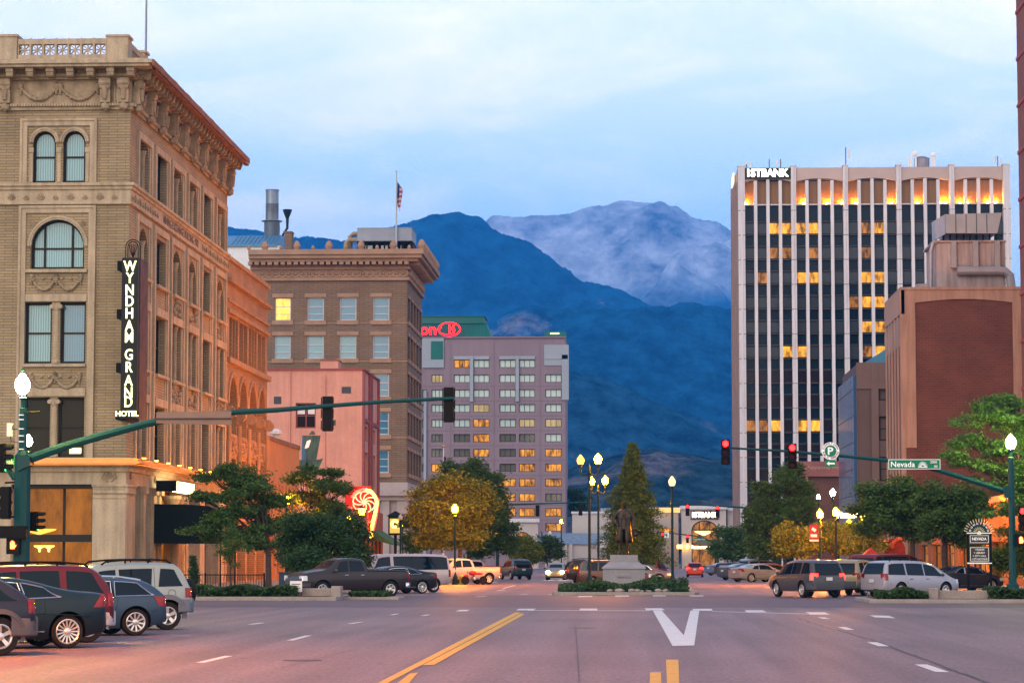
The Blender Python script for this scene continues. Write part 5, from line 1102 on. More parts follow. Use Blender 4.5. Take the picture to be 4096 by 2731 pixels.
b = MB(); b.box(rx_(1258), rx_(1648), DR, DR + 8, zt2 + .25, rz_(545)); b.box(rx_(1240), rx_(1652), DR - .2, DR + 8.2, rz_(545), rz_(536)); b.box(rx_(1150), rx_(1215), DR, DR + 2, zt2 + .25, rz_(775)); b.build('block', mat('pale_pink_concrete', (.42, .33, .33), .85, 0, .1, .5, stain=.3), T)
o = PB(); o.cut(); o.frus([(rx_(1310), DR - .5, rz_(497)), (rx_(1600), DR - .5, rz_(500)), (rx_(1590), DR + 6, rz_(497)), (rx_(1320), DR + 6, rz_(497))], [(rx_(1310), DR - .5, rz_(392)), (rx_(1628), DR - .5, rz_(385)), (rx_(1628), DR + 6, rz_(385)), (rx_(1320), DR + 6, rz_(392))])
o.cut(); o.frus([(rx_(1252), DR + 2, rz_(527)), (rx_(1262), DR + .5, rz_(527)), (rx_(1308), DR - .52, rz_(502)), (rx_(1308), DR + 2, rz_(502))], [(rx_(1250), DR + 2, rz_(418)), (rx_(1255), DR + .5, rz_(420)), (rx_(1308), DR - .52, rz_(392)), (rx_(1308), DR + 2, rz_(392))])
o.out('metal_hood', mat('hood_metal', (.38, .38, .42), .45, .4, .12, .5), T)
o = PB()
for k in range(1, 5): u = 1310 + 58 * k; o.cut(); o.box(rx_(u) - .03, rx_(u) + .03, DR - .55, DR - .5, rz_(496), rz_(392))
o.out('hood_seam', M['plastic'], T)
o = PB()
for k in range(9): u = 1300 + 37 * k; o.cut(); o.box(rx_(u), rx_(u) + .15, DR + .2, DR + .4, rz_(536), rz_(498))
o.out('strut', M['black'], T)
o = PB()
for u in (1355, 1478, 1600): o.cut(); o.box(rx_(u) - .25, rx_(u) + .25, DR - .5, DR, rz_(690), rz_(540))
o.cut(); o.tube([(rx_(1372), DR - .45, rz_(708)), (rx_(1600), DR - .45, rz_(708)), (rx_(1640), DR - .45, rz_(712)), (rx_(1668), DR - .45, rz_(735)), (rx_(1675), DR - .45, rz_(800))], .42, 10)
o.cut(); o.tube([(rx_(1228), DR, rz_(800)), (rx_(1232), DR, rz_(590)), (rx_(1245), DR, rz_(548)), (rx_(1262), DR, rz_(545))], .2, 8); o.out('duct', mat('duct_metal', (.34, .31, .33), .5, .4, .1, 1), T)
T = thing('near_brick_corner', 'sliver of a tall red-brown brick building at the right edge of the view', 'building', (34, 210, 0))
Xn = 34.2; Yn = atx(4078, 900, Xn).y; b = MB(); b.box(Xn, 60, 180, Yn, 0, 62); b.build('wall', brick('rust_brick', (.22, .075, .06), (.19, .065, .055), (.12, .06, .05), .6, .2, .02), T)
b = MB()
for k in range(14): b.box(Xn - .12, Xn, 180.1, Yn - .1, 4 + k * 4.2, 4.3 + k * 4.2)
b.build('string_course', M['maroon'], T)

# ================================================================ painted-sign building and small low buildings at the end of the street
DC = 350.0; cz = lambda p: ZF(p, DC, 3300); cxf = lambda p: XF(p, DC, 1950)
T = thing('old_red_building', 'small old red-brown building with a faded painted name, orange-lit lower brick', 'building', (cxf(3280), DC, 0))
b = MB(); b.box(cxf(3225), cxf(3480), DC, DC + 15, 0, cz(1905)); b.build('wall', M['rbrick'], T); b = MB(); b.box(cxf(3190), cxf(3480), DC - .6, DC + 16, cz(1905), cz(1845)); b.build('sign_band', mat('faded_red_render', (.28, .11, .10), .9, 0, .15, .5), T)
b = MB(); b.box(cxf(3222), cxf(3232), DC - .3, DC, 0, cz(1905)); b.build('corner_pier', M['brs'], T)
text_mesh('painted_name', 'Cheyenne Hotel', 1.7, (cxf(3300), DC - .63, cz(1871)), FRONT, mat('faded_white', (.42, .30, .30), .9, 0, .35, 6), T, .01, fit=(cxf(3395) - cxf(3222), cz(1861) - cz(1881)))
def lowwin(T, P, ops, g, **k):
    for op in ops: window(T, P, *op, M['wframe'], M[g], **k)
DS = 520.0; sz = lambda p: ZF(p, DS, 2600); sx_ = lambda p: XF(p, DS, 2150)
M['cream'] = mat('cream_render', (.52, .46, .43), .9, 0, .08, .2, .1)
T = thing('low_bank_building', 'low cream bank branch with an arched glass entrance bay at the street end', 'building', (sx_(2800), DS, 0))
b = MB(); arc_ = (sx_(2766), sx_(2872), .3, sz(2080), .7, (sx_(2872) - sx_(2766)) / 2.6)
panel(b, PF(DS), sx_(2727), sx_(2905), 0, sz(2036), [arc_]); b.box(sx_(2727), sx_(2905), DS + .75, DS + 10, 0, sz(2036)); b.build('entrance_bay', M['cream'], T)
b = MB(); b.box(sx_(2722), sx_(2910), DS - .5, DS + 10, sz(2036), sz(2022)); b.build('cornice', M['fin'], T)
sops_ = [(sx_(2690), sx_(2708), sz(2126), sz(2113), .3)]
b = MB(); panel(b, PF(DS + 3), sx_(2410), sx_(2715), 0, sz(2050), [(sx_(2640), sx_(2700), sz(2126), sz(2112), .3)]); b.box(sx_(2410), sx_(2715), DS + 3.4, DS + 20, 0, sz(2050)); b.box(sx_(2912), sx_(3120), DS + 2, DS + 20, 0, sz(2042)); [q.build('wing', M['cream'], T) for q in islands(b) if len(q.f) > 1]
b = MB(); b.box(sx_(2912), sx_(3120), DS + 1.6, DS + 20.2, sz(2042), sz(2030)); b.build('coping', M['fin'], T)
window(T, PF(DS + 3), sx_(2640), sx_(2700), sz(2126), sz(2112), .3, M['wframe'], M['warm'], 0, (), (.33, .66), .08)
b = MB(); b.box(sx_(2560), sx_(2722), DS + 2.6, DS + 5, sz(2048), sz(2028)); b.build('lit_soffit', emit('lit_soffit', (1, .55, .12), 1.1), T)
window(T, PF(DS), *arc_[:5], M['wframe'], M['warm2'], arc_[5], (.5, .8), (.3, .7), .2)
b = MB(); b.box(sx_(2763), sx_(2875), DS - .3, DS - .02, sz(2076), sz(2041)); b.build('sign_panel', mat('sign_brown', (.06, .02, .03), .5, 0, 0), T)
text_mesh('lettering', '1STBANK', 1.35, (sx_(2819), DS - .4, sz(2058)), FRONT, WN, T, .06, .05, fit=(sx_(2868) - sx_(2768), sz(2047) - sz(2070)))
b = MB(); b.lathe([(.1, -.5), (1.3, 0), (1.9, .35)], (sx_(2815), DS + .35, sz(2131)), 16); b.build('hanging_lamp', emit('bowl_glow', (1, .75, .3), 2.4), T)
b = MB(); b.frus([(sx_(2770), DS - 2, sz(2178)), (sx_(2868), DS - 2, sz(2178)), (sx_(2868), DS, sz(2178)), (sx_(2770), DS, sz(2178))], [(sx_(2790), DS - .5, sz(2160)), (sx_(2850), DS - .5, sz(2160)), (sx_(2850), DS, sz(2160)), (sx_(2790), DS, sz(2160))]); b.build('canopy', M['dkgreen'], T)
text_mesh('lettering', 'Restaurant & Bar', .75, (sx_(2815), DS - 2.1, sz(2187)), FRONT, emit('green_white_neon', (.75, 1, .75), 5), T, .05, .02, fit=(sx_(2868) - sx_(2770), sz(2180) - sz(2193)))
b = PB()
for px in (2713, 2725, 2749): b.cut(); b.box(sx_(px) - .25, sx_(px) + .25, DS - .8, DS - .5, sz(2193), sz(2178))
b.out('wall_lamp', emit('amber_wall_lamp', (1, .45, .05), 12), T)
T = thing('low_grey_building', 'long low grey-beige building with a flat parapet and pale blue shingled roof', 'building', (sx_(2350), DS - 10, 0))
DS2 = 500.0; s2z = lambda p: ZF(p, DS2, 2300); s2x = lambda p: XF(p, DS2, 2150)
b = MB(); b.box(s2x(2285), s2x(2600), DS2 + 8, DS2 + 20, 0, s2z(2050)); b.box(s2x(2180), s2x(2450), DS2, DS2 + 2, 0, s2z(2172)); b.build('wall', M['cream'], T)
b = MB(); b.box(s2x(2281), s2x(2604), DS2 + 7.7, DS2 + 20.3, s2z(2050), s2z(2042)); b.box(s2x(2400), s2x(2470), DS2 - 1, DS2 + .02, s2z(2190), s2z(2158)); b.build('coping', M['fin'], T)
b = MB(); b.frus([(s2x(2150), DS2 - .4, s2z(2174)), (s2x(2450), DS2 - .4, s2z(2174)), (s2x(2450), DS2 + 7, s2z(2130)), (s2x(2150), DS2 + 7, s2z(2130))], [(s2x(2150), DS2 - .4, s2z(2176)), (s2x(2450), DS2 - .4, s2z(2176)), (s2x(2450), DS2 + 7, s2z(2176)), (s2x(2150), DS2 + 7, s2z(2176))]); b.build('roof', mat('blue_shingle', (.18, .24, .32), .8, 0, .3, 1.5, .4), T)
b = PB()
for a, q in ((2260, 2268), (2278, 2290), (2400, 2412)): b.cut(); b.box(s2x(a), s2x(q), DS2 - .4, DS2, 0, s2z(2176))
b.out('pier', M['cream'], T); text_mesh('lettering', 'US AT', .7, (s2x(2385), DS2 - .05, s2z(2190)), FRONT, M['black'], T, .02)
b = MB(); b.box(s2x(2400), s2x(2440), DS2 + 9, DS2 + 13, s2z(2046), s2z(2028)); b.build('roof_box', M['greyc'], T)
T = thing('arched_portal', 'cream stone portal with an arched opening in front of the hotel tower', 'portal', (s2x(2100), DS2 - 20, 0))
DP = 480.0; pz = lambda p: ZF(p, DP, 2100); px_ = lambda p: XF(p, DP, 2150)
b = MB(); ar = (px_(2062), px_(2118), .2, pz(2126), 1.2, (px_(2118) - px_(2062)) / 3); panel(b, PF(DP), px_(2040), px_(2152), 0, pz(2088), [ar]); b.box(px_(2040), px_(2152), DP + 1.3, DP + 3, 0, pz(2088)); b.build('wall', M['cream'], T)
b = MB(); b.box(px_(2036), px_(2157), DP - .5, DP + 3, pz(2088), pz(2073)); b.build('cornice', M['fin'], T)
window(T, PF(DP), *ar[:5], M['wframe'], M['warm2'], ar[5], (.6,), (.5,), .12)
# awning-fronted shop on the right
T = thing('arched_awning', 'dark red barrel awning with an orange band under the right-hand trees', 'awning', (22, 205, 2))
YW = 205.0; wz = lambda p: ZF(p, YW, 3570); wx = lambda p: XF(p, YW, 2200)
b = MB(); po = [(wx(3538) + 0, wz(2215))] + [(wx(3538) + (wx(3622) - wx(3538)) * (.5 - .5 * math.cos(PI * k / 10)), wz(2215) + (wz(2152) - wz(2215)) * math.sin(PI * k / 10) ** .7) for k in range(1, 10)] + [(wx(3622), wz(2215))]
b.prism(po, lambda u, v: (u, YW, v), lambda u, v: (u, YW + 5, v)); b.build('canopy', mat('dark_red_cloth', (.10, .012, .01), .8, 0, .2, 1), T)
b = MB()
for k in range(1, 6): p0, p1 = po[k], po[k + 1]; b.tube([(p0[0] + .5, YW - .05, p0[1] - .05), (p1[0] + .5, YW - .05, p1[1] - .05)], .16, 6)
b.build('orange_band', mat('orange_cloth', (.28, .05, .02), .8, 0, .1), T)
b = PB()
for px in (3560, 3600): b.cut(); b.tube([(wx(px), YW + .2, 0), (wx(px), YW + .2, wz(2215))], .06, 6)
b.out('post', M['black'], T)
T = thing('shop_row', 'low brown brick shop row behind the right-hand trees with lit windows', 'building', (24, 190, 0))
b = MB(); so5 = [(148 + i * 9, 154 + i * 9, .6, 3.0, .4) for i in range(9)]; panel(b, PW(24.3), 146, 236, 0, 5.6, so5); b.add([(24.3, 146, 0), (50, 146, 0), (50, 146, 5.6), (24.3, 146, 5.6)], [(0, 1, 2, 3)]); b.build('wall', mat('brown_brick_low', (.16, .075, .05), .9, 0, .2, 1), T)
for i, op in enumerate(so5): window(T, PW(24.3), *op, M['wframe'], M['shop'] if i % 2 else M['warm2'], 0, (.7,), (.5,), .1)
b = MB(); b.box(24.0, 50, 146, 236, 5.6, 6.0); b.build('coping', M['pinkc'], T)
# ================================================================ street furniture
SOD = emit('sodium_globe', (1, .24, .0006), 2000); SODT = emit('sodium_twin_globe', (1, .26, .001), 850); LAN = emit('lantern_glow', (1, .26, .001), 550); YGR = emit('metal_halide_globe', (1, .80, .12), 900); WGL = emit('white_globe', (1, .95, .7), 25)
OFFG = mat('unlit_globe', (.62, .56, .50), .25, 0, .05, 3)
def globe(mb, c, r):
    mb.lathe([(r * .5, -r * 1.25), (r * .78, -r * .9), (r, -r * .2), (r * .97, r * .25), (r * .72, r * .75), (r * .45, r * 1.0), (r * .42, r * 1.2), (r * .22, r * 1.4), (r * .1, r * 1.55)], c, 16)
def lamp(px, py, D, m, label, r=.21, cat='street lamp', group='street lamps', h=None, pole='dkgreen'):
    p = at(px, py, D); t = thing('street_lamp', label, cat, (p.x, p.y, 0), group=group); H_ = p.z
    b = MB(); b.lathe([(.24, 0), (.24, .12), (.2, .2), (.2, .55), (.14, .7), (.085, .95), (.07, H_ - .55), (.11, H_ - .5), (.07, H_ - .45), (.09, H_ - .35), (.13, H_ - r * 1.25)], (0, 0, 0), 14, flute=.08); b.build('post', M[pole], t, world=False)
    b = MB(); globe(b, (0, 0, H_), r); b.build('globe', m, t, world=False, smooth=True, ang=60)
    b = MB(); b.lathe([(.05, r * 1.5), (.02, r * 1.65), (.03, r * 1.75), (.005, r * 2.0)], (0, 0, H_), 8); b.build('finial', M[pole], t, world=False); return t
def twin(px, yl, yr, xl, xr, D, ml, mr, label):
    p = at(px, (yl + yr) / 2, D); t = thing('twin_lamp_post', label, 'street lamp', (p.x, p.y, 0), group='twin-globe lamp posts'); top = p.z - .75; q = at(xr, yr, D).x - p.x
    b = MB(); b.lathe([(.26, 0), (.26, .15), (.2, .25), (.2, .7), (.12, .9), (.09, 1.1), (.075, top - .3), (.12, top - .25), (.09, top - .1), (.14, top), (.08, top + .15), (.05, top + .35), (.01, top + .5)], (0, 0, 0), 14, flute=.08); b.build('post', M['dkgreen'], t, world=False)
    for s, xx, yy, m in ((-1, xl, yl, ml), (1, xr, yr, mr)):
        g = at(xx, yy, D); gx, gz = g.x - p.x, g.z
        b = MB(); b.tube([(0, 0, top - .05), (gx * .35, 0, top - .1), (gx * .75, 0, top - .12), (gx * .97, 0, top - .02), (gx, 0, gz - .3)], [.05, .04, .04, .04, .06], 8); b.lathe([(.05, -.42), (.1, -.36), (.06, -.3), (.14, -.24)], (gx, 0, gz), 10); a_ = b.build('arm', M['dkgreen'], t, world=False)
        b = MB(); globe(b, (gx, 0, gz), .21); b.build('globe', m, a_, world=False, smooth=True, ang=60)
    return t
twin(2357, 1840, 1836, 2322, 2392, 150, emit('dim_globe', (1, .42, .05), 3), SODT, 'nearer tall twin-globe lamp post left of the statue, its left globe dimmer')
twin(2393, 1925, 1922, 2366, 2421, 182, SODT, SODT, 'lower twin-globe lamp post with both globes orange beside the statue')
lamp(2688, 1925, 150, emit('just_lit_globe', (1, .62, .28), 1.6), 'tall dark lamp post with a pale unlit-looking globe right of the conifer')
lamp(1820, 2035, 190, emit('sodium_bright_globe', (1, .26, .0005), 3800), 'orange globe lamp in front of the golden tree beside the white pickup')
lamp(1725, 1978, 240, YGR, 'small greenish-yellow globe lamp at the left edge of the golden tree', .2)
lamp(1602, 2068, 225, OFFG, 'unlit white globe lamp beside the hanging clock', .19)
lamp(3280, 2055, 185, bpy.data.materials['sodium_bright_globe'], 'leftmost orange lamp of the right-hand group, carrying the dark red banner')
lamp(3343, 2047, 178, SOD, 'middle orange lamp of the right-hand group beside the banner lamp')
lamp(3331, 1970, 205, YGR, 'highest yellow-white lamp above the right-hand group of orange lamps', .2)
lamp(3454, 2070, 188, bpy.data.materials['sodium_bright_globe'], 'rightmost orange lamp of the right-hand group left of the red tent')
lamp(3273, 1987, 260, YGR, 'far small yellow lamp among the leaves of the big conical tree', .17)
lamp(2873, 2125, 330, OFFG, 'far unlit lamp near the arched bank entrance', .2)
lamp(2899, 2126, 340, WGL, 'far small white lit lamp right of the arched bank entrance', .2)
lamp(2200, 2132, 300, OFFG, 'far unlit white globe lamp in front of the shingled roof', .22)
lamp(3897, 1992, 172, SOD, 'orange lamp glimpsed through the dark right-hand tree', .17)
lamp(3396, 2088, 215, SOD, 'far orange lamp low between the middle and rightmost lamps of the group', .16)
lamp(3640, 2078, 190, SOD, 'orange lamp behind the broad dark tree with a crooked trunk', .17)
lamp(2245, 2085, 330, SOD, 'far orange lamp above the oncoming car left of the twin lamp posts', .16)
lamp(113, 1763, 118, YGR, 'yellow-white lamp behind the big green signal pole', .19)
lamp(1395, 2072, 245, SOD, 'orange lamp half hidden in the leaves by the neon restaurant', .18)
lamp(1610, 2095, 262, SOD, 'far orange lamp low at the left of the golden tree', .15)
for i, (yy, hh_) in enumerate(((30, 7.5), (47, 7.5))):
    t = thing('street_lamp', 'tall bracket street lamp on the left pavement beside the near row of parked cars', 'street lamp', (XL - .8, yy, .15), group='bracket street lamps'); b = MB(); b.lathe([(.2, 0), (.1, .8), (.07, hh_)], (0, 0, 0), 10); b.tube([(0, 0, hh_ - .1), (.6, 0, hh_ + .3), (1.9, 0, hh_ + .35)], .04, 6); b.build('post', M['dkgreen'], t, world=False); b = MB(); b.ball((2.1, 0, hh_ + .25), .2, 2, (1.5, .8, .55)); b.build('lamp_head', emit('sodium_head', (1, .30, .03), 7500), t, world=False)
def lantern(px, py, D, label):
    p = at(px, py, D); t = thing('lantern', label, 'lantern', (p.x, p.y, 0), group='square lanterns')
    b = MB(); b.lathe([(.2, 0), (.16, .6), (.07, .8), (.06, p.z - .3), (.16, p.z - .26)], (0, 0, 0), 10); b.build('post', M['black'], t, world=False)
    b = MB(); b.frus([(-.14, -.14, p.z - .26), (.14, -.14, p.z - .26), (.14, .14, p.z - .26), (-.14, .14, p.z - .26)], [(-.24, -.24, p.z + .2), (.24, -.24, p.z + .2), (.24, .24, p.z + .2), (-.24, .24, p.z + .2)]); b.build('glass', LAN, t, world=False)
    b = MB(); b.lathe([(.3, .2), (.18, .36), (.04, .45)], (0, 0, p.z), 4); b.build('cap', M['black'], t, world=False)
lantern(1447, 2045, 200, 'bright lantern in front of the neon wheel sign'); lantern(1147, 2000, 165, 'bright lantern glowing through the left-hand tree')

# ---- traffic signals
GRN = emit('green_signal', (.02, 1, .35), 5); REDS = emit('red_signal', (1, .004, .004), 32, (.02, 0, 0)); OFFR = mat('off_lens', (.05, .01, .008), .3, 0, 0)
def signal_head(par, loc, rz, lit=None, h=1.1, back=False):
    """loc = centre in world; front of the head faces local -Y turned by rz"""
    Rm = Matrix.Rotation(rz, 3, 'Z'); l0 = Vector(loc); f = lambda x_, y_, z_: tuple(l0 + Rm @ Vector((x_, y_, z_)))
    w_ = h * .155; b = MB()
    b.frus([f(-w_, -.1, -h / 2), f(w_, -.1, -h / 2), f(w_, -.1, h / 2), f(-w_, -.1, h / 2)], [f(-w_ * .85, .14, -h / 2 + .02), f(w_ * .85, .14, -h / 2 + .02), f(w_ * .85, .14, h / 2 - .02), f(-w_ * .85, .14, h / 2 - .02)])
    for k in (-1, 0, 1):
        zc = h / 3 * k
        for s in (-1, 1): b.frus([f(s * w_, .0, zc - h * .13), f(s * w_, .03, zc - h * .13), f(s * w_, .03, zc + h * .13), f(s * w_, 0, zc + h * .13)], [f(s * (w_ + .03), .0, zc - h * .13), f(s * (w_ + .03), .03, zc - h * .13), f(s * (w_ + .03), .03, zc + h * .13), f(s * (w_ + .03), 0, zc + h * .13)])
    hd = b.build('signal_head', M['black'], par)
    b = PB(); r = h * .125
    for k in (-1, 0, 1):
        b.cut(); zc = h / 3 * k; n_ = 9
        for q in range(n_):
            a0, a1 = -.35 + (PI + .7) * q / n_, -.35 + (PI + .7) * (q + 1) / n_; pts = []
            for a, rr, y0, y1 in ((a0, r, -.1, -.34), (a1, r, -.1, -.34)): pts.append((f(rr * math.cos(a), y0, zc + rr * math.sin(a)), f(rr * math.cos(a), y1 + (.1 if math.sin(a) < 0 else 0), zc + rr * math.sin(a)), f((rr + .015) * math.cos(a), y0, zc + (rr + .015) * math.sin(a)), f((rr + .015) * math.cos(a), y1 + (.1 if math.sin(a) < 0 else 0), zc + (rr + .015) * math.sin(a))))
            (A, B, A2, B2), (Cc, D_, C2, D2) = pts; b.add([A, B, D_, Cc, A2, B2, D2, C2], [(0, 1, 2, 3), (4, 5, 6, 7), (1, 5, 6, 2)])
    b.out('visor', M['black'], hd)
    for k, nme in ((1, 'red'), (0, 'amber'), (-1, 'green')):
        b = MB(); zc = h / 3 * k; pts = [f(r * .93 * math.cos(a), -.115, zc + r * .93 * math.sin(a)) for a in [2 * PI * i / 14 for i in range(14)]] + [f(0, -.15, zc)]
        b.add(pts, [(i, (i + 1) % 14, 14) for i in range(14)]); b.build('lens', {('red', 'red'): REDS, ('green', 'green'): GRN}.get((lit, nme), OFFR), hd)
    return hd
def arm_tube(par, pts, D, r0, r1, m, name='mast_arm', flute=True):
    b = MB(); P_ = [tuple(at(x_, y_, D)) for x_, y_ in pts]; n_ = len(P_); b.tube(P_, [r0 + (r1 - r0) * i / (n_ - 1) for i in range(n_)], 8 if flute else 12); return b.build(name, m, par)
DL = 80.0; a_ = at(90, 1900, DL)
T = thing('signal_mast', 'big teal fluted signal mast at the left with its long curved arm over the street', 'signal pole', (a_.x, DL, 0))
zl = lambda py: ZF(py, DL, 90); b = MB()
b.lathe([(.34, 0), (.34, .5), (.27, .6), (.25, zl(1860)), (.24, zl(1820)), (.13, zl(1800)), (.125, zl(1632)), (.09, zl(1630)), (.09, zl(1600)), (.14, zl(1592)), (.09, zl(1585)), (.12, zl(1578))], (a_.x, DL, 0), 16, flute=.09); b.build('pole', M['teal'], T)
b = MB(); globe(b, tuple(at(90, 1537, DL)), .235); b.build('globe', emit('halide_big', (1, .78, .12), 800), T, smooth=True, ang=60)
b = MB(); q = at(90, 1500, DL); b.lathe([(.07, 0), (.03, .1), (.04, .14), (.01, .26)], (q.x, q.y, q.z), 8); b.build('finial', M['teal'], T)
arm_tube(T, [(118, 1838), (121, 1834), (255, 1786), (408, 1742), (574, 1697), (701, 1672), (829, 1659), (957, 1647), (1100, 1640), (1283, 1625), (1538, 1606), (1818, 1592)], DL, .15, .05, M['teal'])
b = MB(); p0, p1 = at(80, 1815, DL), at(127, 1885, DL); b.frus([(p0.x, DL - .3, p1.z - .0), (p1.x, DL - .3, p1.z + .18), (p1.x, DL - .3, p0.z - .1), (p0.x, DL - .3, p0.z)], [(p0.x, DL + .3, p1.z), (p1.x, DL + .3, p1.z + .18), (p1.x, DL + .3, p0.z - .1), (p0.x, DL + .3, p0.z)]); b.build('arm_bracket', M['teal'], T)
b = MB(); b.tube([tuple(at(60, 1915, DL)), tuple(at(28, 1868, DL)), tuple(at(-90, 1800, DL + 6))], [.09, .08, .06], 8); b.build('side_arm', M['teal'], T)
o = PB()
for py in (1662, 1680, 1717, 1745, 1768, 1798): o.cut(); p = at(88, py, DL); o.lathe([(.14, 0), (.14, .03)], (p.x, DL, p.z), 12)
for px in (760, 782): o.cut(); p = at(px, 1664, DL); o.lathe([(.1, -.02), (.1, .02)], tuple(p), 10, 'X')
o.out('steel_band', M['chrome'], T)
o = MB(); p0, p1 = at(29, 1692, DL), at(48, 1745, DL); o.box(p0.x, p1.x, DL - .05, DL + .1, p1.z, p0.z); o.build('aerial_panel', M['white'], T)
o = MB(); p = at(106, 1650, DL); o.tube([(p.x - .05, DL - .1, p.z), (p.x + .45, DL - .1, p.z + .02)], .02, 6); o.tube([tuple(at(48, 1715, DL)), tuple(at(72, 1716, DL))], .02, 5); o.tube([tuple(at(52, 1700, DL)), tuple(at(42, 1745, DL)), tuple(at(45, 1765, DL)), tuple(at(72, 1770, DL))], .012, 5); o.build('camera_arm', M['black'], T)
for px, py in ((1306, 1652), (1793, 1616)): signal_head(T, at(px, py, DL - .0) + Vector((0, .22, 0)), PI, None, 1.08)
signal_head(T, at(8, 1832, DL), PI / 2, 'green', .9); signal_head(T, at(22, 2010, DL - .3), PI, None, 1.0); signal_head(T, at(137, 2085, DL + .5), PI / 2 - .1, 'green', .62)
b = MB(); b.tube([tuple(at(20, 1930, DL)), tuple(at(70, 1928, DL))], .03, 6); b.tube([tuple(at(20, 2066, DL)), tuple(at(70, 2066, DL))], .03, 6); b.build('head_bracket', M['black'], T)
p = at(48, 2160, DL - .6); T2 = thing('pedestrian_signal', 'pedestrian signal on the left mast showing a red raised hand', 'signal', (p.x, p.y, p.z))
b = MB(); b.box(p.x - .42, p.x + .42, p.y, p.y + .3, at(0, 2152, DL - .6).z, at(0, 2102, DL - .6).z); b.box(p.x - .2, p.x + .2, p.y + .1, p.y + .35, at(0, 2215, DL - .6).z, at(0, 2152, DL - .6).z); b.build('housing', M['black'], T2)
def hand(T2, c, s, m):
    b = MB(); X_, Y_, Z_ = c
    b.box(X_ - s * .32, X_ + s * .32, Y_ - .03, Y_, Z_ - s * .55, Z_ + s * .1)
    for k, (dx, hh_) in enumerate(((-.26, .55), (-.09, .7), (.09, .68), (.26, .52))): b.box(X_ + s * (dx - .07), X_ + s * (dx + .07), Y_ - .03, Y_, Z_ + s * .1, Z_ + s * hh_)
    b.obox((X_ + s * .45, Y_ - .015, Z_ - s * .12), (s * .13, .03, s * .45), ry=.5); b.build('raised_hand', m, T2)
hand(T2, (p.x, p.y + .08, at(0, 2180, DL - .6).z), .2, emit('red_hand', (1, .10, .02), 9))
S = thing('street_name_sign', 'small green street name sign edge beside the left mast', 'sign', tuple(at(40, 1845, DL + 1)))
p0, p1 = at(-60, 1826, DL + 1), at(66, 1866, DL + 1); b = MB(); b.box(p0.x, p1.x, DL + 1, DL + 1.04, p1.z, p0.z); b.build('board', mat('sign_green', (.01, .17, .09), .4, 0, .05), S); text_mesh('lettering', 'Pikes Peak', .2, ((p0.x + p1.x) / 2, DL + .98, (p0.z + p1.z) / 2), FRONT, M['white'], S, .002, fit=((p1.x - p0.x) * .85, (p0.z - p1.z) * .5))
S = thing('arm_street_sign', 'blank back of a long street sign hanging on the left mast arm', 'sign', tuple(at(775, 1672, DL)))
q0, q1, q2, q3 = at(625, 1648, DL - .15), at(925, 1643, DL - .15), at(925, 1700, DL - .15), at(625, 1692, DL - .15); b = MB(); b.frus([q0, q1, q2, q3], [v + Vector((0, .03, 0)) for v in (q0, q1, q2, q3)]); b.build('board', mat('aluminium_back', (.22, .16, .13), .6, 0, .1, 1.5), S)
b = MB(); b.tube([tuple(at(618, 1674, DL - .2)), tuple(at(925, 1673, DL - .2))], .025, 6); b.build('mounting_bar', M['plastic'], S)

DRt = 138.0; zr2 = lambda py: ZF(py, DRt, 4046); a_ = at(4046, 2000, DRt)
T = thing('signal_mast', 'teal signal mast at the right with an arm carrying two red signals', 'signal pole', (a_.x, DRt, 0))
b = MB(); b.lathe([(.32, 0), (.32, .5), (.2, .6), (.17, zr2(1990)), (.16, zr2(1830)), (.1, zr2(1826)), (.08, zr2(1805)), (.12, zr2(1800))], (a_.x, DRt, 0), 16, flute=.09); b.build('pole', M['teal'], T)
b = MB(); globe(b, tuple(at(4043, 1768, DRt)), .27); b.build('globe', emit('halide_right', (.9, 1, .2), 260), T, smooth=True, ang=60)
arm_tube(T, [(4040, 1970), (4021, 1964), (3900, 1925), (3760, 1882), (3650, 1855), (3551, 1841), (3354, 1821), (3285, 1816), (3134, 1803), (2920, 1791)], DRt, .15, .055, M['teal'])
b = MB(); p0, p1 = at(4015, 1945, DRt), at(4050, 1990, DRt); b.box(p0.x, p1.x, DRt - .25, DRt + .25, p1.z, p0.z); b.build('arm_bracket', M['teal'], T)
signal_head(T, at(2902, 1808, DRt - .25), 0, 'red', 1.32); signal_head(T, at(3169, 1824, DRt - .25), 0, 'red', 1.32); signal_head(T, at(4090, 2075, DRt - .2), 0, 'red', 1.25)
p = at(4084, 2160, DRt - .3); T2 = thing('pedestrian_signal', 'pedestrian signal at the right edge showing an orange-red hand', 'signal', tuple(p)); b = MB(); b.box(p.x - .3, p.x + .3, p.y, p.y + .3, p.z - .32, p.z + .32); b.build('housing', M['black'], T2); hand(T2, (p.x, p.y - .01, p.z), .28, emit('red_hand_right', (1, .12, .03), 8))
SG = mat('sign_green2', (.01, .20, .10), .35, 0, .04)
p0, p1 = at(3553, 1836, DRt - .3), at(3762, 1876, DRt - .3)
S = thing('street_name_sign', 'large green Nevada street sign on the right mast arm', 'sign', ((p0.x + p1.x) / 2, DRt - .3, p1.z))
b = MB(); b.box(p0.x, p1.x, DRt - .3, DRt - .26, p1.z, p0.z); b.build('border', M['white'], S); b = MB(); b.box(p0.x + .04, p1.x - .04, DRt - .306, DRt - .302, p1.z + .04, p0.z - .04); b.build('board', SG, S)
X_ = lambda f_: p0.x + (p1.x - p0.x) * f_; Zm = (p0.z + p1.z) / 2; hh_ = p0.z - p1.z; SW = emit('sign_white', (.9, 1, .95), .25, (.8, .8, .8))
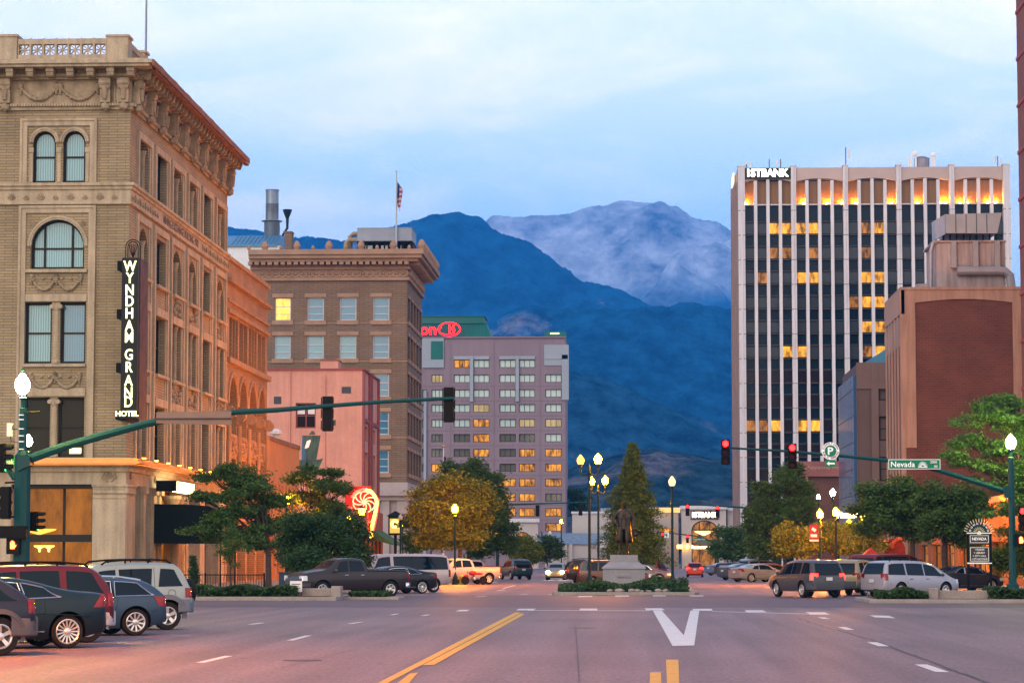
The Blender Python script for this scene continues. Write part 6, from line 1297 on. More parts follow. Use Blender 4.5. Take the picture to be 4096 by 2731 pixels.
text_mesh('lettering', 'Nevada', .4, (X_(.28), DRt - .315, Zm), FRONT, SW, S, .003, .004, fit=(X_(.48), hh_ * .52) if 0 else ((p1.x - p0.x) * .46, hh_ * .55)); text_mesh('lettering', '200E', .15, (X_(.87), DRt - .315, Zm + hh_ * .22), FRONT, SW, S, .003, fit=((p1.x - p0.x) * .13, hh_ * .24)); text_mesh('lettering', '00', .15, (X_(.91), DRt - .315, Zm - hh_ * .22), FRONT, SW, S, .003, fit=((p1.x - p0.x) * .065, hh_ * .24))
o = MB(); cx_ = X_(.66)
for k in range(11): a = PI * (.04 + .92 * k / 10); o.tube([(cx_ + .08 * math.cos(a), DRt - .315, Zm - .12 + .08 * math.sin(a)), (cx_ + .24 * math.cos(a), DRt - .315, Zm - .12 + .26 * math.sin(a))], .012, 4)
o.box(cx_ - .24, cx_ + .24, DRt - .32, DRt - .31, Zm - .17, Zm - .13); o.build('sunburst_emblem', SW, S)
p = at(3322, 1803, DRt - .35); S = thing('parking_sign', 'round green and white downtown parking sign with a left arrow panel below', 'sign', tuple(p)); r = .46
disc = lambda rr, y_, m, nme: MB().prism([(p.x + rr * math.cos(2 * PI * k / 32), p.z + rr * math.sin(2 * PI * k / 32)) for k in range(32)], lambda u, v: (u, y_, v), lambda u, v: (u, y_ + .02, v)).build(nme, m, S)
disc(r, p.y, SW, 'rim_disc'); disc(r * .66, p.y - .024, SG, 'centre_disc'); text_mesh('letter_p', 'P', .5, (p.x, p.y - .035, p.z), FRONT, SW, S, .003, .012, fit=(r * .62, r * .85))
MR = mat('sign_maroon', (.25, .03, .04), .5, 0, 0)
def arctext(s_, rad, a0, a1, flip, c, par, m, size=.15):
    n_ = len(s_)
    for i, ch in enumerate(s_):
        if ch == ' ': continue
        a = a0 + (a1 - a0) * i / (n_ - 1); rot = Matrix.Rotation(-(a - PI / 2) if not flip else -(a + PI / 2), 3, 'Y') @ FRONT
        text_mesh('letter', ch, size, (c[0] + rad * math.cos(a), c[1], c[2] + rad * math.sin(a)), rot, m, par, .002, .004)
arctext('DOWNTOWN', r * .83, R(160), R(20), False, (p.x, p.y - .012, p.z), S, MR); arctext('PUBLIC PARKING', r * .83, R(190), R(350), True, (p.x, p.y - .012, p.z), S, MR)
p0, p1 = at(3300, 1839, DRt - .35), at(3344, 1867, DRt - .35); b = MB(); b.box(p0.x, p1.x, p.y, p.y + .02, p1.z, p0.z); b.build('arrow_board', SG, S); zc = (p0.z + p1.z) / 2; xa, xb = p0.x + .08, p1.x - .06
b = MB(); b.prism([(xa, zc), (xa + .14, zc + .11), (xa + .14, zc + .04), (xb, zc + .04), (xb, zc - .04), (xa + .14, zc - .04), (xa + .14, zc - .11)], lambda u, v: (u, p.y - .012, v), lambda u, v: (u, p.y - .004, v)); b.build('arrow', SW, S)
# far masts
def farmast(D, pts, base, heads, lbl, r=.1, off=.3):
    q = at(*base, D); T = thing('signal_mast', lbl, 'signal pole', (q.x, D, 0)); b = MB(); b.tube([(q.x, D, 0), (q.x, D, at(*pts[-1], D).z + .3)], [.2, .15], 10); b.build('pole', M['dkgreen'], T)
    arm_tube(T, pts, D, .06, .13, M['teal'], flute=False)
    for hx, hy_, lit in heads: signal_head(T, at(hx, hy_, D - off if lit else D + off), 0 if lit else PI, lit, 1.3)
    return T
farmast(300, [(2385, 2007), (2200, 2012), (2040, 2017), (1990, 2020)], (1990, 2200), [(2150, 2042, None), (2322, 2038, None)], 'far teal mast arm with two dark signal backs before the mauve hotel')
farmast(300, [(2652, 2009), (2800, 2018), (2960, 2028), (3110, 2040)], (3115, 2200), [(2750, 2040, 'red'), (2870, 2046, 'red')], 'far right mast arm with two red signals above the arched bank entrance')
farmast(450, [(2640, 2128), (2700, 2133), (2780, 2142), (2850, 2165)], (2862, 2200), [(2650, 2146, 'red'), (2750, 2155, 'red')], 'farthest mast arm with two small red signals at the next crossing')
def board(px0, py0, px1, py1, D, txt, m, tm, lbl, name='street_name_sign'):
    p0, p1 = at(px0, py0, D), at(px1, py1, D); S = thing(name, lbl, 'sign', ((p0.x + p1.x) / 2, D, p1.z)); b = MB(); b.box(p0.x, p1.x, D, D + .05, p1.z, p0.z); b.build('board', m, S)
    if txt: text_mesh('lettering', txt, .3, ((p0.x + p1.x) / 2, D - .02, (p0.z + p1.z) / 2), FRONT, tm, S, .003, fit=((p1.x - p0.x) * .82, (p0.z - p1.z) * .58))
    return S
board(3030, 2029, 3086, 2044, 299.5, 'Tejon', SG, SW, 'small green Tejon street sign on the far right mast arm'); board(2767, 2149, 2825, 2161, 449.5, 'Cascade Ave', SG, SW, 'farthest small green Cascade street sign')
S = board(2657, 2127, 2676, 2150, 449.3, None, SW, None, 'small white turn-lane sign with a black arrow beside the far red signal', 'lane_sign'); q = at(2667, 2139, 449.2); b = MB(); b.tube([(q.x, q.y, q.z - .38), (q.x, q.y, q.z + .3)], .07, 4); b.tube([(q.x, q.y, q.z - .1), (q.x - .25, q.y, q.z + .15)], .07, 4); b.build('arrow', M['black'], S)
q = at(3391, 2058, 230); S = thing('lit_restaurant_sign', 'glaring white lit sign lettering behind the right-hand orange lamps', 'sign', tuple(q)); text_mesh('lettering', 'Pizzeria', .9, tuple(q), FRONT, emit('white_hot_sign', (1, .75, .35), 14), S, .05, .05, fit=(1.85, .55)); b = MB(); b.tube([(q.x - .85, q.y + .1, 0), (q.x - .85, q.y + .1, q.z)], .08, 6); b.build('post', M['black'], S)
# banner on the leftmost lamp of the group
p0, p1 = at(3238, 2097, 184.8), at(3274, 2164, 184.8); S = thing('banner', 'dark red street banner with pale lettering on the leftmost orange lamp', 'banner', ((p0.x + p1.x) / 2, 184.8, p1.z)); b = MB(); b.box(p0.x, p1.x, 184.8, 184.83, p1.z, p0.z); b.build('cloth', mat('banner_red', (.22, .03, .05), .8, 0, .2, 2), S)
b = MB(); b.box(p0.x, p1.x, 184.79, 184.797, p1.z, p1.z + .12); b.box(p0.x + .08, p1.x - .1, 184.79, 184.797, p1.z + .3, p1.z + .5); b.obox((p0.x + .3, 184.79, p0.z - .35), (.3, .006, .2), ry=.6); b.build('pale_print', M['white'], S)
# NEVADA kiosk
DN = 146.0; nz = lambda p: ZF(p, DN, 3917); nx = lambda p: XF(p, DN, 2180)
T = thing('wayfinding_kiosk', 'tall dark downtown sign on two posts with a sunburst crest reading NEVADA', 'sign', (nx(3917), DN, 0))
b = PB()
for px in (3872, 3962): b.cut(); b.box(nx(px) - .07, nx(px) + .07, DN, DN + .12, 0, nz(2130))
b.out('post', M['black'], T); b = PB()
for a, q in ((2133, 2177), (2183, 2247)): b.cut(); b.box(nx(3876), nx(3958), DN - .05, DN + .02, nz(q), nz(a))
b.out('panel', mat('kiosk_panel', (.05, .035, .045), .5, 0, .1), T); b = PB()
for a, q in ((2140, 2170), (2188, 2243)):
    for (u0, u1, v0, v1) in ((3880, 3954, a, a + 1.5), (3880, 3954, q - 1.5, q), (3880, 3881.5, a, q), (3952.5, 3954, a, q)): b.cut(); b.box(nx(u0), nx(u1), DN - .06, DN - .051, nz(v1), nz(v0))
b.cut(); b.box(nx(3868), nx(3966), DN - .1, DN + .14, nz(2133), nz(2129)); b.cut(); b.box(nx(3868), nx(3966), DN - .1, DN + .14, nz(2253), nz(2249)); b.out('border_line', SW, T)
text_mesh('lettering', 'NEVADA', .3, (nx(3917), DN - .07, nz(2154)), FRONT, SW, T, .004, .006, fit=(nx(3946) - nx(3888), nz(2148) - nz(2160)))
for k, s_ in enumerate(('+ MUSEUM', '+ LIBRARY', '+ CITY HALL', '+ CITY AUDITORIUM')): text_mesh('lettering', s_, .14, (nx(3917), DN - .07, nz(2197 + 12.5 * k)), FRONT, SW, T, .003, fit=((nx(3948) - nx(3886)) * (.6 + .13 * k), .1))
b = MB(); b.prism([(nx(3917) + .62 * math.cos(PI * k / 16), nz(2130) + .55 * math.sin(PI * k / 16)) for k in range(17)], lambda u, v: (u, DN - .02, v), lambda u, v: (u, DN + .04, v)); b.build('crest', mat('crest_green', (.02, .05, .05), .5, 0, 0), T)
b = PB()
for k in range(15): a = PI * (.05 + .9 * k / 14); b.cut(); b.tube([(nx(3917) + .66 * math.cos(a), DN, nz(2130) + .58 * math.sin(a)), (nx(3917) + .84 * math.cos(a), DN, nz(2130) + .78 * math.sin(a))], .018, 4)
for k in range(9): a = PI * (.1 + .8 * k / 8); b.cut(); b.tube([(nx(3917) + .15 * math.cos(a), DN - .04, nz(2130) + .18 * math.sin(a)), (nx(3917) + .33 * math.cos(a), DN - .04, nz(2130) + .32 * math.sin(a))], .012, 4)
b.cut(); b.box(nx(3917) - .1, nx(3917) + .1, DN - .08, DN - .03, nz(2137), nz(2127)); b.cut(); b.ball((nx(3917), DN - .05, nz(2127)), .09, 1); b.out('sun_ray', emit('crest_gold', (1, .8, .5), .25, (.7, .6, .4)), T)
arctext('DOWNTOWN', .50, R(165), R(15), False, (nx(3917), DN - .03, nz(2130)), T, SW, .14)
# hanging clock
DCl = 262.0; p = at(1580, 2095, DCl); T = thing('street_clock', 'dark hanging street clock with a glowing yellow dial under a small pyramid roof', 'clock', (p.x, DCl, 0)); s_ = DCl / FPX
b = MB(); b.box(p.x - 27 * s_, p.x + 25 * s_, DCl, DCl + 1, p.z - 44 * s_, p.z + 32 * s_); b.tube([(p.x, DCl + .5, 0), (p.x, DCl + .5, p.z - 44 * s_)], .15, 8); b.build('case', M['black'], T)
b = MB(); b.frus([(p.x - 34 * s_, DCl - .3, p.z + 32 * s_), (p.x + 34 * s_, DCl - .3, p.z + 32 * s_), (p.x + 34 * s_, DCl + 1.3, p.z + 32 * s_), (p.x - 34 * s_, DCl + 1.3, p.z + 32 * s_)], [(p.x - 3 * s_, DCl + .4, p.z + 52 * s_), (p.x + 3 * s_, DCl + .4, p.z + 52 * s_), (p.x + 3 * s_, DCl + .6, p.z + 52 * s_), (p.x - 3 * s_, DCl + .6, p.z + 52 * s_)]); b.build('roof', M['black'], T)
b = MB(); b.box(p.x - 21 * s_, p.x + 19 * s_, DCl - .03, DCl - .001, p.z - 36 * s_, p.z + 22 * s_); b.build('glow_panel', emit('clock_panel', (.9, .55, .03), .7), T)
b = MB(); b.prism([(p.x + 18 * s_ * math.cos(2 * PI * k / 24), p.z + 18 * s_ * math.sin(2 * PI * k / 24)) for k in range(24)], lambda u, v: (u, DCl - .06, v), lambda u, v: (u, DCl - .035, v)); b.build('dial', emit('clock_dial', (1, .78, .2), 2.2), T)
b = MB(); b.tube([(p.x, DCl - .08, p.z), (p.x + .2, DCl - .08, p.z + .12)], .03, 4); b.tube([(p.x, DCl - .08, p.z), (p.x - .08, DCl - .08, p.z + .3)], .025, 4); b.lathe([(.14, 0), (.14, .02)], (p.x, DCl - .09, p.z), 12, 'Y'); b.build('hands', M['black'], T)
fp = at(1773, 2100, 300); T = thing('flagpole', 'slim pole with a gold ball and limp striped flag in front of the mauve hotel', 'pole', (fp.x, 300, 0)); L_ = ZF(1790, 300, 1773); b = MB(); b.tube([(0, 0, 0), (0, 0, L_)], [.14, .07], 8); b.build('pole', M['white'], T, world=False); b = MB(); b.ball((0, 0, L_ + .15), .2, 2); b.build('ball_finial', mat('gold', (.7, .4, .15), .3, .8, 0), T, world=False); flagmesh(T, L_ - .9, 1.5, .55)

# ---- median with the statue
def kerb(x0, x1, y0, y1, h=.17, lbl=None):
    b = MB(); b.box(x0, x1, y0, y1, -.01, h); return struct('kerb', b, M['conc'], bevel=.02)
YM = 133.6; m0, m1 = gnd(2217, 2379).x, gnd(2778, 2379).x
b = MB(); pl = [(m0, YM), (m1, YM), (m1 + .25, YM + 1.5), (m1 + .2, 158), (m0, 158), (m0 - .15, YM + 1.5)]; b.prism(pl, lambda u, v: (u, v, 0), lambda u, v: (u, v, .17)); struct('kerb', b, M['conc'], bevel=.02)
def leafbed(name, area, hfun, n, size, m, seed, kind='stuff', lbl=None):
    rn = np.random.default_rng(seed); vs = np.zeros((n * 4, 3)); x0, x1, y0, y1 = area
    c = np.stack([rn.uniform(x0, x1, n), rn.uniform(y0, y1, n), np.zeros(n)], 1); h = np.array([hfun(a, b_) for a, b_ in c[:, :2]]); c[:, 2] = .17 + h * np.sqrt(rn.uniform(0, 1, n))
    for k, (su, sv) in enumerate(((-1, -.5), (1, -.5), (1, .5), (-1, .5))):
        pass
    a = rn.normal(size=(n, 3)); a[:, 2] *= .6; a /= np.linalg.norm(a, axis=1)[:, None]; q = rn.normal(size=(n, 3)); bb = np.cross(a, q); bb /= np.linalg.norm(bb, axis=1)[:, None]; s = (size * rn.uniform(.6, 1.4, n))[:, None]
    for k, (su, sv) in enumerate(((-1, -.5), (1, -.5), (1, .5), (-1, .5))): vs[k::4] = c + a * s * su + bb * s * sv
    return c, vs, tag(quadmesh(name, vs, m), lbl, None, None, kind)
def quadmesh(name, vs, m, parent=None):
    n = len(vs) // 4; me = bpy.data.meshes.new(name); me.vertices.add(n * 4); me.vertices.foreach_set('co', np.asarray(vs, dtype=np.float32).ravel()); me.loops.add(n * 4); me.loops.foreach_set('vertex_index', np.arange(n * 4, dtype=np.int32)); me.polygons.add(n); me.polygons.foreach_set('loop_start', np.arange(0, n * 4, 4, dtype=np.int32)); me.update(calc_edges=True); me.validate(); me.materials.append(m)
    o = bpy.data.objects.new(name, me); C.objects.link(o); o.parent = parent; return o
def mat_leaf(name, c1, c2, tr=.25):
    m, n, l, b = newmat(name); g = n.new('ShaderNodeNewGeometry'); mx_ = n.new('ShaderNodeMix'); mx_.data_type = 'RGBA'; mx_.inputs[6].default_value = (*c1, 1); mx_.inputs[7].default_value = (*c2, 1); l.new(g.outputs['Random Per Island'], mx_.inputs[0]); l.new(mx_.outputs[2], b.inputs['Base Color']); b.inputs['Roughness'].default_value = .6; b.inputs['Specular IOR Level'].default_value = .25
    t = n.new('ShaderNodeBsdfTranslucent'); l.new(mx_.outputs[2], t.inputs[0]); s = n.new('ShaderNodeMixShader'); s.inputs[0].default_value = tr; l.new(b.outputs[0], s.inputs[1]); l.new(t.outputs[0], s.inputs[2]); o = [x for x in n if x.type == 'OUTPUT_MATERIAL'][0]; l.new(s.outputs[0], o.inputs[0]); return m
M['leafA'] = mat_leaf('dark_leaf', (.014, .045, .016), (.06, .12, .035)); M['leafB'] = mat_leaf('mid_leaf', (.03, .08, .018), (.10, .17, .035)); M['leafC'] = mat_leaf('lamplit_leaf', (.05, .10, .012), (.17, .21, .03)); M['leafD'] = mat_leaf('bright_leaf', (.05, .12, .03), (.12, .22, .05)); M['bark'] = mat('bark', (.06, .042, .035), .95, 0, .3, 6, .4)  # leafC has the warm lamp light put into its leaf colour
soil = mat('soil', (.05, .04, .03), 1, 0, .3, 3)
sheet('soil_bed', m0 + .25, m1 - .2, YM + .25, 157, .175, soil)
leafbed('ground_cover', (m0 + .2, m1 - .3, YM + .4, 150), lambda a, b_: .34 + .12 * math.sin(a * 2.3) + .1 * math.sin(b_ * 1.7 + a) + (.25 if a > .9 and b_ > YM + 2 and a < 3.1 else 0) , 16000, .07, M['leafA'], 5, lbl='low dark green ground cover on the statue island')
b = PB(); rn = random.Random(8)
for k in range(26):
    q = gnd(rn.uniform(2430, 2665), 2370); r_ = rn.uniform(.07, .16); b.cut(); b.ball((q.x, YM + rn.uniform(.3, .8), .17 + r_ * .5), r_, 2, (1.2, .9, .7))
for i, ro in enumerate(b.out('rock', mat('river_rock', (.33, .27, .24), .8, 0, .25, 4), None, smooth=True, ang=180)): tag(ro, 'rounded tan rock in the row of rocks along the front kerb of the statue island', 'rock', 'rocks along the statue island kerb')
# pedestal
DPd = 145.0; qx = lambda p: XF(p, DPd, 2260); qz = lambda p: ZF(p, DPd, 2495)
T = thing('statue_pedestal', 'pale grey granite pedestal with sloping shoulders on the planted island', 'pedestal', (qx(2495), DPd + 1, 0)); GR = mat('granite_grey', (.26, .25, .28), .75, 0, .12, 2.5, .15, fine=.2)
def sq(mb, xa, xb, z0, xc, xd, z1, c=DPd + 1.16):
    ha, hb = (xb - xa) / 2, (xd - xc) / 2; mb.frus([(xa, c - ha, z0), (xb, c - ha, z0), (xb, c + ha, z0), (xa, c + ha, z0)], [(xc, c - hb, z1), (xd, c - hb, z1), (xd, c + hb, z1), (xc, c + hb, z1)])
b = MB(); sq(b, qx(2404), qx(2586), .15, qx(2404), qx(2586), qz(2332)); sq(b, qx(2411), qx(2579), qz(2332), qx(2411), qx(2579), qz(2274)); b.build('block', GR, T, bevel=.02)
b = MB(); sq(b, qx(2406), qx(2584), qz(2274), qx(2408), qx(2582), qz(2268)); sq(b, qx(2408), qx(2582), qz(2268), qx(2436), qx(2556), qz(2246)); b.build('shoulder', GR, T, bevel=.015)
b = MB(); sq(b, qx(2440), qx(2552), qz(2246), qx(2440), qx(2552), qz(2218)); b.build('cap', GR, T, bevel=.015)
text_mesh('inscription', 'WINFIELD', .2, (qx(2495), DPd + .0 + (DPd + 1.16 - DPd) - (qx(2579) - qx(2411)) / 2 - .012, qz(2308)), FRONT, mat('cut_letters', (.12, .11, .13), .8, 0, 0), T, .004, fit=(.75, .12))
# ---- bronze statue of a standing man in an open overcoat, hat in his left hand
BRZ = mat('bronze', (.045, .034, .028), .42, .75, .3, 5, .15, spec=.5)
def skin(name, joints, edges, m, parent, sub=2, root=0):
    me = bpy.data.meshes.new(name); me.from_pydata([j[0] for j in joints], edges, []); o = bpy.data.objects.new(name, me); C.objects.link(o)
    sk = o.modifiers.new('s', 'SKIN'); sk.use_smooth_shade = True
    for i, j in enumerate(joints): r_ = j[1]; me.skin_vertices[0].data[i].radius = (r_, r_) if not hasattr(r_, '__len__') else r_
    me.skin_vertices[0].data[root].use_root = True; ss = o.modifiers.new('u', 'SUBSURF'); ss.levels = sub; ss.render_levels = sub
    dg = bpy.context.evaluated_depsgraph_get(); dg.update(); me2 = bpy.data.meshes.new_from_object(o.evaluated_get(dg)); bpy.data.objects.remove(o); me2.name = name; me2.materials.clear(); me2.materials.append(m)
    q = bpy.data.objects.new(name, me2); C.objects.link(q); q.parent = parent; return q
sc_z = qz(2216); T = thing('bronze_statue', 'dark bronze statue of a standing bald man in a long open coat holding a hat', 'statue', (qx(2497), DPd + 1.16, sc_z))
J = [((0, 0, 1.50), (.23, .17)), ((0, 0, 1.78), (.22, .17)), ((0, .0, 2.1), (.27, .19)), ((0, .02, 2.36), (.22, .15)), ((0, .0, 2.52), (.11, .11)), ((0, -.03, 2.66), (.13, .14)), ((0, -.03, 2.80), (.155, .17)), ((0, -.02, 2.92), (.12, .13)),
     ((-.17, 0, 1.42), (.16, .16)), ((-.19, -.04, .82), (.12, .12)), ((-.2, .02, .2), (.085, .09)), ((-.22, -.02, .08), (.09, .09)), ((-.27, -.24, .05), (.075, .05)),
     ((.15, 0, 1.42), (.16, .16)), ((.16, -.12, .82), (.12, .12)), ((.17, -.08, .2), (.085, .09)), ((.18, -.12, .08), (.09, .09)), ((.2, -.36, .05), (.075, .05)),
     ((-.37, .0, 2.32), (.14, .14)), ((-.58, .06, 1.88), (.115, .115)), ((-.36, -.17, 1.62), (.075, .08)), ((-.28, -.17, 1.54), (.06, .08)),
     ((.36, .0, 2.32), (.14, .14)), ((.5, .06, 1.86), (.11, .11)), ((.5, -.08, 1.42), (.075, .08)), ((.5, -.1, 1.30), (.05, .07))]
E = [(0, 1), (1, 2), (2, 3), (3, 4), (4, 5), (5, 6), (6, 7), (0, 8), (8, 9), (9, 10), (10, 11), (11, 12), (0, 13), (13, 14), (14, 15), (15, 16), (16, 17), (3, 18), (18, 19), (19, 20), (20, 21), (3, 22), (22, 23), (23, 24), (24, 25)]
skin('body', J, E, BRZ, T)
b = MB(); b.ball((0, -.2, 2.78), .035, 1, (.8, 1.3, 1.6)); b.ball((0, -.19, 2.71), .06, 1, (1.5, .5, .45)); b.ball((-.06, -.175, 2.83), .03, 1); b.ball((.06, -.175, 2.83), .03, 1)
for s in (-1, 1): b.ball((s * .155, -.02, 2.79), .045, 1, (.4, .8, 1.3)); b.tube([(s * .02, -.17, 2.86), (s * .1, -.155, 2.865)], .014, 5)
b.build('face', BRZ, T, world=False, smooth=True, ang=180)
for s, hx, hy_, hz, dr in ((1, .5, -.1, 1.30, (0, -.1, -1)),):
    b = PB()
    for k, ln in enumerate((.15, .18, .17, .13)): b.cut(); x0 = hx - .05 + .033 * k; b.tube([(x0, hy_ - .02, hz), (x0, hy_ - .06, hz - ln * .5), (x0 + .01, hy_ - .02, hz - ln)], [.018, .017, .012], 6)
    b.cut(); b.tube([(hx - .06, hy_ - .03, hz + .06), (hx - .1, hy_ - .08, hz + .0), (hx - .09, hy_ - .09, hz - .06)], [.02, .018, .013], 6); b.out('finger', BRZ, T, world=False)
b = MB(); b.lathe([(.22, 0), (.23, .015), (.13, .03), (.125, .18), (.09, .22), (.02, .21)], (0, 0, 0), 18); hat = b.build('hat', BRZ, T, world=False, smooth=True, ang=50); hat.location = (.55, -.16, 1.08); hat.rotation_euler = (R(20), R(70), 0)
# coat: open shell from the shoulders to below the knee
b = MB(); lv = [(2.42, .27, .16), (2.36, .40, .19), (2.2, .43, .22), (2.0, .40, .23), (1.7, .36, .23), (1.45, .38, .26), (1.1, .42, .30), (.85, .45, .33), (.64, .46, .35)]; n_ = 34; vs = []
for zc, rx0, ry0 in lv:
    t = (2.42 - zc) / 1.8; op = .28 + .30 * t
    for k in range(n_ + 1):
        a = -PI / 2 + op + (2 * PI - 2 * op) * k / n_; fo_ = 1 + .06 * t * math.sin(a * 9) ; vs.append((rx0 * fo_ * math.cos(a), ry0 * fo_ * math.sin(a) + .03, zc))
fs = [(i * (n_ + 1) + k, i * (n_ + 1) + k + 1, (i + 1) * (n_ + 1) + k + 1, (i + 1) * (n_ + 1) + k) for i in range(len(lv) - 1) for k in range(n_)]; b.add(vs, fs); ct = b.build('overcoat', BRZ, T, world=False, smooth=True, ang=80); so_m = ct.modifiers.new('t', 'SOLIDIFY'); so_m.thickness = .035
b = MB()
for s in (-1, 1): b.frus([(s * .07, -.17, 2.42), (s * .2, -.17, 2.4), (s * .26, -.20, 2.1), (s * .1, -.22, 1.95)], [(s * .07, -.14, 2.42), (s * .2, -.14, 2.4), (s * .26, -.17, 2.1), (s * .1, -.19, 1.95)])
b.build('lapel', BRZ, T, world=False)
skin('coat_sleeve', [((-.33, .02, 2.34), .17), ((-.48, .05, 2.1), .15), ((-.6, .06, 1.88), .145), ((-.5, -.08, 1.74), .125), ((-.42, -.14, 1.66), .11)], [(0, 1), (1, 2), (2, 3), (3, 4)], BRZ, T)
skin('coat_sleeve', [((.33, .02, 2.34), .17), ((.44, .04, 2.1), .15), ((.52, .06, 1.86), .14), ((.52, -.0, 1.62), .12), ((.51, -.07, 1.46), .11)], [(0, 1), (1, 2), (2, 3), (3, 4)], BRZ, T)
b = MB(); b.box(-.6, .6, -.6, .6, -.06, .0); b.build('plinth', BRZ, T, world=False)

# ---- planted islands at the far kerb of the avenue
b = MB(); k0 = gnd(1318, 2405).x; b.box(-60, k0, 116, 122, -.01, .17); struct('kerb', b, M['conc'], bevel=.02)
b = MB(); b.box(k0, gnd(1590, 2398).x, 119, 122, -.01, .12); struct('kerb', b, M['conc'], bevel=.02)
sheet('soil_bed', -60, k0 - .4, 116.4, 121.6, .175, soil)
leafbed('hedge', (gnd(770, 2400).x, gnd(1178, 2400).x, 117, 120), lambda a, b_: .42 + .08 * math.sin(a * 3.1), 14000, .06, M['leafA'], 11, kind=None)
tag(bpy.context.scene.objects['hedge'], 'low clipped hedge on the left-hand island behind the kerb', 'hedge')
leafbed('ground_cover', (k0 + .2, gnd(1540, 2398).x, 119.2, 121.8), lambda a, b_: .16, 5000, .06, M['leafA'], 12, lbl='thin dark ground cover at the right end of the left island')
S = thing('planter_wall', 'low grey concrete planter wall with a square end block left of the dark pickup', 'wall', (k0, 118, 0)); wx0 = gnd(1178, 2400).x
b = MB(); b.box(wx0 - 12, k0 - .45, 118.3, 118.7, .17, .52); b.build('wall_run', M['conc'], S, bevel=.02); b = MB(); b.box(k0 - .45, k0 - .02, 117.9, 118.9, .1, .62); b.build('end_block', M['conc'], S, bevel=.02)
p0 = at(1161, 2322, 118); p1 = at(1209, 2366, 118); S = thing('notice_board', 'small white notice with lines of print on the left island', 'sign', (p0.x, 118, .2)); b = MB(); b.box(p0.x, p1.x, 117.9, 117.94, p1.z, p0.z); b.build('board', M['white'], S); b = PB()
for px in (p0.x + .03, p1.x - .05): b.cut(); b.box(px, px + .03, 117.94, 117.97, .17, p0.z)
b.out('stake', M['black'], S); b = PB()
for k in range(4): b.cut(); b.box(p0.x + .08, p1.x - .08 - .06 * (k % 2), 117.89, 117.899, p0.z - .16 - .085 * k, p0.z - .13 - .085 * k)
b.out('print_line', M['black'], S)
S = thing('railing', 'thin black railing on the plaza behind the left-hand hedge', 'railing', (-21, 135, .15)); b = MB(); xa, xb = XF(700, 135, 2300), XF(1060, 135, 2300); b.box(xa, xb, 135, 135.05, 1.0, 1.05); b.box(xa, xb, 135, 135.05, .25, .29)
for k in range(int((xb - xa) / .14)): b.box(xa + .14 * k, xa + .14 * k + .02, 135.01, 135.04, .29, 1.0)
b.build('panel', M['black'], S); b = PB()
for k in range(4): b.cut(); b.box(xa + (xb - xa - .08) * k / 3, xa + (xb - xa - .08) * k / 3 + .08, 134.97, 135.08, .15, 1.12)
b.out('post', M['black'], S)
p0, p1 = at(1116, 2292, 132), at(1240, 2330, 132); S = thing('newspaper_boxes', 'dark blue metal street boxes joined on one stand beside the left tree', 'street box', (p0.x, 132, .15)); b = MB(); b.box(p0.x, p1.x, 132, 132.7, .3, p0.z); b.box(p0.x - .05, p1.x + .05, 131.95, 132.75, p0.z, p0.z + .06); b.build('cabinet', mat('navy_metal', (.015, .035, .07), .4, .2, .1), S); b = PB()
for f_ in (.3, .75): b.cut(); xx = p0.x + (p1.x - p0.x) * f_; b.box(xx - .2, xx + .2, 131.98, 131.999, p0.z - .35, p0.z - .1)
b.out('window_panel', M['clearlens'], S); b = PB()
for f_ in (.05, .5, .95): b.cut(); xx = p0.x + (p1.x - p0.x) * f_; b.box(xx - .05, xx + .05, 132.1, 132.6, .15, .3)
b.out('leg', M['black'], S)
b = MB(); r0 = gnd(3434, 2404).x; b.box(r0, 60, 110, 117, -.01, .17); struct('kerb', b, M['conc'], bevel=.03); sheet('soil_bed', r0 + .4, 60, 110.4, 116.6, .175, soil)
leafbed('hedge', (gnd(3480, 2404).x, gnd(3668, 2404).x, 111, 113.5), lambda a, b_: .36 + .1 * math.sin(a * 4), 9000, .06, M['leafA'], 14, kind=None); leafbed('hedge', (gnd(3905, 2404).x, gnd(4250, 2404).x, 111, 113.5), lambda a, b_: .42 + .06 * math.sin(a * 3), 12000, .06, M['leafA'], 15, kind=None)
tag(bpy.context.scene.objects['hedge.001'], 'dark shrubs at the left end of the right-hand island', 'hedge'); tag(bpy.context.scene.objects['hedge.002'], 'low hedge at the right end of the right-hand island', 'hedge')
S = thing('planter_wall', 'low concrete planter wall with a step on the right-hand island', 'wall', (gnd(3680, 2404).x, 112, 0)); b = MB(); b.box(gnd(3675, 2404).x, gnd(3712, 2404).x, 111.4, 112.4, .1, .62); b.build('end_block', M['conc'], S, bevel=.02); b = MB(); b.box(gnd(3712, 2404).x, 32, 111.7, 112.1, .1, .52); b.build('wall_run', M['conc'], S, bevel=.02)
# red tent, hydrant, small signs
q = at(3491, 2188, 165); xl, xr = XF(3430, 165, 2245), XF(3553, 165, 2245); zt_ = ZF(2245, 165, 3490); T = thing('canopy_tent', 'bright red pyramid canopy tent behind the parked cars', 'tent', (q.x, 166, 0)); b = MB(); b.add([(xl, 165, zt_), (xr, 165, zt_), (xr, 168, zt_), (xl, 168, zt_), (q.x, 166.5, q.z)], [(0, 1, 4), (1, 2, 4), (2, 3, 4), (3, 0, 4)]); b.box(xl, xr, 165, 165.02, zt_ - .25, zt_); b.box(xl, xl + .02, 165, 168, zt_ - .25, zt_); b.build('canopy', mat('tent_red', (.75, .05, .02), .7, 0, .06), T); b = PB()
for xx in (xl + .05, xr - .05):
    for yy in (165.1, 167.9): b.cut(); b.box(xx - .03, xx + .03, yy - .03, yy + .03, 0, zt_)
b.out('leg', M['chrome'], T)
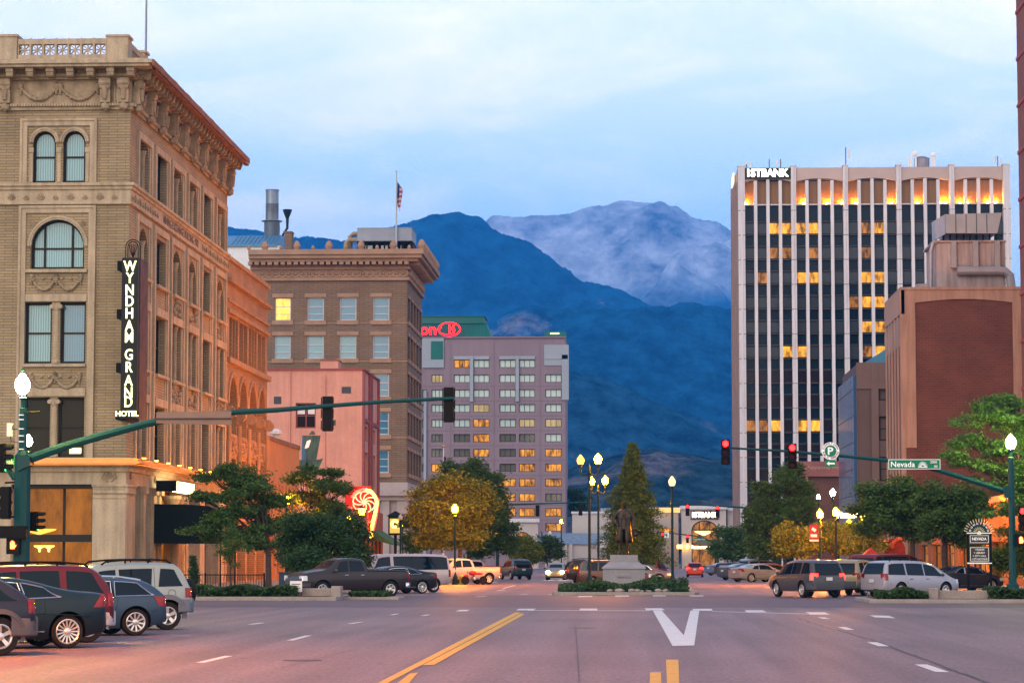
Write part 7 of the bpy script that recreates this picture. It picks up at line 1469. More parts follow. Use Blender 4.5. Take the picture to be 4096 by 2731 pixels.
q = gnd(1845, 2337); T = thing('fire_hydrant', 'yellow fire hydrant beside the orange lamp post on the left kerb', 'hydrant', (q.x, q.y, .0)); b = MB(); b.lathe([(.17, 0), (.17, .08), (.13, .1), (.13, .5), (.17, .52), (.15, .62), (.05, .7)], (0, 0, 0), 12); b.tube([(-.22, 0, .42), (.22, 0, .42)], .06, 8); b.build('body', mat('hydrant_yellow', (.6, .38, .03), .5, 0, .1), T, world=False)
# ================================================================ vehicles
BLK = M['plastic']
class Car:
    """local frame: +x forward, +y left, z up, origin on the ground under the middle"""
    def __init__(s, L, W, r, wb, top, belt, ghs, g=.22, fo=None, wheelx=None, plan=.12, tumble=.30, boxy=0, colors=None):
        s.L, s.W, s.r, s.wb, s.g, s.ghs = L, W, r, wb, g, ghs; s.top = s.smooth(top, 2); s.belt = belt; s.plan = plan; s.tumble = tumble; s.boxy = boxy
        s.xr = -wb / 2 if wheelx is None else wheelx[0]; s.xf = wb / 2 if wheelx is None else wheelx[1]
    def smooth(s, p, it):
        for _ in range(it):
            q = [p[0]]
            for a, b in zip(p[:-1], p[1:]):
                q.append((a[0] * .75 + b[0] * .25, a[1] * .75 + b[1] * .25)); q.append((a[0] * .25 + b[0] * .75, a[1] * .25 + b[1] * .75))
            q.append(p[-1]); p = q
        return p
    def zt(s, x): return float(np.interp(x, [p[0] for p in s.top], [p[1] for p in s.top]))
    def zb(s, x): return min(s.zt(x) - .012, float(np.interp(x, [p[0] for p in s.belt], [p[1] for p in s.belt])))
    def w(s, x):
        t = abs(x) / (s.L / 2); e = max(0, (t - .62) / .38); return s.W / 2 * (1 - s.plan * e ** 2.2 - (.075 * max(0, (t - .94) / .06) ** 2))
    def gx(s, x): return s.g + .15 * max(0, (abs(x) / (s.L / 2) - .74) / .26)
    def ysurf(s, x, z):
        zb, zt, w = s.zb(x), s.zt(x), s.w(x)
        if z >= zb:
            hg = zt - zb; y5 = w * .965; y7 = y5 - max(.0, hg - .07) * s.tumble - .02; t = min(1, (z - zb) / max(.02, hg - .07)); return y5 + (y7 - y5) * t
        g = s.gx(x); t = (z - g) / max(.05, zb - g); pr = [(0, .90), (.12, .965), (.42, .998), (.62, 1.0), (.85, .99), (1, .965)]
        return w * float(np.interp(t, [p[0] for p in pr], [p[1] for p in pr]))
    def ring(s, x):
        zb, zt, w, g = s.zb(x), s.zt(x), s.w(x), s.gx(x); hg = zt - zb; P = [(0, g), (w * .6, g)]
        for t in (0, .06, .2, .42, .62, .8, .93, 1): z = g + (zb - g) * t; P.append((s.ysurf(x, z), z))
        hh = max(.004, hg - .07); 
        for t in (.33, .66, 1): z = zb + hh * t; P.append((s.ysurf(x, z), z))
        y7 = P[-1][0]; P.append((y7 - .05, zb + hh + (zt - zb - hh) * .62)); P.append((y7 - .14, zt - .004)); P.append((y7 * .5, zt + .006)); P.append((0, zt + .01))
        return P
    def body(s, par, paint_m, clad=None, clad_z=0):
        xs = sorted({round(p[0], 3) for p in s.top} | {round(-s.L / 2 + s.L * i / 46, 3) for i in range(47)}); b = MB(); vs = []; n = None
        xs = [xs[0]] + [x for a, x in zip(xs, xs[1:]) if x - a > .004]
        for x in xs:
            P = s.ring(x); full = [(x, y, z) for y, z in P] + [(x, -y, z) for y, z in P[-2:0:-1]]; n = len(full); vs += full
        fs = [(i * n + k, i * n + (k + 1) % n, (i + 1) * n + (k + 1) % n, (i + 1) * n + k) for i in range(len(xs) - 1) for k in range(n)] + [tuple(range(n - 1, -1, -1)), tuple((len(xs) - 1) * n + k for k in range(n))]
        b.add(vs, fs)
        me = bpy.data.meshes.new('body'); me.from_pydata(b.v, [], b.f); bm = bmesh.new(); bm.from_mesh(me); bmesh.ops.recalc_face_normals(bm, faces=bm.faces); bm.to_mesh(me); bm.free()
        me.materials.append(paint_m); me.materials.append(M['rubber']); me.materials.append(clad or paint_m); o = bpy.data.objects.new('body', me); C.objects.link(o)
        cb = MB()
        for xw in (s.xr, s.xf):
            for sd in (-1, 1): y0, y1 = sd * (s.W / 2 - .32), sd * (s.W / 2 + .2); cb.lathe([(s.r + .065, min(y0, y1)), (s.r + .065, max(y0, y1))], (xw, 0, s.r + .01), 28, 'Y')
        cm = bpy.data.meshes.new('c'); cm.from_pydata(cb.v, [], cb.f); bm = bmesh.new(); bm.from_mesh(cm); bmesh.ops.recalc_face_normals(bm, faces=bm.faces); bm.to_mesh(cm); bm.free(); cm.materials.append(paint_m); cm.materials.append(M['rubber']); cm.polygons.foreach_set('material_index', [1] * len(cm.polygons)); co = bpy.data.objects.new('c', cm); C.objects.link(co)
        md = o.modifiers.new('b', 'BOOLEAN'); md.object = co; md.operation = 'DIFFERENCE'; md.solver = 'EXACT'; dg = bpy.context.evaluated_depsgraph_get(); dg.update(); m2 = bpy.data.meshes.new_from_object(o.evaluated_get(dg)); bpy.data.objects.remove(o); bpy.data.objects.remove(co); m2.name = 'body'
        m2.shade_smooth(); m2.set_sharp_from_angle(angle=R(32))
        for p in m2.polygons:
            if p.material_index == 0 and clad and p.center.z < clad_z + .0: p.material_index = 2
        q = bpy.data.objects.new('body', m2); C.objects.link(q); q.parent = par; return q
    def sidepatch(s, par, sd, xb0, xb1, xt0, xt1, z0=.03, z1=.11, off=.007, m=None, name='window', trim=None, nu=10, nv=4, round_=0):
        b = MB(); vs = []; edge = []
        for j in range(nv + 1):
            for i in range(nu + 1):
                u, v = i / nu, j / nv; x = (xb0 + (xb1 - xb0) * u) * (1 - v) + (xt0 + (xt1 - xt0) * u) * v; zl = s.zb(x) + z0; zh = max(zl + .01, s.zt(x) - z1); z = zl + (zh - zl) * v; vs.append((x, sd * (s.ysurf(x, z) + off), z))
        fs = [(j * (nu + 1) + i, j * (nu + 1) + i + 1, (j + 1) * (nu + 1) + i + 1, (j + 1) * (nu + 1) + i) for j in range(nv) for i in range(nu)]; b.add(vs, fs); o = b.build(name, m or M['cglass'], par, world=False, smooth=True, ang=60)
        if trim:
            W_ = nu + 1; lp = [vs[i] for i in range(W_)] + [vs[j * W_ + nu] for j in range(1, nv + 1)] + [vs[nv * W_ + i] for i in range(nu - 1, -1, -1)] + [vs[j * W_] for j in range(nv - 1, -1, -1)]; t = MB(); t.tube([(x, y, z) for x, y, z in lp], .014, 5); t.build('window_trim', trim, o, world=False)
        return o
    def toppatch(s, par, x0, x1, m=None, name='windshield', inset=.10, off=.008):
        b = MB(); vs = []; nu = 8; xs = sorted({x0, x1} | {p[0] for p in s.top if min(x0, x1) < p[0] < max(x0, x1)}); xs = xs if len(xs) > 3 else [x0 + (x1 - x0) * i / 6 for i in range(7)]
        for x in xs:
            P = s.ring(x); y7 = P[-4][0] - inset * .6; zt = s.zt(x); sl = (s.zt(x + .01) - s.zt(x - .01)) / .02; nn = Vector((-sl, 0, 1)).normalized() * off
            for i in range(nu + 1):
                u = -1 + 2 * i / nu; vs.append((x + nn.x, y7 * u, zt + .006 - .03 * abs(u) ** 4 + nn.z))
        n = nu + 1; b.add(vs, [(j * n + i, j * n + i + 1, (j + 1) * n + i + 1, (j + 1) * n + i) for j in range(len(xs) - 1) for i in range(nu)]); return b.build(name, m or M['cglass'], par, world=False, smooth=True, ang=60)
    def wheels(s, par, spokes=5, rimr=.66, sw=.05, m=None):
        first = None
        for xw in (s.xr, s.xf):
            for sd in (1, -1):
                if first is None:
                    r = s.r; t = MB(); t.lathe([(r * rimr, -.1), (r * .93, -.105), (r * .985, -.085), (r, -.05), (r, .05), (r * .985, .085), (r * .93, .105), (r * rimr, .1)], (0, 0, 0), 30, 'Y', cap=False); wh = t.build('wheel', M['rubber'], par, world=False, smooth=True, ang=35)
                    k = MB(); R_ = r * rimr; k.lathe([(R_, -.09), (R_ + .004, .104), (R_ - .012, .112), (R_ - .03, .09), (R_ - .035, .02), (R_ * .3, .012), (.01, .012)], (0, 0, 0), 30, 'Y', cap=False); 
                    k.mi = 1
                    for i in range(spokes):
                        a = 2 * PI * i / spokes + .2; dx, dz = math.cos(a), math.sin(a); px, pz = -dz, dx; w0, w1 = sw * .75, sw
                        q = lambda rr, ww, y: [(dx * rr + px * ww, y, dz * rr + pz * ww), (dx * rr - px * ww, y, dz * rr - pz * ww)]
                        a0, a1 = q(.05, w0, .085), q(R_ - .015, w1, .105); b0, b1 = q(.05, w0, .05), q(R_ - .015, w1, .06); k.add(a0 + a1 + b0 + b1, [(0, 1, 3, 2), (4, 6, 7, 5), (0, 2, 6, 4), (1, 5, 7, 3)])
                    k.lathe([(.075, .04), (.075, .1), (.05, .115), (.01, .118)], (0, 0, 0), 16, 'Y')
                    k.m = [1 if i >= 0 and f_ > 0 else 0 for i, f_ in enumerate(k.m)]
                    # dish dark, lip bright
                    rm = k.build('rim', [mat('rim_dish', (.10, .10, .11), .4, .5, 0) if 'rim_dish' not in bpy.data.materials else bpy.data.materials['rim_dish'], m or M['rim']], wh, world=False, smooth=True, ang=30)
                    for p in rm.data.polygons:
                        rr = math.hypot(p.center.x, p.center.z)
                        if p.material_index == 0 and rr > R_ - .034: p.material_index = 1
                    wh.location = (xw, sd * (s.W / 2 - .13), r); first = wh
                else:
                    c = first.copy(); C.objects.link(c); c.parent = par; c.location = (xw, sd * (s.W / 2 - .13), s.r)
                    for ch in first.children: d = ch.copy(); C.objects.link(d); d.parent = c
                    if sd < 0: c.rotation_euler = (0, 0, PI)
    def lightpatch(s, par, x0, x1, z0, z1, m, name, off=.01, slant=0):
        for sd in (1, -1):
            b = MB(); vs = []; n = 6
            for j in range(n + 1):
                for i in range(n + 1):
                    z = z0 + (z1 - z0) * j / n; x = x0 + (x1 - x0) * i / n + slant * (z - z0) * (1 - i / n); vs.append((x, sd * (s.ysurf(max(-s.L / 2, min(s.L / 2, x)), z) + off), z))
            xe = x1; k = len(vs)
            for j in range(n + 1): z = z0 + (z1 - z0) * j / n; sgn = 1 if xe > 0 else -1; vs.append((xe + sgn * .012, sd * (s.ysurf(max(-s.L / 2, min(s.L / 2, xe)), z) - .22), z))
            fs = [(j * (n + 1) + i, j * (n + 1) + i + 1, (j + 1) * (n + 1) + i + 1, (j + 1) * (n + 1) + i) for j in range(n) for i in range(n)] + [(j * (n + 1) + n, k + j, k + j + 1, (j + 1) * (n + 1) + n) for j in range(n)]
            b.add(vs, fs); b.build(name, m, par, world=False, smooth=True, ang=50)
    def bumper(s, par, front, z0, z1, m, ext=.05, wrap=.55):
        sg = 1 if front else -1; xe = sg * (s.L / 2 + ext); b = MB(); vs = []; ys = []
        n = 8; path = []
        for i in range(n + 1): t = i / n; x = xe - sg * (wrap * (1 - t)); path.append((x, s.ysurf(max(-s.L / 2, min(s.L / 2, x)), (z0 + z1) / 2) + .02 - .10 * max(0, t - .6) ** 2 * 6))
        full = path + [(x, -y) for x, y in path[::-1]]
        for x, y in full:
            for z, ins in ((z0, .05), (z0 + .03, 0), (z1 - .04, 0), (z1, .05)): vs.append((x - sg * ins * (.3), y - (ins * .5 if y > 0 else -ins * .5), z))
        for x, y in full: pass
        N = len(full); fs = [(i * 4 + k, (i + 1) * 4 + k, (i + 1) * 4 + k + 1, i * 4 + k + 1) for i in range(N - 1) for k in range(3)] + [tuple(i * 4 + 3 for i in range(N))] + [tuple(i * 4 for i in range(N))]
        b.add(vs, fs); return b.build('bumper', m, par, world=False, smooth=True, ang=40)
    def mirror(s, par, x, m):
        for sd in (1, -1): b = MB(); z = s.zb(x) + .1; y = sd * (s.w(x) + .1); b.ball((x, y, z), .1, 2, (.7, 1.1, .75)); b.tube([(x, sd * (s.w(x) - .05), z - .05), (x, y, z - .02)], .025, 5); b.build('wing_mirror', m, par, world=False, smooth=True, ang=60)
    def line(s, par, pts, m, rad=.006, name='door_seam'):
        m = M['black'] if m is BLK else m
        for sd in (1, -1): b = MB(); b.tube([(x, sd * (s.ysurf(x, z) + .001), z) for x, z in pts], rad, 4); b.build(name, m, par, world=False)
    def handle(s, par, xs, z, m):
        for x in xs:
            for sd in (1, -1): b = MB(); b.obox((x, sd * (s.ysurf(x, z) + .018), z), (.2, .022, .03)); b.build('door_handle', m, par, world=False, bevel=.008)
    def rails(s, par, x0, x1, m, yf=.80, lift=.07):
        for sd in (1, -1):
            b = MB(); y = sd * (s.ring((x0 + x1) / 2)[-4][0] * yf); pts = [(x0, y, s.zt(x0) + .0), (x0 + .12 * (1 if x1 > x0 else -1), y, s.zt(x0) + lift)] + [(x0 + (x1 - x0) * t, y, s.zt(x0 + (x1 - x0) * t) + lift) for t in (.3, .5, .7)] + [(x1 - .12 * (1 if x1 > x0 else -1), y, s.zt(x1) + lift), (x1, y, s.zt(x1))]; b.tube(pts, .025, 6)
            for t in (.33, .66): xx = x0 + (x1 - x0) * t; b.tube([(xx, y, s.zt(xx) - .01), (xx, y, s.zt(xx) + lift)], .025, 5)
            b.build('roof_rail', m, par, world=False)
    def plate(s, par, z=.75, front=False):
        x = (s.L / 2 + .04) * (1 if front else -1); b = MB(); b.box(x - .012, x + .012, -.16, .16, z - .08, z + .08); b.build('licence_plate', M['plate'], par, world=False)
    def arches(s, par, m, w_=.06):
        for xw in (s.xr, s.xf):
            for sd in (1, -1):
                b = MB(); n = 16; vs = []
                for k in range(n + 1):
                    a = -.15 + (PI + .3) * k / n
                    for rr, dy in ((s.r + .06, .0), (s.r + .065, .025), (s.r + .065 + w_, .02), (s.r + .07 + w_, -.01)): x, z = xw + rr * math.cos(a), s.r + rr * math.sin(a); vs.append((x, sd * (s.ysurf(x, max(z, s.g + .02)) + dy), z))
                b.add(vs, [(i * 4 + k, (i + 1) * 4 + k, (i + 1) * 4 + k + 1, i * 4 + k + 1) for i in range(n) for k in range(3)]); b.build('wheel_arch', m, par, world=False, smooth=True, ang=50)
def vehicle(kind, name, label, cat, X, Y, head, col, group=None, lit=None, wheel_spokes=None, opts=(), zs=1, xr=None):
    t = thing(name, label, cat, (X, Y, 0), head, group=group); pm = paint(cat.replace(' ', '_') + '_paint', col) if not isinstance(col, bpy.types.Material) else col
    tl = emit('tail_lit', (1, .012, .006), 9) if lit == 'tail' else M['redlens']; hl = emit('head_lit', (1, .85, .5), 40) if lit == 'head' else M['clearlens']; trim = M['chrome']
    if kind == 'sedan':
        c = Car(4.85, 1.84, .345, 2.83, [(-2.425, .55), (-2.42, .80), (-2.40, 1.08), (-2.30, 1.14), (-1.8, 1.17), (-1.35, 1.24), (-.8, 1.40), (-.3, 1.47), (.35, 1.44), (.75, 1.33), (1.3, 1.02), (1.9, .93), (2.25, .82), (2.40, .70), (2.425, .5)], [(-2.42, 1.08), (-1.6, 1.04), (0, .98), (1.3, .93), (2.42, .7)], None, .20, tumble=.46)
        if xr: c.xr = xr
        c.body(t, pm); [c.sidepatch(t, sd, -1.38, -.62, -1.02, -.54, .02, .09, trim=trim) for sd in (1, -1)]
        for sd in (1, -1): c.sidepatch(t, sd, -.56, .98, -.48, .58, .02, .10, trim=trim)
        for x in (-.57, .22): c.sidepatch(t, 1, x, x + .07, x + .03, x + .1, .02, .11, .012, M['black'], 'pillar'); c.sidepatch(t, -1, x, x + .07, x + .03, x + .1, .02, .11, .012, M['black'], 'pillar')
        c.toppatch(t, -1.7, -.8, name='rear_window'); c.toppatch(t, .62, 1.28); c.lightpatch(t, -2.08, -2.4, .84, 1.09, tl, 'taillight', slant=-.75); c.lightpatch(t, 2.0, 2.38, .60, .78, hl, 'headlight')
        c.line(t, [(-1.02, .97), (-1.03, .78), (-.95, .58), (-.92, .45), (-.9, .30)], BLK); c.line(t, [(.0, .94), (.02, .6), (0, .30)], BLK); c.line(t, [(-1.02, .35), (0, .34), (1.0, .34)], M['chrome'], .014, 'sill_trim'); c.handle(t, (-.72, .3), .84, BLK); c.line(t, [(-2.38, .62), (-1.9, .66), (-1.0, .72), (0, .7)], pm, .012, 'crease')
        c.line(t, [(-2.36, .66), (-2.0, .66), (-1.86, .60)], BLK, .005, 'bumper_seam'); c.mirror(t, .95, pm); c.wheels(t, wheel_spokes or 15, .74, .016); c.plate(t, .82)
        b = MB(); b.tube([(-2.42, -.5, .25), (-2.3, -.5, .25)], .04, 8); b.build('exhaust', M['chrome'], t, world=False)
    elif kind == 'wagon':
        c = Car(4.75, 1.80, .34, 2.72, [(-2.375, .5), (-2.37, .78), (-2.33, .98), (-2.2, 1.16), (-1.85, 1.38), (-1.4, 1.45), (-.5, 1.48), (.35, 1.45), (.75, 1.33), (1.25, 1.02), (1.9, .92), (2.25, .80), (2.36, .68), (2.375, .5)], [(-2.35, 1.0), (-1.2, .98), (0, .94), (1.25, .92), (2.37, .7)], None, .19, tumble=.42)
        if xr: c.xr = xr
        c.body(t, pm)
        for sd in (1, -1):
            c.sidepatch(t, sd, -2.0, -.98, -1.60, -1.02, .02, .10, trim=trim); c.sidepatch(t, sd, -.90, .95, -.92, .55, .02, .10, trim=trim)
            for x in (-.97, -.05): c.sidepatch(t, sd, x, x + .08, x + .02, x + .1, .02, .11, .012, M['black'], 'pillar')
        c.toppatch(t, -2.28, -1.9, name='rear_window'); c.toppatch(t, .6, 1.22); c.lightpatch(t, -2.12, -2.34, .74, .99, tl, 'taillight', slant=.55); c.lightpatch(t, 2.0, 2.33, .58, .76, hl, 'headlight'); c.rails(t, -1.75, .3, M['chrome'], .9, .03)
        c.line(t, [(-1.06, .95), (-1.02, .72), (-.92, .55), (-.9, .30)], BLK); c.line(t, [(-.05, .93), (-.02, .6), (-.05, .30)], BLK); c.line(t, [(-1.0, .32), (.9, .32)], M['chrome'], .014, 'sill_trim'); c.handle(t, (-.72, .25), .82, M['chrome'])
        c.line(t, [(-2.3, .64), (-2.05, .64), (-1.95, .58)], BLK, .005, 'bumper_seam'); c.mirror(t, .95, pm); c.wheels(t, wheel_spokes or 10, .72, .022); c.plate(t, .8)
    elif kind == 'suv':       # boxy two-tone off-roader with the spare wheel on the tailgate
        c = Car(4.35, 1.80, .375, 2.65, [(-2.175, .62), (-2.17, .95), (-2.12, 1.12), (-2.0, 1.42), (-1.82, 1.72), (-1.55, 1.80), (-.4, 1.79), (.35, 1.74), (.65, 1.66), (1.12, 1.18), (1.7, 1.10), (2.1, 1.0), (2.17, .85), (2.175, .6)], [(-2.1, 1.12), (1.1, 1.06), (2.17, .9)], None, .34, plan=.08, tumble=.24)
        clad = mat('suv_cladding', (.13, .16, .20), .5, .1, .05, 3, objc=True)
        if xr: c.xr = xr
        c.body(t, pm, clad, .72)
        for sd in (1, -1):
            c.sidepatch(t, sd, -1.88, -1.18, -1.66, -1.28, .05, .16, m=M['cglass']); c.sidepatch(t, sd, -.98, -.12, -1.05, -.12, .05, .16); c.sidepatch(t, sd, -.03, .78, -.03, .42, .05, .16)
            c.sidepatch(t, sd, -.48, -.43, -.48, -.43, .05, .17, .012, M['black'], 'pillar')
        c.toppatch(t, -2.1, -1.9, name='rear_window'); c.toppatch(t, .62, 1.08); c.lightpatch(t, -1.93, -2.14, .86, 1.12, tl, 'taillight'); c.lightpatch(t, 1.95, 2.14, .72, .92, hl, 'headlight'); c.rails(t, -1.62, .3, M['black'], .92, .08)
        c.line(t, [(-1.10, 1.66), (-1.08, 1.08), (-.95, .80)], BLK); c.line(t, [(-.06, 1.66), (-.06, .40)], BLK); c.line(t, [(.85, 1.05), (.8, .5)], BLK); c.handle(t, (-.92, .05), .98, BLK); c.arches(t, clad, .13); c.bumper(t, False, .46, .84, clad, .10, .55); c.bumper(t, True, .42, .8, clad, .06, .5); c.mirror(t, .78, BLK)
        b = PB(); b.cut()
        for sd in (1, -1): b.cut(); b.tube([(-1.55 + .1 * math.cos(2 * PI * k / 18), sd * (c.ysurf(-1.55, .98) + .002), .98 + .1 * math.sin(2 * PI * k / 18)) for k in range(19)], .005, 4)
        b.out('fuel_flap', BLK, t, world=False)
        w_ = MB(); w_.lathe([(.2, -.1), (.33, -.1), (.36, -.06), (.36, .06), (.33, .1), (.2, .1), (.05, .1)], (-2.40, -.05, 1.0), 26, 'X'); w_.build('spare_wheel', M['rubber'], t, world=False, smooth=True, ang=35)
        w_ = MB(); w_.box(-2.4, -2.2, -.03, .03, .42, .47); w_.ball((-2.42, 0, .52), .035, 1); w_.build('tow_hitch', M['chrome'], t, world=False); c.wheels(t, wheel_spokes or 5, .64, .05); c.plate(t, .62)
        q = MB(); q.sidepatch if 0 else None
    elif kind in ('bigsuv', 'minivan', 'van', 'hatch', 'crossover'):
        spec = {'bigsuv': (4.95, 1.92, .385, 2.85, [(-2.475, .6), (-2.47, .95), (-2.43, 1.12), (-2.30, 1.45), (-2.08, 1.72), (-1.75, 1.80), (-.5, 1.81), (.4, 1.75), (.85, 1.60), (1.4, 1.18), (2.0, 1.10), (2.36, .98), (2.47, .8), (2.475, .6)], [(-2.45, 1.12), (1.4, 1.05), (2.47, .85)], .30),
                'crossover': (4.7, 1.86, .365, 2.7, [(-2.35, .6), (-2.34, .88), (-2.28, 1.02), (-2.08, 1.20), (-1.75, 1.42), (-1.3, 1.60), (-.5, 1.68), (.4, 1.64), (.85, 1.50), (1.35, 1.12), (1.95, 1.02), (2.28, .9), (2.34, .75), (2.35, .6)], [(-2.33, 1.0), (1.4, .98), (2.35, .8)], .28),
                'minivan': (4.95, 1.93, .35, 2.95, [(-2.475, .55), (-2.46, .95), (-2.40, 1.2), (-2.28, 1.55), (-2.1, 1.72), (-1.7, 1.76), (0, 1.76), (.8, 1.62), (1.35, 1.28), (1.85, 1.02), (2.3, .85), (2.46, .7), (2.475, .5)], [(-2.45, 1.06), (1.2, .98), (2.47, .8)], .24),
                'van': (6.2, 2.02, .38, 3.9, [(-3.1, .6), (-3.09, 1.2), (-3.04, 1.7), (-2.92, 2.02), (-2.7, 2.1), (0, 2.12), (1.2, 2.08), (1.6, 1.95), (2.15, 1.40), (2.75, 1.22), (3.05, 1.05), (3.1, .8), (3.1, .55)], [(-3.08, 1.22), (2.1, 1.18), (3.1, .95)], .36),
                'hatch': (4.1, 1.74, .32, 2.52, [(-2.05, .5), (-2.04, .85), (-1.98, 1.05), (-1.82, 1.3), (-1.6, 1.45), (-1.1, 1.50), (0, 1.50), (.5, 1.38), (1.0, 1.03), (1.6, .93), (1.95, .8), (2.05, .65), (2.05, .5)], [(-2.03, 1.0), (1.0, .93), (2.05, .7)], .20)}[kind]
        L_, W_, r_, wb_, tp, bl, g_ = spec; c = Car(L_, W_, r_, wb_, tp, bl, None, g_, plan=.07 if kind == 'van' else .10, tumble=.16 if kind == 'van' else .28)
        clad = None
        if 'clad' in opts: clad = mat('light_cladding', (.42, .40, .42), .5, .1, .05, 3, objc=True)
        if 'greyclad' in opts: clad = mat('grey_cladding', (.11, .10, .11), .6, .1, .05, 3, objc=True)
        if xr: c.xr = xr
        c.body(t, pm, clad, .60 if clad else 0); hL = L_ / 2; fr = {'crossover': .9, 'bigsuv': .95, 'minivan': 1.15, 'van': 1.75, 'hatch': .75}[kind]
        wins = {'crossover': [(-1.95, -1.1, -1.45, -1.12), (-1.0, -.2, -1.0, -.2), (-.12, 1.05, -.12, .62)], 'bigsuv': [(-2.2, -1.32, -1.95, -1.35), (-1.18, -.28, -1.18, -.28), (-.2, 1.1, -.2, .68)], 'minivan': [(-2.25, -1.15, -2.12, -1.15), (-1.05, .05, -1.05, .05), (.12, 1.4, .12, .85)], 'van': [(-2.9, .55, -2.85, .55), (.75, 1.9, .75, 1.5)], 'hatch': [(-1.75, -.75, -1.5, -.75), (-.68, .8, -.68, .42)]}[kind]
        for sd in (1, -1):
            for wn in wins: c.sidepatch(t, sd, *wn, .04, .13, nu=12)
            if kind == 'van': 
                for x in (-1.7, -.6): c.sidepatch(t, sd, x, x + .03, x, x + .03, .04, .14, .012, M['black'], 'pillar')
        wf = {'crossover': (.78, 1.3), 'bigsuv': (.80, 1.36), 'minivan': (.85, 1.75), 'van': (1.58, 2.12), 'hatch': (.5, .97)}[kind]; c.toppatch(t, *wf); rw = {'crossover': (-2.25, -1.78), 'bigsuv': (-2.44, -2.15), 'minivan': (-2.42, -2.18), 'van': (-3.07, -2.96), 'hatch': (-2.0, -1.68)}[kind]
        b = MB(); (xa, xb) = rw; vs = []
        for x in (xa, (xa * 2 + xb) / 3, (xa + xb * 2) / 3, xb): y7 = c.ring(x)[-4][0] - .08; vs += [(x - .02, y7, c.zt(x)), (x - .02, -y7, c.zt(x))]
        b.add(vs, [(0, 1, 3, 2), (2, 3, 5, 4), (4, 5, 7, 6)]); b.build('rear_window', M['cglass'], t, world=False)
        zl0, zl1 = {'crossover': (.8, 1.06), 'bigsuv': (.85, 1.15), 'minivan': (.82, 1.15), 'van': (.85, 1.25), 'hatch': (.75, 1.0)}[kind]; c.lightpatch(t, -hL + .2, -hL + .03, zl0, zl1, tl, 'taillight'); c.lightpatch(t, hL - .3, hL - .04, zl0 - .16, zl0 + .04, hl, 'headlight')
        sx = wins[0][1] + .05 if kind != 'van' else .62; c.line(t, [(sx, c.zb(sx) - .02), (sx + .03, .75), (sx + .1, .5)], BLK); c.line(t, [(wins[-1][0] - .04, c.zb(0) - .02), (wins[-1][0] - .04, .42)], BLK); c.handle(t, (sx + .28, wins[-1][0] + .12), c.zb(0) - .12, BLK if kind != 'hatch' else pm)
        c.bumper(t, False, g_ + .08, .74, clad or BLK, .07, .62) if ('bigbump' in opts or clad) else c.line(t, [(-hL + .05, .66), (-hL + .3, .66), (-hL + .42, .6)], BLK, .005, 'bumper_seam'); c.mirror(t, fr, BLK)
        if 'rails' in opts: c.rails(t, -hL * .78, .3, M['black'], .9, .07)
        if clad: c.arches(t, clad, .09)
        c.wheels(t, wheel_spokes or (6 if kind != 'van' else 8), .64, .04 if kind != 'van' else .03); c.plate(t, .8 if kind != 'bigsuv' else .9)
        if lit == 'tail': b = MB(); b.box(-hL + .38, -hL + .42, -.25, .25, c.zt(-hL + .4) - .08, c.zt(-hL + .4) - .03); b.build('high_brake_light', tl, t, world=False)
    elif kind == 'pickup':
        c = Car(5.8, 2.0, .40, 3.6, [(-2.9, .6), (-2.9, 1.16), (-2.88, 1.26), (-.62, 1.28), (-.60, 1.30), (-.52, 1.70), (-.3, 1.86), (.5, 1.88), (.9, 1.80), (1.45, 1.34), (2.2, 1.26), (2.75, 1.15), (2.88, .95), (2.9, .6)], [(-2.9, 1.24), (-.6, 1.24), (1.4, 1.18), (2.9, .95)], None, .38, plan=.06, tumble=.26)
        if xr: c.xr = xr
        c.body(t, pm)
        for sd in (1, -1): c.sidepatch(t, sd, -.42, .36, -.30, .36, .03, .12); c.sidepatch(t, sd, .44, 1.22, .44, .86, .03, .12)
        b = MB(); b.box(-2.82, -.68, -.82, .82, 1.285, 1.30); b.build('bed_floor', M['rubber'], t, world=False); b = MB()
        for sd in (1, -1): b.box(-2.85, -.65, sd * .92 - .06, sd * .92 + .06, 1.27, 1.33)
        b.build('bed_rail', BLK, t, world=False)
        b = MB(); b.frus([(-.66, -.72, 1.34), (-.66, .72, 1.34), (-.60, .72, 1.34), (-.60, -.72, 1.34)], [(-.54, -.66, 1.72), (-.54, .66, 1.72), (-.5, .66, 1.72), (-.5, -.66, 1.72)]); b.build('rear_window', M['cglass'], t, world=False)
        c.toppatch(t, .92, 1.42); c.lightpatch(t, -2.72, -2.88, .82, 1.18, tl, 'taillight'); c.lightpatch(t, 2.6, 2.86, .82, 1.05, hl, 'headlight'); c.line(t, [(-.60, 1.26), (-.60, .45)], BLK); c.line(t, [(.40, 1.20), (.40, .45)], BLK); c.handle(t, (-.28, .56), 1.08, M['chrome']); c.bumper(t, False, .50, .74, M['chrome'], .08, .35); c.bumper(t, True, .48, .76, pm, .04, .5); c.mirror(t, 1.15, BLK); c.wheels(t, wheel_spokes or 6, .62, .05); c.plate(t, .62)
    if lit == 'head':
        b = PB()
        for sd in (1, -1): b.cut(); b.lathe([(.13, -.04), (.13, .03), (.02, .05)], (c.L / 2 + .02, sd * .58, .68), 12, 'X')
        b.out('headlamp_glare', emit('head_beam', (1, .72, .3), 160), t, world=False)
    t.scale = (1, 1, zs)
    return t
HD = math.atan2(-.545, -.839)          # nose towards the left kerb and the camera
def park(kind, px, py, head, xr, *a, W=1.84, **k):
    """place so that the rear wheel on the car's left side touches the road at the photograph's wheel foot"""
    g_ = gnd(px, py); c_, s_ = math.cos(head), math.sin(head); ox, oy = xr, (W / 2 - .02); k['xr'] = xr; X, Y = g_.x - (c_ * ox - s_ * oy), g_.y - (s_ * ox + c_ * oy); return vehicle(kind, *a[:3], X, Y, head, *a[3:], **k)
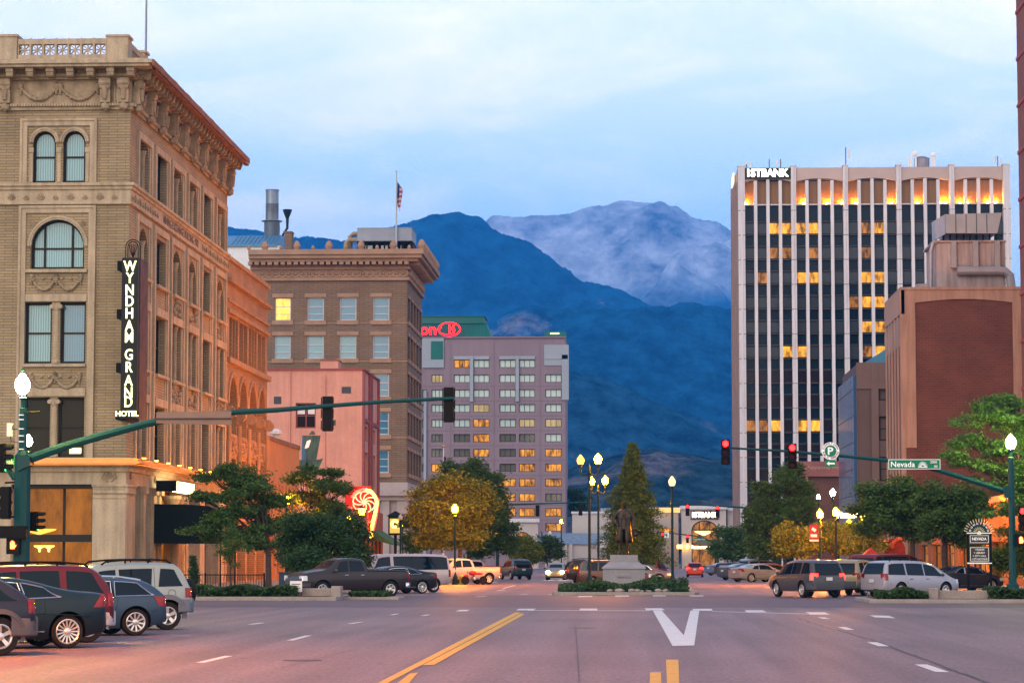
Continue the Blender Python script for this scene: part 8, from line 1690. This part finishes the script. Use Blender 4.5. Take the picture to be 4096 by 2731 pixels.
park('crossover', 2, 2622, HD, -1.60, 'parked_suv', 'dark blue SUV with grey lower cladding cut by the left edge of the photo', 'suv', (.018, .022, .042), opts=('greyclad', 'bigbump'), wheel_spokes=5, W=1.86)
park('sedan', 271, 2592, HD, -1.53, 'parked_sedan', 'dark navy sedan with many-spoked silver wheels nearest in the left row', 'sedan', (.006, .020, .034))
park('bigsuv', 350, 2569, HD, -1.80, 'parked_suv', 'maroon SUV with pale lower bumper between the navy sedan and the blue wagon', 'suv', (.085, .012, .022), opts=('clad', 'rails', 'bigbump'), wheel_spokes=5, W=1.92, zs=.94)
park('wagon', 543, 2541, HD, -1.52, 'parked_wagon', 'blue-grey estate car with chrome window line and ten-spoke wheels', 'wagon', (.030, .065, .115), W=1.80, zs=.95)
park('suv', 672, 2518, HD, -1.45, 'parked_suv', 'silver-green boxy SUV with spare wheel on its tailgate at the end of the left row', 'suv', (.27, .35, .35), W=1.80, zs=.97)
park('pickup', 1563, 2389, HD, -1.8, 'parked_pickup', 'dark grey pickup truck parked nose-in by the planter wall', 'pickup', (.035, .028, .032), W=2.0)
park('sedan', 1690, 2373, HD + .05, -1.415, 'parked_sedan', 'black sedan half hidden between the dark pickup and the long van', 'sedan', (.014, .014, .02), wheel_spokes=10)
park('van', 1736, 2368, HD + .02, -1.95, 'passenger_van', 'long pinkish-white passenger van with a band of dark windows', 'van', (.48, .40, .42), W=2.02)
park('pickup', 1957, 2336, HD - .02, -1.8, 'parked_pickup', 'white pickup truck parked beyond the orange lamp post', 'pickup', (.55, .50, .50), W=2.0)
park('minivan', 1905, 2322, HD, -1.47, 'parked_minivan', 'white minivan roof showing behind the white pickup', 'minivan', (.45, .43, .45), W=1.93)
def put(kind, px, py, D, head, *a, **k):
    p = at(px, py, D); return vehicle(kind, *a[:3], p.x, D, head, *a[3:], **k)
put('bigsuv', 2062, 2290, 238, R(110), 'parked_suv', 'dark blue SUV with bluish rear window beyond the white pickup', 'suv', (.02, .05, .08))
put('hatch', 2226, 2300, 232, R(-92), 'oncoming_car', 'small oncoming car with glaring headlights left of the statue island', 'car', (.25, .22, .16), lit='head')
put('bigsuv', 2395, 2300, 192, R(8), 'parked_suv', 'big black SUV behind the statue pedestal, the tallest there', 'suv', (.010, .009, .012), opts=('rails',))
put('minivan', 2465, 2300, 172, R(-4), 'parked_minivan', 'brown minivan close behind the statue pedestal with its nose to the right', 'minivan', (.10, .045, .028))
put('minivan', 2612, 2290, 226, R(80), 'parked_minivan', 'dark red minivan seen from behind right of the statue', 'minivan', (.20, .015, .03))
put('sedan', 2560, 2300, 200, R(2), 'parked_sedan', 'grey-blue sedan nose poking out right of the pedestal', 'sedan', (.09, .10, .14))
put('hatch', 2780, 2290, 268, R(88), 'driving_car', 'small red car driving away with lit taillights under the arched bank entrance', 'car', (.5, .03, .015), lit='tail')
cols_ = [(.14, .16, .22), (.04, .04, .05), (.30, .30, .33), (.05, .08, .13), (.20, .18, .20), (.12, .03, .03), (.28, .27, .30)]
desc = [('sedan', 2900, 300, 'far slate sedan, leftmost in the row under the big conical tree'), ('hatch', 2935, 275, 'far black hatchback second in the row under the conical tree'), ('pickup', 2990, 262, 'far silver pickup with a blue tarp look under the conical tree'), ('sedan', 2975, 232, 'navy sedan nearest in the row under the conical tree'), ('minivan', 3050, 245, 'grey-mauve minivan right of the silver pickup'), ('hatch', 3085, 215, 'dark red hatchback at the right end of the row under the conical tree'), ('sedan', 3030, 212, 'pale silver sedan in front of the conical tree row')]
for (kd, px, D, lb), cl in zip(desc, cols_): put(kd, px, 2290, D, R(38), 'parked_car', lb, 'car', cl, group='cars parked along the right kerb')
put('bigsuv', 3225, 2330, 127.5, R(112), 'driving_suv', 'dark grey SUV turning away across the avenue with glowing taillights', 'suv', (.075, .07, .085), lit='tail', opts=('bigbump',))
put('bigsuv', 3425, 2330, 134, R(68), 'parked_suv', 'tan SUV with a pale roof seen from behind right of the turning SUV', 'suv', (.30, .22, .13), opts=('bigbump',))
put('van', 3560, 2330, 146, R(55), 'parked_van', 'tall dark red van parked nose-in behind the silver minivan', 'van', (.14, .012, .02))
put('minivan', 3640, 2330, 128, R(38), 'parked_minivan', 'silver minivan parked nose-in behind the right-hand planter', 'minivan', (.36, .36, .42), opts=('rails',))
put('sedan', 3850, 2300, 150, R(35), 'parked_sedan', 'dark sedan hidden behind the wayfinding sign and trees', 'sedan', (.03, .03, .04))
# motorcycle by the lamp post
q = gnd(1897, 2337); T = thing('motorcycle', 'red motorcycle parked beside the white pickup at the kerb', 'motorcycle', (q.x, q.y, 0), R(200)); b = PB()
for xw in (-.68, .68): b.cut(); b.lathe([(.2, -.05), (.3, -.05), (.31, 0), (.3, .05), (.2, .05)], (xw, 0, .31), 18, 'Y')
b.out('wheel', M['rubber'], T, world=False); b = MB(); b.ball((.12, 0, .82), .26, 2, (1.2, .6, .7)); b.ball((-.35, 0, .78), .22, 2, (1.5, .55, .4)); b.ball((.62, 0, .62), .2, 2, (1, .5, .5)); b.build('fairing', paint('bike_red', (.5, .02, .02)), T, world=False, smooth=True, ang=180)
b = MB(); b.tube([(.68, 0, .31), (.48, 0, .95)], .03, 6); b.tube([(.46, -.32, 1.0), (.48, 0, .97), (.46, .32, 1.0)], .02, 6); b.tube([(-.68, 0, .31), (-.1, 0, .5), (.3, 0, .45)], .05, 6); b.ball((.05, 0, .45), .2, 1, (1, .8, 1)); b.build('frame', M['chrome'], T, world=False)
# ================================================================ trees
def leaves(blobs, n, size, seed, flat=.6, twig=9, spread=.3, hole=.42):
    rg = np.random.default_rng(seed); sub = []
    for b_ in blobs:
        k_ = 11; d_ = rg.normal(size=(k_, 3)); d_ /= np.linalg.norm(d_, axis=1)[:, None]; q_ = rg.uniform(.45, 1.18, k_); f_ = rg.uniform(.18, .40, k_)
        for i in range(k_): sub.append((b_[0] + d_[i, 0] * b_[3] * q_[i], b_[1] + d_[i, 1] * b_[4] * q_[i], b_[2] + d_[i, 2] * b_[5] * q_[i] * .9, b_[3] * f_[i] * 1.15, b_[4] * f_[i] * 1.15, b_[5] * f_[i]))
    blobs = sub; vol = np.array([b[3] * b[5] for b in blobs]); pr = vol / vol.sum(); nt_ = n // twig; out_ = []
    idx = rg.choice(len(blobs), nt_ * 2, p=pr); B_ = np.array(blobs)[idx]; d = rg.normal(size=(len(idx), 3)); d /= np.linalg.norm(d, axis=1)[:, None]; rad = rg.uniform(.25, 1, len(idx)) ** .45
    ph = d @ np.array([3.1, 2.2, 4.3]) + idx * 1.7; lump = 1 + .18 * np.sin(ph * 2.3) + .14 * np.sin(d[:, 0] * 7 + idx) + .1 * np.sin(d[:, 2] * 11 + idx * 2)
    P = B_[:, :3] + d * B_[:, 3:6] * (rad * lump)[:, None]
    den = np.array([mnoise.noise(Vector((p[0] * 1.1, p[1] * 1.1, p[2] * 1.5 + seed))) for p in P]); keep = den > (hole - .55); P = P[keep][:nt_]
    c = np.repeat(P, twig, 0) + rg.normal(size=(len(P) * twig, 3)) * np.array([spread, spread, spread * flat]); m_ = len(c)
    a = rg.normal(size=(m_, 3)); a[:, 2] = a[:, 2] * .5 - .15; a /= np.linalg.norm(a, axis=1)[:, None]; q = rg.normal(size=(m_, 3)); bb = np.cross(a, q); bb /= np.linalg.norm(bb, axis=1)[:, None]; s = (size * rg.uniform(.6, 1.35, m_))[:, None]
    vs = np.zeros((m_ * 4, 3)); vs[0::4] = c - a * s; vs[1::4] = c + bb * s * .42; vs[2::4] = c + a * s; vs[3::4] = c - bb * s * .42; return vs
def tree(name, label, bpx, D, blobs, n, size, m, tr=.16, seed=1, cat='tree', group=None, flat=.6, fork=.35, hole=.42, spread=.3, twig=9, lean=0):
    """blobs: (px, py, rpx, rpy[, dy]) as seen in the photograph at distance D"""
    s = D / FPX; bx_ = at(bpx, 2250, D).x; t = thing(name, label, cat, (bx_, D, 0), group=group); rn = random.Random(seed); BL = []
    for b_ in blobs:
        p = at(b_[0], b_[1], D); rx, rz_ = b_[2] * s, b_[3] * s; BL.append((p.x - bx_, (b_[4] if len(b_) > 4 else rn.uniform(-.5, .5) * rx), p.z, rx, rx * .9, rz_))
    cr_ = quadmesh('crown', leaves(BL, n, size, seed, flat, twig, spread, hole), m, t)
    zlow = min(b_[2] - b_[5] for b_ in BL); ztop = max(b_[2] for b_ in BL); zf = max(.6, zlow * .9 + (ztop - zlow) * .12); b = MB(); b.tube([(0, 0, 0), (.03, 0, zf * .3), (lean * .5, .02, zf * .7), (lean, 0, zf)], [tr * 1.35, tr, tr * .92, tr * .85], 10)
    for bl in BL:
        e_ = Vector(bl[:3]); st = Vector((lean, 0, zf)); md = st.lerp(e_, .5) + Vector((rn.uniform(-.15, .15) * bl[3], 0, .12 * (e_.z - st.z))); b.tube([st, md, e_], [tr * .6, tr * .38, tr * .12], 6)
        for k in range(5): q = e_ + Vector((rn.uniform(-.7, .7) * bl[3], rn.uniform(-.6, .6) * bl[4], rn.uniform(-.1, .7) * bl[5])); b.tube([md.lerp(e_, .4), md.lerp(q, .6), q], [tr * .22, tr * .14, tr * .04], 4)
    b.build('trunk', M['bark'], t, world=False, smooth=True, ang=60); return t
def conifer(name, label, px, D, ytip, ybot, rpx, n, size, m, seed, tiers=26, powr=.85):
    s = D / FPX; X = at(px, 2200, D).x; zt, zb = at(px, ytip, D).z, at(px, ybot, D).z; t = thing(name, label, 'tree', (X, D, 0)); rg = np.random.default_rng(seed); P = []; b = MB(); b.tube([(0, 0, 0), (0, 0, zb), (0, 0, zt)], [.26, .22, .02], 8)
    for i in range(tiers):
        f = (i + .5) / tiers; zc = zt - (zt - zb) * f; R_ = rpx * s * (f ** powr) * (1 + .12 * math.sin(i * 2.1)) * rg.uniform(.85, 1.12); nb = int(5 + 9 * f)
        for k in range(nb):
            a = 2 * PI * k / nb + i * 1.3 + rg.uniform(-.2, .2); r_ = R_ * rg.uniform(.5, 1.25); dr = .22 * r_
            if k % 3 == 0: b.tube([(0, 0, zc + .15), (r_ * .85 * math.cos(a), r_ * .85 * math.sin(a), zc - dr)], [.05, .015], 4)
            m_ = int(n / tiers / nb * (.35 + 1.3 * f)); tt = rg.uniform(.12, 1, m_) ** .7
            P.append(np.stack([r_ * tt * math.cos(a), r_ * tt * math.sin(a), zc - dr * tt ** 1.5], 1) + rg.normal(size=(m_, 3)) * np.array([.17, .17, .12]) * (.6 + f))
    c = np.concatenate(P); m_ = len(c); a = rg.normal(size=(m_, 3)); a[:, 2] = a[:, 2] * .6 - .3; a /= np.linalg.norm(a, axis=1)[:, None]; q = rg.normal(size=(m_, 3)); bb = np.cross(a, q); bb /= np.linalg.norm(bb, axis=1)[:, None]; sz_ = (size * rg.uniform(.6, 1.3, m_))[:, None]
    vs = np.zeros((m_ * 4, 3)); vs[0::4] = c - a * sz_; vs[1::4] = c + bb * sz_ * .35; vs[2::4] = c + a * sz_; vs[3::4] = c - bb * sz_ * .35; quadmesh('crown', vs, m, t); b.build('trunk', M['bark'], t, world=False)
tree('honey_locust', 'spreading dark green tree in front of the black hotel awning', 1073, 152,
     [(850, 1905, 55, 22), (905, 1885, 60, 22), (1010, 1890, 55, 30), (950, 1930, 75, 28), (1040, 1945, 80, 35), (930, 1985, 80, 28), (800, 1990, 45, 22), (1060, 2010, 90, 40), (970, 2060, 90, 40), (860, 2060, 60, 25), (1080, 2100, 90, 50), (820, 2120, 85, 32), (960, 2135, 80, 35), (1040, 2180, 70, 35)], 30000, .105, M['leafB'], .17, 3, flat=.35, spread=.26, hole=.50)
tree('honey_locust', 'layered dark green tree right of the leftmost one, before the orange building', 1235, 166,
     [(1245, 1890, 60, 22), (1330, 1900, 50, 20), (1200, 1925, 70, 28), (1290, 1950, 80, 30), (1370, 1960, 45, 22), (1150, 1980, 60, 30), (1250, 2005, 90, 35), (1350, 2030, 70, 35), (1180, 2070, 80, 45), (1290, 2090, 90, 50)], 26000, .105, M['leafB'], .17, 4, flat=.35, spread=.26, hole=.50)
tree('broadleaf_tree', 'dense bushy dark tree standing lowest and nearest before the neon restaurant', 1290, 140,
     [(1230, 2080, 90, 60), (1330, 2100, 95, 65), (1200, 2170, 95, 65), (1300, 2190, 110, 75), (1400, 2160, 80, 65), (1430, 2220, 60, 45), (1250, 2250, 110, 45), (1370, 2250, 90, 40), (1160, 2230, 70, 50)], 46000, .085, M['leafA'], .13, 5, flat=.8, spread=.22, hole=.30)
tree('sapling', 'slender pale sapling on the plaza left of the big trees', 922, 136, [(920, 2140, 25, 40), (905, 2195, 32, 38), (945, 2190, 28, 35), (920, 2240, 35, 30)], 3200, .06, M['leafB'], .035, 6, spread=.12, hole=.5)
tree('columnar_shrub', 'narrow dark evergreen column before the orange-lit hotel doorway', 775, 138, [(775, 2235, 10, 35), (775, 2275, 15, 35), (775, 2305, 17, 25)], 4000, .05, M['leafA'], .05, 7, spread=.07, hole=.2)
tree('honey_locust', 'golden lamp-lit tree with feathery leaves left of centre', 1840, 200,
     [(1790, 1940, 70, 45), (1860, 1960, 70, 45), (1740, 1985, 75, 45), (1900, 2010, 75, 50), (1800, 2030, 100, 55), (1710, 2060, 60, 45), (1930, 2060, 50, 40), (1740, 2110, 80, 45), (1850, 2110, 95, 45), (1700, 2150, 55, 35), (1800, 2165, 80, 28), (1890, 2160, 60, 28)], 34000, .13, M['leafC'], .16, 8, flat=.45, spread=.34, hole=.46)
tree('maple_tree', 'tall dark green tree rising behind the golden tree', 1875, 236,
     [(1795, 1890, 45, 40), (1900, 1885, 50, 38), (1850, 1920, 70, 45), (1950, 1930, 55, 45), (1780, 1960, 60, 45), (1990, 1985, 50, 45), (1930, 2010, 80, 60), (1980, 2080, 75, 60), (2010, 2150, 60, 60), (1950, 2170, 80, 60), (1860, 2100, 80, 60)], 34000, .16, M['leafB'], .2, 9, flat=.7, spread=.32, hole=.36)
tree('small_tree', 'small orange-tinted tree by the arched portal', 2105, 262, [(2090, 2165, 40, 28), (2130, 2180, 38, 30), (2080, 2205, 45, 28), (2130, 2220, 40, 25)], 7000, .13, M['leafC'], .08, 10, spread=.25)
tree('small_tree', 'small dull green tree in front of the shingled roof', 2190, 280, [(2170, 2170, 32, 28), (2205, 2180, 35, 28), (2180, 2215, 50, 28), (2235, 2215, 30, 22)], 7000, .13, M['leafA'], .08, 11, spread=.25)
tree('small_tree', 'small tree beside the clock at the left edge of the golden tree', 1650, 232, [(1640, 2085, 35, 30), (1665, 2120, 35, 35), (1635, 2160, 40, 35), (1670, 2190, 35, 28)], 8000, .12, M['leafB'], .08, 12, spread=.22, hole=.5)
conifer('spruce_tree', 'tall conical conifer right behind the bronze statue', 2531, 212, 1771, 2225, 142, 60000, .12, M['leafB'], 13, 28, .74)
tree('far_tree', 'far rounded tree right of the mauve hotel behind the lamp posts', 2312, 545, [(2300, 1985, 28, 28), (2330, 2000, 26, 28), (2310, 2045, 38, 40), (2345, 2060, 25, 25)], 6000, .3, M['leafA'], .25, 14, spread=.5)
tree('linden_tree', 'big conical leafy tree in front of the foot of the fin tower', 3140, 245,
     [(3166, 1880, 32, 35), (3150, 1925, 55, 40), (3190, 1950, 55, 40), (3050, 1965, 32, 32), (3120, 1990, 85, 50), (3200, 2010, 60, 50), (3060, 2040, 70, 55), (3150, 2070, 95, 60), (3040, 2120, 65, 55), (3110, 2150, 95, 60), (3050, 2190, 60, 40)], 42000, .15, M['leafB'], .2, 15, flat=.8, spread=.3, hole=.32)
tree('shrub_tree', 'low dull shrubby tree left of the big conical leafy tree', 2930, 300, [(2900, 2150, 40, 32), (2950, 2140, 38, 38), (2985, 2175, 40, 35), (2870, 2200, 45, 35), (2930, 2200, 60, 35)], 9000, .17, M['leafB'], .1, 16, spread=.35)
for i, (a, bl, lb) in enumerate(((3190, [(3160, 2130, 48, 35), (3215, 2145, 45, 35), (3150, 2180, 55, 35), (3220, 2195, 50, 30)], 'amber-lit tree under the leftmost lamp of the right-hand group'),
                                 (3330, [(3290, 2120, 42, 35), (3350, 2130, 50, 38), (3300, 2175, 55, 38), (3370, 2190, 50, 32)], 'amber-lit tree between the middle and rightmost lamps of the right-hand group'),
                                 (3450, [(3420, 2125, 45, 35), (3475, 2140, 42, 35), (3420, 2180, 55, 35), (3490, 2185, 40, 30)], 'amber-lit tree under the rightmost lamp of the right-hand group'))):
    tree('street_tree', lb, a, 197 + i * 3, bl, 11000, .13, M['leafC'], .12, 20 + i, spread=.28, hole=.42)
tree('street_tree', 'broad dark tree with crooked trunk above the red tent', 3651, 163,
     [(3520, 1965, 75, 45), (3610, 1950, 80, 50), (3700, 1985, 75, 50), (3480, 2030, 55, 45), (3570, 2030, 85, 50), (3660, 2050, 90, 50), (3530, 2090, 75, 45), (3620, 2110, 85, 40), (3480, 2100, 45, 40)], 34000, .115, M['leafB'], .17, 25, flat=.6, spread=.28, hole=.44)
tree('street_tree', 'dark amber-flecked tree left of the wayfinding sign', 3779, 152,
     [(3740, 1990, 65, 45), (3820, 1985, 70, 50), (3760, 2060, 80, 50), (3850, 2070, 75, 55), (3740, 2120, 65, 38), (3830, 2140, 70, 45), (3890, 2020, 55, 50)], 28000, .11, M['leafB'], .2, 26, flat=.6, spread=.28, hole=.42)
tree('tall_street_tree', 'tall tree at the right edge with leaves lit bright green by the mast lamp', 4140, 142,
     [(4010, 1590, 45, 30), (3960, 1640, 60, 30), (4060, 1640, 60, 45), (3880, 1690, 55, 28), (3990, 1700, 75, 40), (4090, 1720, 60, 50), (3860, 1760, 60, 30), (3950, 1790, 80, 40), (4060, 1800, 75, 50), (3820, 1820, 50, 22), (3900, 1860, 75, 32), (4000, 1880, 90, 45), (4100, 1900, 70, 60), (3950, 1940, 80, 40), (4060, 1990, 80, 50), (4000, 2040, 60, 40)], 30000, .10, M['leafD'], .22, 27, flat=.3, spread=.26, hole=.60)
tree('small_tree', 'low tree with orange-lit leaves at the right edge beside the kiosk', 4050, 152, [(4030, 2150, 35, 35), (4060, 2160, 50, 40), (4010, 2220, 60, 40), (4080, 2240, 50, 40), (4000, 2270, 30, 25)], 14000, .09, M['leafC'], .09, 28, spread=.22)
bpy.context.view_layer.update()
